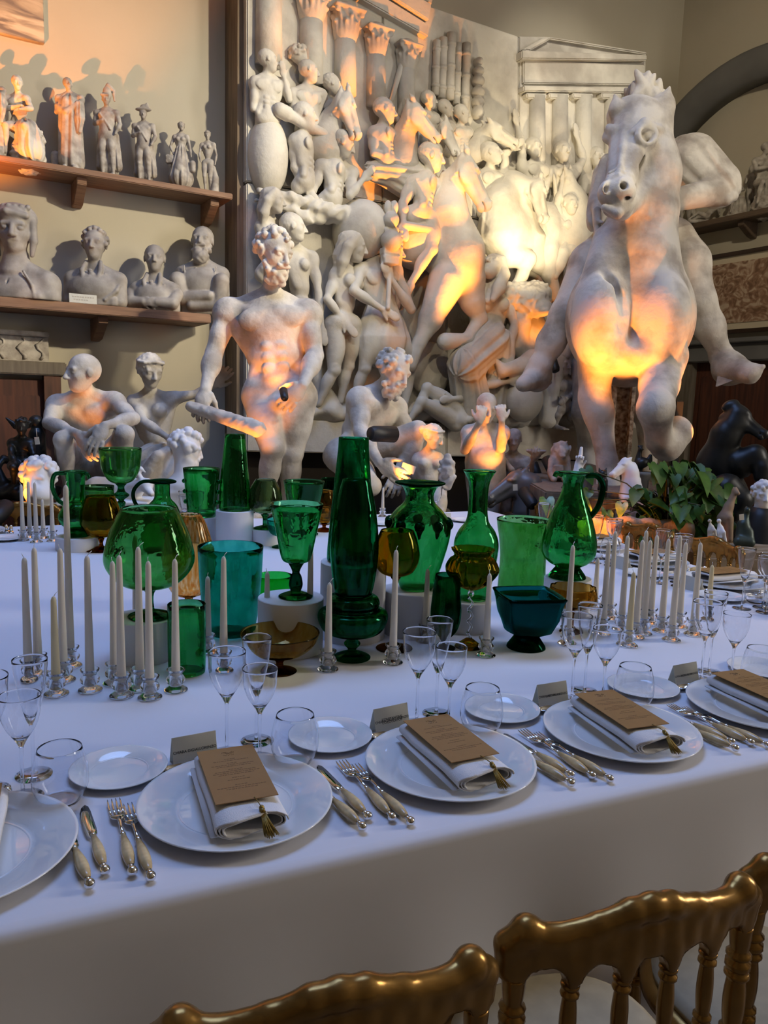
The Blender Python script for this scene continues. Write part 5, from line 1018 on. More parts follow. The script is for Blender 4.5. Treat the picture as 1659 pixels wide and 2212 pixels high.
def reclining(S, P, s):
    human(S, jt(P, hd=(1.9, .1, 3.6), nk=(1.5, 0, 3.0), sl=(1.2, .5, 2.7), sr=(1.8, -.3, 2.7), pl=(-.2, .2, 1.1), pr=(0, -.2, 1.1), kl=(-1.5, .4, 1.6), al=(-2.8, .3, .6), kr=(-1.3, .1, 1.0), ar=(-2.6, 0, .5), el=(1.6, .7, 1.6), er=(2.0, -.2, 1.5)), s, vdir(-.5, .6, .6), vdir(-.4, .9), abs_=False)
    S.box(P(0, 0, .25), (3.0*s, .8*s, .25*s), (HR, HF, ZUP), .02, .1*s)
def reader(S, P, s):
    seated(S, P, s); human(S, jt(P, hd=(2.0, .1, 6.8), nk=(2.1, 0, 6.1), sl=(1.5, 0, 5.8), sr=(2.7, 0, 5.8), pl=(1.9, 0, 3.8), pr=(2.4, 0, 3.8), el=(1.2, .3, 4.8), er=(2.9, 0, 4.8), kl=(1.9, .2, 2.1), al=(1.9, 0, .4), kr=(2.5, 0, 2.1), ar=(2.5, 0, .4)), s, vdir(-.3, 1), vdir(-.8, .5, -.3), abs_=False); S.box(P(1, 0, .2), (2.2*s, .9*s, .2*s), (HR, HF, ZUP), .02, .05*s)
rstat('plaster group of two standing figures on the right shelf beside the rider', 1478, 470, 15, pair)
rstat('reclining plaster figure on the right shelf under the rider elbow', 1528, 450, 14, reclining)
rstat('plaster group of a seated and a leaning figure on the right shelf', 1588, 430, 15, reader)
rstat('large plaster figure group at the right picture edge on the shelf', 1648, 420, 23, seated)
# ------------------------------------------------------------------ the table and its settings
TA = math.radians(-6.5); TU = np.array([math.cos(TA), math.sin(TA), 0]); TV = np.array([-math.sin(TA), math.cos(TA), 0]); TZ = .75
U0, U1, V0, V1 = -2.3, 2.74, 1.03, 4.42
def tb(u, v, z=0.): return TU*u+TV*v+ZUP*(TZ+z)
# cloth: top sheet that rounds over the edge and falls to the floor in slack folds
def cloth():
    per = []; n = 150
    for i in range(n): per.append((U0+(U1-U0)*i/n, V0, 0, -1))
    for i in range(n): per.append((U1, V0+(V1-V0)*i/n, 1, 0))
    for i in range(n): per.append((U1-(U1-U0)*i/n, V1, 0, 1))
    for i in range(n): per.append((U0, V1-(V1-V0)*i/n, -1, 0))
    prof = [(-.02, 0), (-.008, -.001), (-.001, -.006), (.003, -.018), (.006, -.06)]+[(.01+.02*t, -.06-.68*t) for t in (.15, .3, .5, .7, .85, 1)]
    v = []; f = []; m = len(per); k = len(prof); L = 0; px = None
    for j, (u, w, nu, nv) in enumerate(per):
        a = j/m*2*math.pi
        for o, z in prof:
            d = max(0, -z-.05); wob = d*(.045*math.sin(a*31)+.03*math.sin(a*57+1.)+.02*math.sin(a*17+2)); q = tb(u+nu*(o+wob+d*.03), w+nv*(o+wob+d*.03), z); v.append(q)
    for j in range(m):
        for i in range(k-1): f.append((j*k+i, ((j+1) % m)*k+i, ((j+1) % m)*k+i+1, j*k+i+1))
    mb = MB().add(v, f); gu, gv = 30, 22; b = []
    for i in range(gu+1):
        for j in range(gv+1): b.append(tb(U0+.02+(U1-U0-.04)*i/gu, V0+.02+(V1-V0-.04)*j/gv))
    mb.add(b, [(i*(gv+1)+j, (i+1)*(gv+1)+j, (i+1)*(gv+1)+j+1, i*(gv+1)+j+1) for i in range(gu) for j in range(gv)]); return mb
tag(cloth().build('tablecloth', CLOTH), 'white floor length cloth covering the long banquet table', 'tablecloth')
# ---- prototypes, all in a local frame: x to the guest's right, y away from the guest
PROTO = {}
def charger():
    t = thing('charger_plate', '', 'plate'); r = .165
    pr = [(0, .004), (.098, .004), (.104, .006), (.112, .013), (r-.004, .020), (r, .0215), (r+.0005, .0195), (r-.006, .016), (.112, .008), (.10, .0), (.09, 0), (0, 0)]
    MB().lathe(pr, 72).build('plate', PORC, t); MB().lathe([(.094, .0042), (.096, .0052), (.098, .0042)], 64).build('well_ring', PORC, t); return t
def bread():
    t = thing('bread_plate', '', 'plate'); r = .088
    MB().lathe([(0, .004), (.05, .004), (.053, .005), (.058, .009), (r-.003, .0125), (r, .0135), (r, .0118), (.058, .006), (.05, 0), (0, 0)], 56).build('plate', PORC, t); MB().lathe([(.051, .0045), (.0525, .0055), (.054, .0055)], 48).build('well_ring', PORC, t); return t
def handle(t, y0, y1, m=HORN):
    """horn handle lying along y with silver ferrule and ball"""
    L = y1-y0; pts = [(0, y0+L*i/10, .009) for i in range(11)]; MB().tube(pts, [.0035, .0062, .0078, .0088, .0092, .0090, .0084, .0075, .0064, .0052, .0042], 12).build('handle', m, t)
    mb = MB(); mb.ball((0, y1+.004, .0085), .0052, 12, 8); mb.tube([(0, y1-.002, .0085), (0, y1+.003, .0085)], .0046, 12)
    mb.build('ferrule', SILVER, t)
    mb = MB(); mb.tube([(0, y0+.002, .009), (0, y0-.006, .009)], [.0045, .0036], 12); mb.ball((0, y0-.012, .0085), .0078, 14, 8); mb.build('ball_end', SILVER, t)
def fork():
    t = thing('fork', '', 'fork'); handle(t, 0, .088)
    mb = MB(); mb.tube([(0, .09, .009), (0, .115, .010), (0, .13, .011), (0, .142, .010)], [.003, .0026, .003, .0045], 8)
    v = []; prof = [(.138, .004, .0095), (.145, .0105, .0085), (.155, .0125, .0065), (.165, .0125, .005)]
    for y, w, z in prof: v += [(-w, y, z+.002), (w, y, z+.002), (w, y, z), (-w, y, z)]
    f = []
    for i in range(3):
        for k in range(4): f.append((i*4+k, i*4+(k+1) % 4, (i+1)*4+(k+1) % 4, (i+1)*4+k))
    mb.add(v, f+[(0, 3, 2, 1), (12, 13, 14, 15)])
    for i in range(4):
        x = (i-1.5)*.0068; mb.tube([(x, .163, .0058), (x, .185, .0045), (x, .205, .0060), (x*.98, .214, .0078)], [.0021, .0019, .0016, .0006], 7)
    mb.build('fork_head', SILVER, t); return t
def knife():
    t = thing('table_knife', '', 'knife'); handle(t, 0, .085)
    mb = MB(); y = [.088, .098, .112, .14, .17, .188, .194]; lw = [-.004, -.009, -.0105, -.0105, -.009, -.004, 0]; rw = [.004, .0075, .0085, .0085, .0085, .007, .003]; v = []
    for i in range(7): v += [(lw[i], y[i], .0062), (rw[i], y[i], .0072), (rw[i], y[i], .0042), (lw[i], y[i], .0052)]
    f = [(i*4+k, i*4+(k+1) % 4, (i+1)*4+(k+1) % 4, (i+1)*4+k) for i in range(6) for k in range(4)]+[(0, 3, 2, 1), (24, 25, 26, 27)]
    mb.add(v, f).build('blade', SILVER, t, True); return t
def spoon():
    t = thing('dessert_spoon', '', 'spoon'); handle(t, 0, .07); mb = MB(); mb.tube([(0, .072, .009), (0, .09, .010), (0, .104, .009)], [.003, .0025, .004], 8)
    v = []; f = []; n = 14
    for s, z in ((1, .010), (.97, .0085), (.7, .004), (.3, .002), (.28, .001), (.72, .003), (1.0, .0085)):
        for k in range(n): a = 2*math.pi*k/n; v.append((.0145*s*math.sin(a), .124-.024*s*math.cos(a), z))
    for i in range(6):
        for k in range(n): f.append((i*n+k, i*n+(k+1) % n, (i+1)*n+(k+1) % n, (i+1)*n+k))
    f += [tuple(range(3*n, 4*n)), tuple(range(4*n, 5*n))[::-1]]; mb.add(v, f).build('spoon_bowl', SILVER, t); return t
def napkin():
    t = thing('folded_napkin', '', 'napkin'); mb = MB(); w = .058; n = 13
    # rolled layers: a flattened spiral strip extruded along y
    path = []; 
    for i in range(46):
        a = i/45*2.6*2*math.pi; k = 1-.22*i/45; x = w*k*math.copysign(abs(math.cos(a))**.45, math.cos(a)); z = .016+.0155*k*math.copysign(abs(math.sin(a))**.7, math.sin(a))*(1-.25*abs(math.cos(a))); path.append((x, z))
    v = []; f = []; ys = [-.125, -.122, -.06, .0, .06, .118, .12]; m = len(path)
    for j, y in enumerate(ys):
        for i, (x, z) in enumerate(path): v.append((x*(1+.02*math.sin(j*2.)), y+.006*math.sin(x*60), z+.0015*math.sin(j*1.7+x*40)))
    for j in range(len(ys)-1):
        for i in range(m-1): f.append((j*m+i, j*m+i+1, (j+1)*m+i+1, (j+1)*m+i))
    o = mb.add(v, f).build('linen', NAPKIN, t); md = o.modifiers.new('thick', 'SOLIDIFY'); md.thickness = .0022; md.offset = 0
    MB().box((-.052, .0, .0035), (.012, .118, .0022)).build('under_fold', NAPKIN, t, True, .0015); return t
def menu(lines=True):
    t = thing('menu_card', '', 'menu'); hx, hy = .051, .098
    MB().box((0, 0, .0006), (hx, hy, .0006)).build('card', KRAFT, t, False)
    mb = MB(); rr = random.Random(3)
    for k, (y, w) in enumerate(((.052, .010), (.046, .030), (.036, .008), (.030, .036), (.024, .028), (.012, .010), (.006, .034), (.0, .038), (-.006, .030), (-.018, .009), (-.026, .018), (-.044, .009), (-.051, .040), (-.057, .026))):
        x = -w
        while x < w: l = rr.uniform(.002, .006); mb.box((x+l/2, y, .00125), (l/2, .0009, .0001)); x += l+.0014
    mb.build('printed_lines', KRAFTINK, t, False)
    e = MB()
    for k in range(9): a = k*.7; e.tube([(-.010+.0025*k, .076+.004*math.sin(a), .00126), (-.008+.0025*k, .076+.005*math.cos(a*1.3), .00126)], .0005, 4)
    for k in range(7): e.tube([(-.009+.003*k, .067+.002*math.sin(k*2.), .00126), (-.0075+.003*k, .068+.002*math.cos(k*3.), .00126)], .0005, 4)
    e.build('emblem', KRAFTINK, t, False)
    MB().tube([(.012, -hy+.004, .0016), (.013, -hy-.008, .0025), (.016, -hy-.026, .0005)], .0009, 6).build('cord', TASSEL, t)
    ts = MB(); rr = random.Random(5)
    ts.ball((.0165, -hy-.028, -.001), .0044, 8, 6); ts.tube([(.0165, -hy-.030, -.002), (.0175, -hy-.035, -.006)], .0046, 8)
    for k in range(60):
        a = rr.uniform(0, 6.28); q = rr.uniform(.2, 1); x = .0165; ts.tube([(x+.003*q*math.cos(a), -hy-.031, -.003+.003*q*math.sin(a)), (x+.004+.0075*q*math.cos(a), -hy-.046+.003*q*math.sin(a), -.019), (x+.009+.013*q*math.cos(a), -hy-.058+.008*q*math.sin(a)+.003*rr.random(), -.0345+.002*rr.random())], [.0008, .0008, .0006], 4)
    ts.build('tassel', TASSEL, t); return t
def card():
    t = thing('place_card', '', 'place card'); w, h_, d = .043, .052, .030
    MB().prism([(-w, 0, 0), (-w, d*.5, h_), (-w, d*.5+.0012, h_), (-w, .0014, 0)], (2*w, 0, 0)).build('front_leaf', PAPER, t, False); MB().prism([(-w, d, 0), (-w, d*.5, h_), (-w, d*.5+.0004, h_+.0008), (-w, d+.0014, 0)], (2*w, 0, 0)).build('back_leaf', PAPER, t, False); return t
def smooth(pts, per=5):
    """Catmull-Rom through (r, z) points"""
    P_ = [np.array(p, float) for p in pts]; P_ = [2*P_[0]-P_[1]]+P_+[2*P_[-1]-P_[-2]]; out = []
    for i in range(1, len(P_)-2):
        for k in range(per):
            t = k/per; a, b, c, d = P_[i-1:i+3]; out.append(.5*((2*b)+(-a+c)*t+(2*a-5*b+4*c-d)*t*t+(-a+3*b-3*c+d)*t**3))
    out.append(P_[-2]); return [(max(float(p[0]), 0.), float(p[1])) for p in out]
def shell(outer, th, floor=None):
    """closed glass wall: outer profile bottom to top, inner back down"""
    n = len(outer); inner = []
    for i, (r, z) in enumerate(outer):
        a = outer[max(i-1, 0)]; b = outer[min(i+1, n-1)]; dr, dz = b[0]-a[0], b[1]-a[1]; l = math.hypot(dr, dz)+1e-9
        inner.append((max(r-th*dz/l, 0), z+th*dr/l))
    fl = outer[0][1]+(floor or th*1.6); inner = [(r, z) for r, z in inner if z >= fl]
    r0 = inner[0][0] if inner else 0
    a = outer[-1]; b = inner[-1]; outer = outer+[((a[0]*.75+b[0]*.25), max(a[1], b[1])+th*.3), ((a[0]*.25+b[0]*.75), max(a[1], b[1])+th*.3)]
    return [(0, outer[0][1])]+outer+inner[::-1]+[(r0*.6, fl), (0, fl)]
def stemglass(name, H_, r, bowl_h, foot=.034, rim=1.):
    t = thing(name, '', 'glass'); z0 = H_-bowl_h
    out = smooth([(.004, z0), (.010, z0+.012), (r*.72, z0+bowl_h*.38), (r*.93, z0+bowl_h*.62), (r*.96*rim, z0+bowl_h*.85), (r*rim, H_)], 4)
    MB().lathe(shell(out, .0007, .016), 36).build('bowl', CLEAR, t)
    MB().lathe([(0, .0036), (.0045, .0036), (.0034, .014), (.0030, .03), (.0030, z0-.02), (.0036, z0-.004), (.0040, z0-.0002), (0, z0-.0002)], 14).build('stem', CLEAR, t)
    MB().lathe([(0, 0), (foot, 0), (foot, .0012), (foot*.6, .0022), (.006, .0034), (0, .0034)], 36).build('foot', CLEAR, t); return t
def tumbler():
    t = thing('water_tumbler', '', 'glass'); out = smooth([(.018, 0), (.030, .003), (.043, .025), (.0465, .045), (.043, .075), (.036, .100)], 5)
    MB().lathe(shell(out, .0008, .006), 44).build('bowl', CLEAR, t); return t
for nm, fn in (('charger', charger), ('bread', bread), ('fork', fork), ('knife', knife), ('spoon', spoon), ('napkin', napkin), ('menu', menu), ('card', card), ('wine', lambda: stemglass('wine_glass', .212, .037, .105)), ('flute', lambda: stemglass('champagne_flute', .222, .027, .125, .032, 1.12)), ('white', lambda: stemglass('wine_glass', .188, .034, .092)), ('tumbler', tumbler)):
    PROTO[nm] = [fn(), False]
def put(kind, label, loc, rz, group=None, tilt=None):
    p, used = PROTO[kind]; o = copy_tree(p) if used else p; PROTO[kind][1] = True
    o.location = [float(x) for x in loc]; o.rotation_euler = (tilt or 0, 0, rz); o['label'] = label
    if group: o['group'] = group
    return o
def text_mesh(body, size, mt, parent, loc, rot):
    cu = bpy.data.curves.new('lettering', 'FONT'); cu.body = body; cu.size = size; cu.align_x = 'CENTER'; cu.align_y = 'CENTER'; cu.space_line = .85; cu.offset = size*.012
    tmp = bpy.data.objects.new('tmp', cu); COL.objects.link(tmp); dg = bpy.context.evaluated_depsgraph_get(); me = bpy.data.meshes.new_from_object(tmp.evaluated_get(dg)); bpy.data.objects.remove(tmp)
    o = link('lettering', me, mt, parent); o.location = loc; o.rotation_euler = rot; return o
def setting(u, v, rot, where, full=True, text=None, jit=0., skip=()):
    """rot: 0 near side, 90 right end, 180 far side"""
    a = math.radians(rot); ex = TU*math.cos(a)+TV*math.sin(a); ey = -TU*math.sin(a)+TV*math.cos(a); rz = TA+a; c = tb(u, v)
    L = lambda x, y, z=0.: c+ex*x+ey*y+ZUP*(z+.0006)
    def go(kind, label, x, y, r=0., z=0., tilt=None, group=None):
        if kind in skip: return None
        return put(kind, label+' '+where, L(x, y, z), rz+r, group, tilt)
    go('charger', 'white charger plate', 0, 0, group='charger plates')
    go('napkin', 'folded white napkin on the plate', .0, -.005, -.04+jit, .0225, group='napkins')
    go('menu', 'brown menu card with gold tassel', .0, .008, -.03+jit, .0600, group='menu cards')
    go('bread', 'small white bread plate', -.175, .20, group='bread plates')
    if full:
        go('fork', 'outer fork', -.186, -.125, .035, group='forks'); go('fork', 'inner fork', -.163, -.148, .06, group='forks')
        go('knife', 'inner knife', .172, -.138, .16, .002, group='knives'); go('knife', 'outer knife', .195, -.108, .10, group='knives')
        go('spoon', 'dessert spoon', .045, .178, math.pi/2+.1, group='spoons')
    cd_ = go('card', 'folded place card', -.035, .188, .09+jit, group='place cards')
    if text and cd_: sl = math.atan2(.052, .015); text_mesh(text[0], text[1], INK, cd_, (0, .0068, .0248), (sl, 0, 0))
    go('wine', 'large wine glass', .028, .205, group='wine glasses'); go('flute', 'tall champagne flute', .098, .245, group='flutes'); go('white', 'small wine glass', .082, .158, group='wine glasses')
    go('tumbler', 'stemless water tumbler', .142, .112+.01, group='tumblers')
NEAR = ['at the leftmost near place, cut by the picture edge', 'at the second near place from the left', 'at the third near place from the left', 'at the fourth near place from the left', 'at the fifth near place, right picture edge']
TXT = [None, ('CHIARA DIGIALLORENZO', .0072), ('CONSTANTINE\nCOCCOLATOS', .0074), ('JAKE LESLAU', .0068), ('BECCY SADES', .0064)]
for i in range(5): setting(-.132+.4185*i, 1.232, 0, NEAR[i], True, TXT[i], (0, 0, .05, -.06, -.02)[i], skip=('card', 'bread') if i == 0 else ())
setting(-.132+.4185*5, 1.232, 0, 'at the near place beyond the right picture edge', False, None, skip=('charger', 'napkin', 'menu', 'card', 'wine', 'flute', 'white', 'tumbler'))
for i, w in enumerate(('at the right end, nearest corner', 'at the right end, place before the gold chair', 'at the right end, second gold chair', 'at the right end, behind the candle cluster')):
    setting(2.54, 1.85+.41*i, 90, w, i < 3)
for i, w in enumerate(('at the far side, left picture edge', 'at the far side behind the left jug', 'at the far side behind the tall bottle', 'at the far side behind the amphora vase')):
    setting((-.35, .75, 1.6, 2.15)[i], 4.22, 180, w, i == 0)
# ------------------------------------------------------------------ coloured glass, risers and candles
GREEN = glass('emerald_glass', (.30, .72, .43), streak=(.40, .79, .52), sc=(25, 25, 8)); DGREEN = glass('deep_green_glass', (.12, .44, .25)); TEAL = glass('teal_glass', (.16, .64, .53), streak=(.22, .72, .60), sc=(30, 30, 20))
BGREEN = glass('bright_green_glass', (.16, .78, .28)); LGREEN = glass('light_green_glass', (.44, .74, .46), streak=(.50, .80, .52), sc=(25, 25, 12)); SMOKE = glass('smoke_green_glass', (.58, .70, .56))
AMBER = glass('amber_glass', (.80, .66, .34), streak=(.76, .56, .22), sc=(60, 60, 8)); OLIVE = glass('olive_amber_glass', (.66, .60, .18), streak=(.72, .50, .10), sc=(90, 90, 12)); BROWNG = glass('brown_glass', (.42, .21, .06)); ORANGE = glass('orange_ribbed_glass', (.98, .90, .74), streak=(.92, .66, .32), sc=(110, 110, 2))
BLACKG = glass('blackish_green_glass', (.03, .18, .10)); DTEAL = glass('dark_teal_glass', (.06, .38, .36)); MOTTLE = glass('mottled_green_glass', (.20, .70, .48), streak=(.11, .50, .31), sc=(70, 70, 10))
class Spot: pass
def spot(x, yf, rpx, z):
    """table position of a round foot whose front edge is at yf; returns base point and scales"""
    y = yf
    for _ in range(3):
        B = onz(x, y, z); d = np.linalg.norm(B-EYE); y = yf-rpx*(CZ-z)/d
    s = depth(B)/F; p0 = proj(B)[1]; p1 = proj(B+ZUP*.1)[1]; q = Spot(); q.B = B; q.s = s; q.sv = .1/(p0-p1); q.y0 = p0; return q
RISERS = {}
def riser(key, label, x, r, yf, ytop):
    q = spot(x, yf, r, TZ); h_ = (q.y0-ytop)*q.sv; t = root('white_riser', label, 'riser', q.B+ZUP*.0006); c = q.B; rr = r*q.s
    MB().lathe([(0, 0), (rr, 0), (rr, h_-.002), (rr-.002, h_), (0, h_)], 48, c+ZUP*.0006).build('drum', RISER, t); sharp(t.children[0], 40); RISERS[key] = (q, h_); return t
riser('v6', 'white drum riser under the big green snifter', 310, 66, 1440, 1332)
riser('v13', 'white drum riser under the green goblet with knopped stem', 627, 70, 1425, 1290)
riser('v18', 'tall white drum riser under the tallest green bottle', 760, 70, 1394, 1214)
riser('v21', 'white drum riser under the green amphora vase', 890, 66, 1382, 1272)
riser('v22', 'white drum riser under the long necked carafe', 1008, 50, 1372, 1294)
riser('v26', 'white drum riser under the green jug with black handle', 1222, 50, 1335, 1248)
riser('v9', 'white drum riser under the tall tapered bottle at the back', 507, 40, 1182, 1102)
riser('v1', 'low white drum riser under the left green jug', 167, 44, 1194, 1158)
riser('v8', 'white drum riser under the green beaker with prunts', 436, 32, 1172, 1116)
riser('v11', 'low white drum riser under the smoke green snifter', 572, 30, 1180, 1142)
def on(key, dx=0, dd=0):
    """spot on top of a riser"""
    q, h_ = RISERS[key]; n = Spot(); n.B = q.B+ZUP*(h_+.0012)+HR*dx*q.s+HF*dd; n.s = depth(n.B)/F; n.y0 = proj(n.B)[1]; n.sv = .1/(n.y0-proj(n.B+ZUP*.1)[1]); return n
def vase(name, label, q, parts, cat='vase', seg=44, wave=None):
    """parts: (part name, material, profile [(r_px, y_px)], wall thickness or 0 for solid)"""
    t = root(name, label, cat, q.B+ZUP*.0006); B = q.B+ZUP*.0006
    for nm, m, pf, th in parts:
        pr = [(r*q.s, (q.y0-y)*q.sv) for r, y in pf]; sm = smooth(pr, 5)
        if th: pp = shell(sm, th)
        else: pp = [(0, sm[0][1])]+sm+[(0, sm[-1][1])]
        MB().lathe(pp, seg, B, rad=wave if (wave and nm in ('body', 'bowl')) else None).build(nm, m, t)
    return t, B
def handle_tube(t, q, pts, r, m, n=10, lat=None):
    """pts in px (x offset from axis, y); lies in the picture-parallel plane through the axis"""
    d = lat if lat is not None else HR; B = q.B
    P_ = smooth([(p[0]+1000, p[1]) for p in pts], 5); P_ = [B+d*(x-1000)*q.s+ZUP*((q.y0-y)*q.sv) for x, y in P_]
    MB().tube(P_, r*q.s, n).build('handle', m, t)
# back left
q = on('v1'); t, B = vase('green_jug', 'green glass jug with loop handle and pinched spout at the back left', q, [('foot', DGREEN, [(26, q.y0), (25, q.y0-5), (15, q.y0-14)], 0), ('body', GREEN, [(14, q.y0-14.5), (30, q.y0-24), (37, q.y0-42), (28, q.y0-62), (19, q.y0-76), (19, q.y0-110), (21, q.y0-132), (24, q.y0-138)], .0022)], 'jug')
handle_tube(t, q, [(-20, q.y0-134), (-44, q.y0-130), (-50, q.y0-104), (-40, q.y0-78), (-24, q.y0-66)], 4.5, DGREEN); handle_tube(t, q, [(20, q.y0-136), (27, q.y0-132), (30, q.y0-124)], 4, DGREEN); t.children[-1].name = 'spout'
q = spot(214, 1150, 28, TZ); vase('green_tumbler', 'plain green tumbler half hidden behind the left jug', q, [('body', LGREEN, [(27, q.y0), (29, q.y0-6), (31, 1100), (33, 1050)], .0022)], 'glass')
q = spot(263, 1142, 30, TZ); vase('tall_goblet', 'tall green goblet with dark knopped stem at the back left', q, [('foot', DGREEN, [(30, q.y0), (28, q.y0-3), (8, q.y0-9)], 0), ('stem', DGREEN, [(7, q.y0-9.5), (6, 1100), (9, 1086), (6, 1080), (17, 1070), (9, 1062), (7, 1052), (11, 1047)], 0), ('bowl', LGREEN, [(10, 1046.5), (26, 1038), (38, 1018), (42, 994), (44, 970)], .0022)], 'goblet')
q = spot(219, 1195, 34, TZ); vase('amber_snifter', 'amber brandy snifter with mottled bowl at the back left', q, [('foot', BROWNG, [(33, q.y0), (32, q.y0-2), (8, q.y0-8)], 0), ('stem', BROWNG, [(5, q.y0-8.5), (4, 1172), (7, 1163)], 0), ('bowl', OLIVE, [(6, 1162.5), (30, 1152), (43, 1126), (38, 1096), (29, 1072)], .002)], 'glass')
q = spot(352, 1196, 40, TZ); t, B = vase('handled_flask', 'dark green flask with ring lip and long curved handle', q, [('body', GREEN, [(38, q.y0), (46, q.y0-14), (44, q.y0-44), (33, 1098), (18, 1078), (16, 1062), (16, 1046)], .0026), ('lip', BLACKG, [(17, 1046), (28, 1044), (29, 1040), (20, 1037)], 0)], 'bottle')
handle_tube(t, q, [(-20, 1041), (-44, 1044), (-60, 1060), (-62, 1078), (-54, 1096), (-42, 1112)], 4, BLACKG)
q = on('v6', 16); vase('big_snifter', 'very large green brandy snifter on a riser at the left', q, [('foot', DGREEN, [(46, q.y0), (44, q.y0-4), (12, q.y0-14)], 0), ('stem', DGREEN, [(9, q.y0-14.5), (7, 1300), (8, 1284), (13, 1274)], 0), ('bowl', LGREEN, [(12, 1273.5), (62, 1258), (93, 1216), (86, 1166), (70, 1126), (57, 1101)], .0026)], 'glass', 56)
q = spot(408, 1318, 26, TZ); vase('ribbed_amber_vase', 'orange ribbed tulip vase behind the big snifter', q, [('foot', BROWNG, [(24, q.y0), (22, q.y0-3), (8, q.y0-9)], 0), ('stem', AMBER, [(7, q.y0-9.5), (6, 1300), (9, 1292)], 0), ('body', ORANGE, [(8, 1291.5), (36, 1276), (52, 1230), (50, 1180), (36, 1132), (25, 1113)], .0022)], 'vase', 56, lambda a, i: 1+.035*math.cos(14*a))
q = on('v8'); t, B = vase('prunted_beaker', 'green flared beaker with raised prunts at the back', q, [('body', GREEN, [(28, q.y0), (30, q.y0-5), (34, 1066), (39, 1012)], .0026)], 'vase')
for s_ in (-1, 1):
    for k in range(3): MB().ball(B+HR*s_*(34+1.5*k)*q.s+ZUP*(q.y0-1084+22*k)*q.sv-HF*.005, 5*q.s, 10, 6).build('prunt', DGREEN, t)
q = on('v9'); vase('tapered_bottle', 'tall tapered green bottle on a riser at the back', q, [('body', GREEN, [(32, q.y0), (33.5, q.y0-8), (32, 1050), (26, 990), (21, 940)], .003)], 'bottle')
q = on('v11'); vase('smoke_snifter', 'smoke green snifter behind the goblet', q, [('foot', DGREEN, [(24, q.y0), (23, q.y0-2), (6, q.y0-7)], 0), ('stem', DGREEN, [(5, q.y0-7.5), (5, 1120), (9, 1112)], 0), ('bowl', SMOKE, [(8, 1111.5), (28, 1102), (36, 1082), (31, 1055), (21, 1036)], .002)], 'glass')
q = spot(655, 1160, 34, TZ); vase('green_goblet', 'green goblet with wide rim at the back centre', q, [('foot', DGREEN, [(32, q.y0), (30, q.y0-3), (7, q.y0-9)], 0), ('stem', DGREEN, [(6, q.y0-9.5), (6, 1112), (10, 1104)], 0), ('bowl', GREEN, [(9, 1103.5), (32, 1094), (39, 1070), (44, 1040)], .0024)], 'goblet')
q = spot(604, 1186, 18, TZ); vase('small_coupe', 'small green coupe in front of the smoke snifter', q, [('foot', DGREEN, [(17, q.y0), (16, q.y0-2), (4, q.y0-6)], 0), ('stem', DGREEN, [(3, q.y0-6.5), (3, 1166), (5, 1160)], 0), ('bowl', TEAL, [(5, 1159.5), (20, 1152), (27, 1136), (29, 1122)], .002)], 'glass')
q = spot(700, 1150, 20, TZ); vase('amber_goblet', 'amber goblet peeping out behind the tallest bottle', q, [('foot', BROWNG, [(22, q.y0), (20, q.y0-2), (5, q.y0-7)], 0), ('stem', BROWNG, [(4, q.y0-7.5), (4, 1136), (7, 1132)], 0), ('bowl', AMBER, [(6, 1131.5), (20, 1120), (22, 1090), (18, 1060)], .002)], 'goblet')
q = spot(716, 1128, 20, TZ); vase('dark_goblet', 'dark green goblet behind the tallest bottle', q, [('foot', BLACKG, [(22, q.y0), (20, q.y0-2), (5, q.y0-7)], 0), ('stem', BLACKG, [(4, q.y0-7.5), (4, 1096), (8, 1090)], 0), ('bowl', DGREEN, [(7, 1089.5), (22, 1078), (25, 1056), (24, 1034)], .0022)], 'goblet')
# middle row
q = on('v13', 10); vase('knopped_goblet', 'green goblet with tapering bowl and thick knopped stem', q, [('foot', DGREEN, [(36, q.y0), (35, q.y0-3), (12, q.y0-12)], 0), ('stem', BLACKG, [(11, q.y0-12.5), (15, q.y0-26), (12, q.y0-44), (8, q.y0-52), (11, q.y0-62), (18, q.y0-74)], 0), ('bowl', GREEN, [(17, q.y0-74.5), (31, q.y0-82), (42, q.y0-130), (56, q.y0-198)], .0028)], 'goblet')
q = spot(498, 1382, 50, TZ); vase('teal_vase', 'large teal green cylindrical vase', q, [('body', TEAL, [(44, q.y0), (52, q.y0-10), (58, q.y0-40), (65, 1260), (69, 1182)], .0032)], 'vase', 56)
q = spot(592, 1300, 36, TZ); vase('green_dish', 'bright green shallow dish behind the knopped goblet', q, [('body', BGREEN, [(32, q.y0), (36, q.y0-8), (39, q.y0-48)], .0026)], 'bowl')
q = spot(404, 1464, 38, TZ); vase('small_green_tumbler', 'straight dark green tumbler standing in front of the big snifter', q, [('body', GREEN, [(36, q.y0), (39, q.y0-6), (40, 1380), (40, 1306)], .003), ], 'glass')
q = spot(604, 1462, 34, TZ); vase('amber_compote', 'wide amber compote dish on a foot', q, [('foot', BROWNG, [(36, q.y0), (35, q.y0-2), (10, q.y0-10)], 0), ('stem', BROWNG, [(9, q.y0-10.5), (8, q.y0-20), (15, q.y0-28)], 0), ('bowl', AMBER, [(14, q.y0-28.5), (50, q.y0-40), (76, q.y0-62), (85, q.y0-84)], .0024)], 'dish', 56)
q = on('v18', -6); vase('tall_bottle', 'tallest dark green bottle in the centre', q, [('body', MOTTLE, [(48, q.y0), (52, q.y0-10), (48, 1140), (38, 1030), (33, 975), (32, 950)], .0034)], 'bottle')
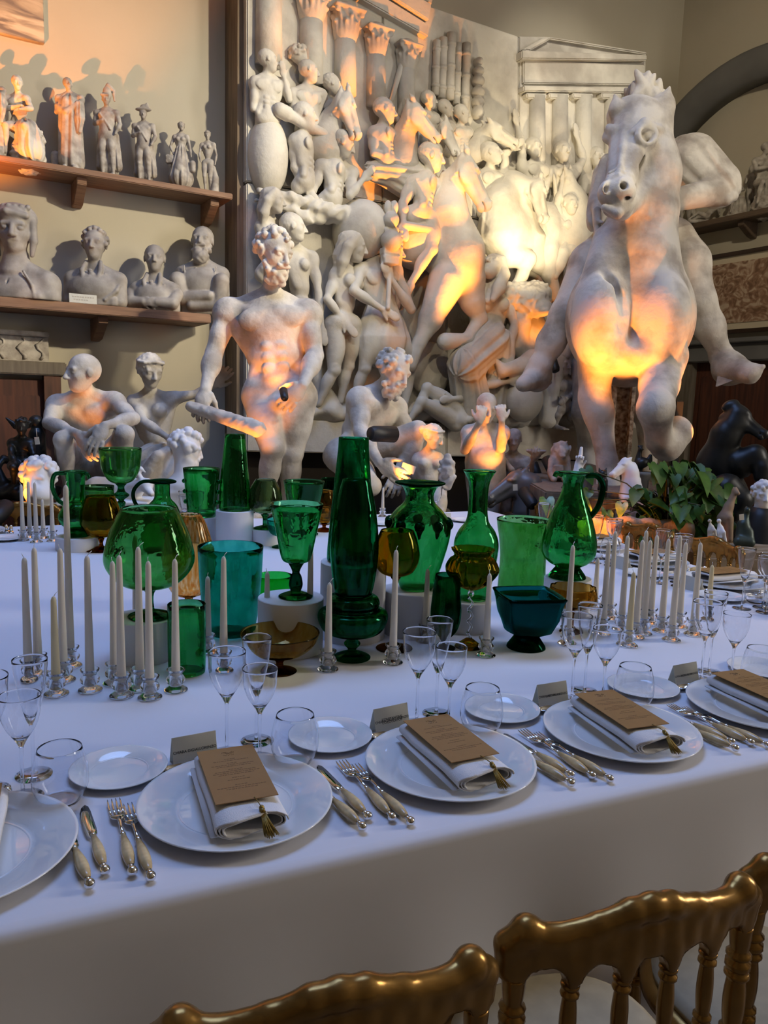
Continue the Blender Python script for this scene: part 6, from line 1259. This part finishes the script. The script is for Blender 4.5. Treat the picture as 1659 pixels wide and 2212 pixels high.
q = spot(760, 1433, 38, TZ); vase('lantern_bottle', 'green lantern shaped vase with pinched collar and stemmed foot', q, [('foot', DGREEN, [(40, q.y0), (38, q.y0-4), (14, q.y0-14)], 0), ('stem', DGREEN, [(13, q.y0-14.5), (9, 1402), (18, 1390), (10, 1380), (14, 1374)], 0), ('lower_bowl', MOTTLE, [(13, 1373.5), (58, 1364), (74, 1340), (73, 1322), (58, 1316)], .0026), ('collar', MOTTLE, [(57.5, 1315.8), (54, 1312), (57, 1302), (52, 1290), (40, 1286)], .0026), ('body', MOTTLE, [(38, 1285.8), (44, 1262), (50, 1215), (51, 1175), (45, 1120), (35, 1070), (28, 1046)], .0026)], 'vase', 56)
q = spot(850, 1412, 36, TZ); vase('olive_snifter', 'olive amber snifter on a thin stem beside the lantern vase', q, [('foot', BROWNG, [(37, q.y0), (36, q.y0-2), (6, q.y0-9)], 0), ('stem', BROWNG, [(4, q.y0-9.5), (4, 1300), (5, 1262), (11, 1248)], 0), ('bowl', OLIVE, [(10, 1247.5), (36, 1236), (49, 1208), (45, 1176), (35, 1150)], .0022)], 'glass')
q = on('v21', 6); t, B = vase('amphora_vase', 'large green amphora vase with dark applied drops', q, [('body', GREEN, [(34, q.y0), (38, q.y0-8), (52, 1222), (66, 1168), (68, 1132), (52, 1106), (34, 1088), (30, 1072), (38, 1054), (48, 1050)], .003), ('rim', BLACKG, [(47, 1050), (53, 1048), (53, 1045), (46, 1044)], 0)], 'vase', 56)
for k in range(10): a = 2*math.pi*k/10+.3; d = HR*math.cos(a)+HF*math.sin(a); S = Sculpt(.004); c = B+d*65*q.s+ZUP*(q.y0-1130)*q.sv; S.ell(c, 11*q.s, None, .004); S.cap(c, c-ZUP*24*q.s-d*.004, 8*q.s, 3*q.s, .006); S.build('applied_drop', BLACKG, t)
q = on('v22', 12); vase('long_neck_carafe', 'green carafe with long flaring neck', q, [('body', GREEN, [(30, q.y0), (33, q.y0-10), (42, 1230), (48, 1180), (40, 1150), (24, 1126), (20, 1090), (22, 1050), (30, 1030), (35, 1023)], .0028)], 'vase', 48)
q = spot(1012, 1406, 28, TZ); t, B = vase('ribbed_goblet', 'olive ribbed goblet on a twisted clear stem', q, [('foot', OLIVE, [(29, q.y0), (28, q.y0-3), (8, q.y0-18)], 0), ('bowl', OLIVE, [(9, 1275), (34, 1262), (55, 1234), (48, 1212), (37, 1202), (45, 1189)], .0022)], 'goblet', 64, lambda a, i: 1+.045*math.cos(16*a))
pts = []
for k in range(26): a = k*.9; y = q.y0-18-(q.y0-18-1290)*k/25; pts.append(B+(HR*math.cos(a)+HF*math.sin(a))*4*q.s+ZUP*(q.y0-y)*q.sv)
MB().tube(pts, 3.2*q.s, 8).build('twisted_stem', CLEAR, t); MB().ball(B+ZUP*(q.y0-1283)*q.sv, 7.5*q.s, 14, 8).build('glass_knop', CLEAR, t)
q = spot(960, 1408, 24, TZ); vase('dark_tulip_glass', 'blackish green tulip glass beside the ribbed goblet', q, [('foot', BLACKG, [(24, q.y0), (23, q.y0-2), (6, q.y0-8)], 0), ('stem', BLACKG, [(5, q.y0-8.5), (6, 1386), (11, 1380)], 0), ('bowl', DGREEN, [(10, 1379.5), (26, 1360), (33, 1330), (31, 1290), (26, 1243)], .003)], 'glass')
q = spot(1125, 1300, 52, TZ); vase('green_beaker', 'wide green beaker with flared rim', q, [('body', glass('grass_green_glass', (.40, .70, .36), streak=(.46, .76, .48), sc=(30, 30, 14), blown=.6), [(46, q.y0), (51, q.y0-6), (50, 1244), (49, 1205), (53, 1165), (57, 1145), (60, 1124)], .003)], 'vase', 56)
q = on('v26', -2); t, B = vase('green_pitcher', 'round green pitcher with dark curved handle at the right', q, [('foot', DGREEN, [(40, q.y0), (38, q.y0-6), (26, q.y0-22)], 0), ('body', GREEN, [(24, q.y0-22.5), (44, q.y0-34), (57, 1194), (56, 1160), (42, 1112), (25, 1070), (21, 1048), (26, 1030), (33, 1025)], .0026)], 'jug', 56)
handle_tube(t, q, [(26, 1030), (50, 1030), (64, 1052), (58, 1090), (42, 1116)], 6, BLACKG); handle_tube(t, q, [(-24, 1030), (-36, 1026), (-40, 1034)], 5, DGREEN); t.children[-1].name = 'spout'
q = spot(1232, 1372, 24, TZ); vase('amber_fluted_bowl', 'amber fluted bowl on a brown stem under the pitcher', q, [('foot', BROWNG, [(24, q.y0), (22, q.y0-3), (6, q.y0-10)], 0), ('stem', BROWNG, [(5, q.y0-10.5), (5, 1330), (9, 1318)], 0), ('bowl', AMBER, [(8, 1317.5), (40, 1306), (51, 1290), (48, 1268)], .0024)], 'bowl', 56, lambda a, i: 1+.03*math.cos(12*a))
# square teal bowl: rounded square section
q = spot(1136, 1410, 40, TZ); t = root('square_teal_bowl', 'dark teal square bowl on a round foot in front', 'bowl', q.B); B = q.B+ZUP*.0006
sq = lambda a, k: (1-k)+k*(1/max(abs(math.cos(a+.35)), abs(math.sin(a+.35))))**.82
def sqlathe(pr, ks, n=56):
    v = []; f = []
    for (r, z), k in zip(pr, ks):
        for j in range(n): a = 2*math.pi*j/n; rr = r*sq(a, k); v.append(B+np.array([rr*math.cos(a), rr*math.sin(a), z]))
    m = len(pr)
    for i in range(m-1):
        for j in range(n): f.append((i*n+j, i*n+(j+1) % n, (i+1)*n+(j+1) % n, (i+1)*n+j))
    return MB().add(v, f)
pf = [(0, 1373), (24, 1373), (48, 1360), (56, 1330), (59, 1305), (62, 1292), (66, 1284), (63, 1281), (58, 1292), (53, 1330), (44, 1354), (20, 1366), (0, 1366)]
sqlathe([(r*q.s, (q.y0-y)*q.sv) for r, y in pf], [0, 0, .5, .9, 1, 1, 1, 1, 1, .9, .5, 0, 0]).build('bowl', DTEAL, t)
MB().lathe([(0, 0), (42*q.s, 0), (41*q.s, .006), (27*q.s, (q.y0-1374)*q.sv), (0, (q.y0-1374)*q.sv)], 40, B).build('foot', BLACKG, t)
# ------------------------------------------------------------------ candles in small glass holders
HP = smooth([(.006, 0), (.026, .0), (.027, .004), (.018, .010), (.0145, .014), (.021, .021), (.0225, .029), (.018, .036), (.0155, .041), (.021, .049), (.022, .053)], 3)
hp = [(0, 0)]+HP+[(.019, .0535), (.0125, .044), (.0115, .012), (0, .012)]
HOLDER = MB().lathe(hp, 24).mesh('holder'); HOLDER.materials.append(CLEARH)
CAND = [('front left', [(62, 1478, 1208), (83, 1465, 1187), (122, 1508, 1290, 1), (138, 1478, 1189), (153, 1447, 1058), (195, 1500, 1205), (248, 1485, 1216), (263, 1512, 1205), (303, 1497, 1187), (324, 1516, 1217), (380, 1500, 1212)]),
        ('far left', [(50, 1172, 1047), (65, 1166, 1041), (79, 1176, 1043), (94, 1168, 1079), (114, 1174, 1047)]),
        ('middle', [(295, 1398, 1158), (449, 1418, 1246), (483, 1458, 1205), (576, 1412, 1236), (668, 1408, 1178), (708, 1455, 1260), (826, 1120, 1053), (848, 1440, 1191), (918, 1392, 1230), (1049, 1424, 1240), (1224, 1398, 1180), (1284, 1322, 1206)]),
        ('right', [(1301, 1376, 1172), (1316, 1343, 1149), (1341, 1367, 1159), (1357, 1402, 1237, 1), (1372, 1384, 1169), (1381, 1352, 1148), (1389, 1376, 1169), (1404, 1354, 1158), (1428, 1371, 1166), (1450, 1390, 1159), (1466, 1362, 1173), (1496, 1378, 1174), (1528, 1346, 1221, 1)])]
ORD = 'first second third fourth fifth sixth seventh eighth ninth tenth eleventh twelfth thirteenth'.split()
for cl, lst in CAND:
    for i, c in enumerate(sorted(lst)):
        x, yf, yt = c[:3]; q = spot(x, yf, 24, TZ); B = q.B+ZUP*.0006; z1 = (q.y0-yt)*q.sv
        h_ = link('candle_holder', HOLDER, None, None, B); tag(h_, f'clear glass holder of the {ORD[i]} candle from the left in the {cl} cluster', 'candle holder', 'glass candle holders')
        t = root('taper_candle', f'{"short yellowish" if len(c) > 3 else "ivory"} taper candle, {ORD[i]} from the left in the {cl} cluster', 'candle', B+ZUP*.0125, 'ivory taper candles')
        r0, r1 = .0108, .0066; zt = z1-.0125
        wob = ((i*37) % 11-5)*.0009; pr = [(0, 0), (r0, 0), (r0, .03), (lerp(r0, r1, .5), zt*.5), (r1, zt-.018), (r1*.96, zt-.010), (r1*.6, zt-.003), (0, zt)]
        me = MB().lathe(pr, 14).mesh('wax'); link('wax', me, WAXY if len(c) > 3 else WAX, t)
        MB().tube([(0, 0, zt-.003), (.001+wob, .001, zt+.004), (.004+2*wob, .002, zt+.009)], .0008, 5).build('wick', WICK, t, off=(0, 0, 0))
# ------------------------------------------------------------------ gilded chairs
def chair_proto():
    t = thing('gilded_chair', '', 'chair'); hw = .178; yb = -.165; dZ = .025
    S = Sculpt(.0045); A = lambda x, z: np.array([x, yb+.028*(x/hw)**2-.01, z+dZ])
    top = [(-hw-.012, .722), (-hw-.010, .755), (-hw+.012, .771), (-hw+.045, .766), (-.075, .778), (-.03, .790), (0, .793), (.03, .790), (.075, .778), (hw-.045, .766), (hw-.012, .771), (hw+.010, .755), (hw+.012, .722)]
    rs = [.013, .0165, .018, .0145, .0145, .0165, .0170, .0165, .0145, .0145, .018, .0165, .013]
    for i in range(len(top)-1): S.cap(A(*top[i]), A(*top[i+1]), rs[i], rs[i+1], .008)
    S.ell(A(-hw+.012, .775), .019, None, .01); S.ell(A(hw-.012, .775), .019, None, .01)
    for i in range(12): x0 = -hw+2*hw*i/12; x1 = -hw+2*hw*(i+1)/12; [S.cap(A(x0, zz), A(x1, zz), rr, k=.008) for zz, rr in ((.766, .0125), (.752, .0130), (.738, .0125), (.724, .0118), (.712, .0115))]
    for i in range(6): x = -hw+2*hw*i/5; S.cap(A(x, .735), A(x, .698), .0125, .0115, .010)
    for i in range(5): x = -hw+2*hw*(i+.5)/5; p = A(x, .702); S.cap(p-(0, .05, 0), p+(0, .05, 0), .0265, k=.004, op=-1); S.box(p-(0, 0, .03), (.0265, .05, .03), None, .001, .004, -1)
    S.build('top_rail', GOLD, t)
    def turned(x, y, z0, z1, r, nb):
        pr = []; n = 96
        for i in range(n+1):
            q = i/n; c = (q*nb) % 1.; w = .60+.30*math.sin(math.pi*c)**1.5
            for b0 in (.02, .13, .87, .98):
                if abs(c-b0) < .035: w = max(w, .78+.24*math.sqrt(max(0, 1-((c-b0)/.035)**2)))
            pr.append((r*w, z0+(z1-z0)*q))
        return MB().lathe([(0, z0)]+pr+[(0, z1)], 12, (x, y, 0))
    for sg in (-1, 1): turned(sg*hw, yb+.018, .44, .712+dZ, .0175, 2.5).build('back_post', GOLD, t)
    for i in range(1, 5): x = -hw+2*hw*i/5; turned(x, yb+.028*(x/hw)**2-.01, .50, .70+dZ, .0125, 2).build('spindle', GOLD, t)
    MB().tube([A(-hw, .485)-ZUP*0, A(-.09, .485), A(0, .485), A(.09, .485), A(hw, .485)], .012, 10).build('lower_rail', GOLD, t)
    n = 40; sh = lambda a, r: (r*.93*math.copysign(abs(math.cos(a))**.8, math.cos(a)), r*.80*math.copysign(abs(math.sin(a))**.8, math.sin(a)))
    v = []; f = []
    pf = [(.0, .445), (.190, .445), (.207, .437), (.207, .420), (.190, .412), (0, .412)]
    for r, z in pf:
        for k in range(n): x, y = sh(2*math.pi*k/n, r); v.append((x, y, z))
    for i in range(5):
        for k in range(n): f.append((i*n+k, i*n+(k+1) % n, (i+1)*n+(k+1) % n, (i+1)*n+k))
    MB().add(v, f).build('seat_frame', GOLD, t); v = []; f = []
    pf = [(0, .446), (.186, .446), (.188, .458), (.17, .468), (.1, .474), (0, .476)]
    for r, z in pf:
        for k in range(n): x, y = sh(2*math.pi*k/n, r); v.append((x, y, z))
    for i in range(5):
        for k in range(n): f.append((i*n+k, i*n+(k+1) % n, (i+1)*n+(k+1) % n, (i+1)*n+k))
    MB().add(v, f).build('cushion', CUSHION, t)
    for x in (-.155, .155):
        for y in (-.13, .13): turned(x, y, 0, .415, .0165, 3).build('leg', GOLD, t)
    return t
PROTO['chair'] = [chair_proto(), False]
def chair(u, v, rot, label): put('chair', label, TU*u+TV*v, TA+math.radians(rot), 'gilded banquet chairs')
chair(.275+.018, .716+.155, -6, 'gold banquet chair nearest the viewer, back rail across the bottom')
chair(.70+.018, .705+.155, -6, 'gold banquet chair at the lower right with all its spindles showing')
chair(1.105+.018, .69+.155, -6, 'gold banquet chair cut off at the right picture edge')
for i, w in enumerate(('gold chair at the right table end behind the folded napkin', 'gold chair at the right table end behind the candle cluster', 'gold chair at the right table end beside the stone trough', 'gold chair at the far right corner of the table')):
    chair(3.05-.155, (2.80, 3.24, 3.68, 4.1)[i], 90, w)
chair(-.12, 4.76-.155, 180, 'gold chair at the far side near the left picture edge')
# ------------------------------------------------------------------ stone trough with the pothos plant, plank table at the right
Z = 4.75; c0 = D(1310, 1110, Z); ztop = c0[2]
tr = root('stone_trough', 'rough stone planter trough glowing in orange light', 'planter', (c0[0], c0[1], 0)); S = Sculpt(.016)
S.box((c0[0]+HR[0]*.1, c0[1]+HR[1]*.1, ztop-.18), (.38, .2, .18), (HR, HF, ZUP), .03, .02, bump=(.022, 26)); S.box((c0[0]+HR[0]*.1, c0[1]+HR[1]*.1, ztop), (.32, .14, .05), (HR, HF, ZUP), .01, .01, -1); S.build('trough', mat('rough_sandstone', (.46, .36, .25), .9, scale=12, col2=(.30, .22, .15), bump=.5, bscale=60), tr)
MB().box((c0[0]+HR[0]*.1, c0[1]+HR[1]*.1, (ztop-.35)/2), (.34, .18, (ztop-.35)/2), (HR, HF, ZUP)).build('base', FRAMEWOOD, tr, False, .01)
MB().box((c0[0]+HR[0]*.1, c0[1]+HR[1]*.1, ztop-.065), (.31, .13, .012), (HR, HF, ZUP)).build('soil', mat('soil', (.03, .02, .014), .95), tr, False)
pl = root('pothos_plant', 'bushy green pothos plant with large heart shaped leaves', 'plant', (c0[0], c0[1], ztop-.05))
def leaf_mesh(w, L, fold, curl):
    v = [(0, 0, 0)]; f = []
    out = [(.18, -.05), (.42, .02), (.5, .25), (.42, .5), (.25, .75), (.0, 1.0)]; mid = [(0, .15), (0, .4), (0, .65), (0, .9)]
    pts = [(0, .02, 0)]+[(0, y*L, -curl*L*y*y) for _, y in mid]
    Rr = [(x*w, y*L, fold*abs(x)*w-curl*L*max(y, 0)**2) for x, y in out]; Lr = [(-x, y, z) for x, y, z in Rr[:-1]]
    v = pts+Rr+Lr; r = 5; l = 11
    f = [(0, r, r+1), (0, r+1, r+2, 1), (1, r+2, r+3, 2), (2, r+3, r+4, 3), (3, r+4, r+5, 4), (0, l+1, l), (0, 1, l+2, l+1), (1, 2, l+3, l+2), (2, 3, l+4, l+3), (3, 4, r+5, l+4)]
    me = bpy.data.meshes.new('leaf'); me.from_pydata(v, [], f)
    for p in me.polygons: p.use_smooth = True
    return me
LM = [leaf_mesh(.12, .15, .35, .25), leaf_mesh(.10, .14, .2, .4), leaf_mesh(.13, .17, .5, .15)]
for m_ in LM: m_.materials.append(LEAF)
LY = [leaf_mesh(.11, .15, .3, .3), leaf_mesh(.09, .12, .2, .4)]
for m_ in LY: m_.materials.append(LEAFY)
rg = np.random.default_rng(12); org = np.array(pl.location); stems = MB(); src = D(1440, 1120, Z)
def leaf(px, py, dz, size, yaw, pitch, roll, y=False):
    P_ = D(px, py, Z-dz); o = link('leaf', (LY if y else LM)[int(rg.integers(0, 2 if y else 3))], None, pl, [float(a) for a in P_-org]); o.scale = (size,)*3; o.rotation_euler = (pitch, roll, yaw)
    mid = lerp(src, P_, .5)+ZUP*.06; stems.tube([src-org, mid-org, P_-org], [.006, .004, .003], 5)
cyaw = math.atan2(CAMD[1], CAMD[0])-math.pi/2
for i in range(150):
    a = rg.uniform(0, 2*math.pi); q = math.sqrt(rg.uniform(0.02, 1)); x = 1468+100*q*math.cos(a); y = 1080+86*q*math.sin(a)
    leaf(x, y, rg.uniform(-.12, .34)*(1.2-q), rg.uniform(.55, .95), cyaw+rg.normal(0, .8)-.7*math.cos(a), -rg.uniform(.2, 1.0), rg.normal(0, .3))
for x, y in ((1420, 1000), (1432, 1012), (1500, 1020), (1530, 1050), (1560, 1110), (1575, 1125), (1545, 1150), (1500, 1165), (1455, 1160), (1400, 1120), (1395, 1150)): leaf(x, y, .15, 1.1, cyaw+rg.normal(0, .5), -.7, rg.normal(0, .3))
for x, y in ((1262, 1010), (1274, 1058), (1258, 1080), (1180, 1075), (1296, 1090), (1350, 1110), (1365, 1130), (1310, 1102), (1345, 1085)): leaf(x, y, .12, .85, cyaw+rg.normal(0, .7), -.7, rg.normal(0, .4), rg.random() < .7)
stems.build('stems', STEM, pl, off=(0, 0, 0))
bz = D(1606, 1180, 4.35)[2]; bc = D(1640, 1180, 4.36); bt = root('plank_table', 'old plank table holding small sculptures at the right edge', 'table', (bc[0], bc[1], 0))
for i in range(4): MB().box((bc[0]+HR[0]*.1+HF[0]*(i-1.5)*.105, bc[1]+HR[1]*.1+HF[1]*(i-1.5)*.105, bz-.02), (.5, .05, .018), (HR, HF, ZUP)).build('plank', BOARDWOOD, bt, False, .004)
for i in range(2): MB().box((bc[0]+HR[0]*.1-HF[0]*.21, bc[1]+HR[1]*.1-HF[1]*.21, bz-.085-.115*i), (.49, .016, .05), (HR, HF, ZUP)).build('apron_board', BOARDWOOD, bt, False, .004)
for s in (-1, 1):
    for k in (-1, 1): MB().box((bc[0]+HR[0]*(.1+s*.42)+HF[0]*k*.16, bc[1]+HR[1]*(.1+s*.42)+HF[1]*k*.16, (bz-.04)/2), (.035, .035, (bz-.04)/2), (HR, HF, ZUP)).build('leg', BOARDWOOD, bt, False, .004)
# ------------------------------------------------------------------ spot lamps (each fixture carries its own light)
def lamp(label, pos, target, power, col, ang, blend=.6, radius=.03, stand_to=0., size=1., arm=None):
    pos = np.asarray(pos, float); d = N(np.asarray(target)-pos); t = root('spot_lamp', label, 'lamp', (pos[0], pos[1], stand_to or 0)); s = size
    a = pos-d*.16*s; MB().tube([a, a+d*.02*s, pos-d*.005, pos, pos-d*.012], [.034*s, .042*s, .045*s, .041*s, .038*s], 18, False).build('housing', BLACKM, t); MB().tube([a, a-d*.002], .034*s, 18).build('back_plate', BLACKM, t)
    MB().tube([pos-d*.014, pos-d*.012], .038*s, 18).build('lens', mat('lamp_lens', (.9, .75, .5), .3) if 'lamp_lens' not in bpy.data.materials else bpy.data.materials['lamp_lens'], t)
    if stand_to is not None: q = a+d*.08*s; MB().tube([(q[0], q[1], stand_to), (q[0], q[1], q[2]-.03*s)], .009, 8).build('stand', BLACKM, t); MB().lathe([(0, 0), (.09, 0), (.09, .012), (0, .012)], 20, (q[0], q[1], stand_to)).build('base', BLACKM, t)
    if arm is not None: MB().tube([a+d*.06*s, arm], .008, 8).build('bracket', BLACKM, t)
    l = bpy.data.lights.new('lamp_light', 'SPOT'); l.energy = power; l.color = col; l.spot_size = math.radians(ang); l.spot_blend = blend; l.shadow_soft_size = radius
    o = bpy.data.objects.new('lamp_light', l); COL.objects.link(o); o.parent = t; o.location = [float(x) for x in pos+d*.01-np.array([pos[0], pos[1], stand_to or 0])]; o.rotation_euler = Vector(d).to_track_quat('-Z', 'Y').to_euler(); return t
ORG = (1.0, .30, .035); WARM = (1.0, .78, .48); LP = 1.0
lamp('black spot lamp on a stand left of the squatting man, aimed at the wall', (-.55, YB-1.5, 2.0), (.45, YB, 4.0), 620*LP, ORG, 46, .6)
lamp('black spot lamp at the feet of the colossal man', D(515, 1135, 4.8), D(588, 700, 5.4), 55*LP, ORG, 40)
lamp('black spot lamp behind the bowl bearer, aimed up at the relief columns', D(1150, 1000, 6.4), R(790, 20), 1150*LP, ORG, 33, .7)
lamp('black spot lamp between bowl bearer and lion, aimed at the relief horse', D(1180, 990, 6.3), R(1000, 600), 26*LP, ORG, 44, .8)
lamp('black spot lamp below the relief horses', R(1228, 640, 1.3), R(1110, 430, .1), 130*LP, (1.0, .80, .48), 70, .9, stand_to=None, arm=R(1240, 640, .02))
lamp('black spot lamp below the relief lion', R(1190, 770, .75), R(1152, 660, .4), 16*LP, ORG, 80, .8, stand_to=None, arm=R(1205, 770, .02))
lamp('black spot lamp left of the equestrian statue', D(1266, 1040, 4.85), D(1340, 735, 5.4), 250*LP, ORG, 36, .5)
lamp('black spot lamp right of the equestrian statue', D(1545, 1010, 5.4), D(1455, 600, 5.5), 80*LP, ORG, 54, .6)
lamp('black spot lamp before the figure with folded arms', D(1130, 1060, 5.35), D(1046, 935, 5.8), 42*LP, ORG, 44)
lamp('black spot lamp at the far left beside the bearded head', D(18, 1090, 4.35), D(60, 1040, 4.5), 6*LP, ORG, 70)
lamp('black spot lamp in front of the squatting man', D(225, 1085, 4.5), D(188, 860, 4.9), 26*LP, ORG, 26)
lamp('black cylindrical spot lamp beside the crouching man knee', D(852, 938, 5.12), D(940, 940, 5.35), 12*LP, ORG, 60, stand_to=None, size=1.25)
lamp('black spot lamp under the stone trough edge', D(1262, 1108, 4.42), D(1320, 1140, 4.62), 16*LP, ORG, 100, .8)
lamp('small black clip lamp at the hip of the colossal man', D(612, 842, 5.04), D(600, 770, 5.3), 10*LP, ORG, 80, stand_to=None, size=.6)
lamp('black spot lamp before the crouching bearded man', D(880, 1060, 5.15), D(845, 850, 5.5), 30*LP, ORG, 40)
# gallery spots on rods under the ceiling, some of them added fill
GAL = (1.0, .88, .66)
def gallery(label, pos, target, power, ang, blend=.9, col=GAL):
    t = lamp(label, pos, target, power, col, ang, blend, .10, None, 1.3); off = np.array([pos[0], pos[1], 0]); a = np.asarray(pos)-N(np.asarray(target)-np.asarray(pos))*.1
    MB().tube([a, (a[0], a[1], ZC-.001)], .012, 8).build('ceiling_rod', BLACKM, t)
gallery('gallery spot lamp on a ceiling rod aimed at the left wall', (5.0, .2, 5.2), (.85, YB, 3.0), 1900, 38)
gallery('gallery spot lamp on a ceiling rod aimed at the colossal man', (5.4, .4, 5.2), D(640, 820, 5.4), 450, 36)
gallery('gallery spot lamp on a ceiling rod aimed at the relief', (2.2, .4, 5.8), R(860, 440), 240, 42)
gallery('gallery spot lamp on a ceiling rod aimed at the horse statue', (4.6, .2, 5.4), D(1400, 500, 5.6), 60, 36)
gallery('added fill spot lamp on a ceiling rod brightening the right wall', (2.2, .4, 5.8), (XR, 5.6, 3.8), 620, 50)  # invented lamp, added to brighten the right wall and its shelf
gallery('added spot lamp on a ceiling rod brightening the relief temple', (3.6, 2.0, 6.0), R(1240, 190), 420, 26, .9, (1.0, .94, .84))  # extra lamp put in only to light up the temple
gallery('added fill spot lamp on a ceiling rod for the lower relief', (.6, 1.0, 5.7), R(950, 740), 300, 26)  # fill light added because the lower relief came out too dark
gallery('gallery spot lamp on a ceiling rod aimed at the relief horses', (1.2, 1.0, 5.7), R(1060, 450), 1150, 20, 1.0, (1.0, .88, .64))
# ------------------------------------------------------------------ pieces of parts
SUB = {'wick': 'wax', 'printed_lines': 'card', 'emblem': 'card', 'tassel': 'cord', 'lens': 'housing', 'back_plate': 'housing', 'cushion': 'seat_frame', 'door_panel': 'door_leaf', 'lettering': ('front_leaf', 'card'), 'ferrule': 'handle', 'ball_end': 'handle', 'well_ring': 'plate', 'soil': 'trough', 'string': 'card', 'print': 'mount_board'}
stem_ = lambda n: n.split('.')[0]
for o in list(COL.objects):
    w = SUB.get(stem_(o.name)); p = o.parent
    if w and p is not None and p.parent is None and p.type == 'EMPTY':
        ws = w if isinstance(w, tuple) else (w,); c = [k for k in p.children if stem_(k.name) in ws and k is not o]
        if c: o.parent = c[0]
for o in COL.objects:
    if '_o' in o: del o['_o']
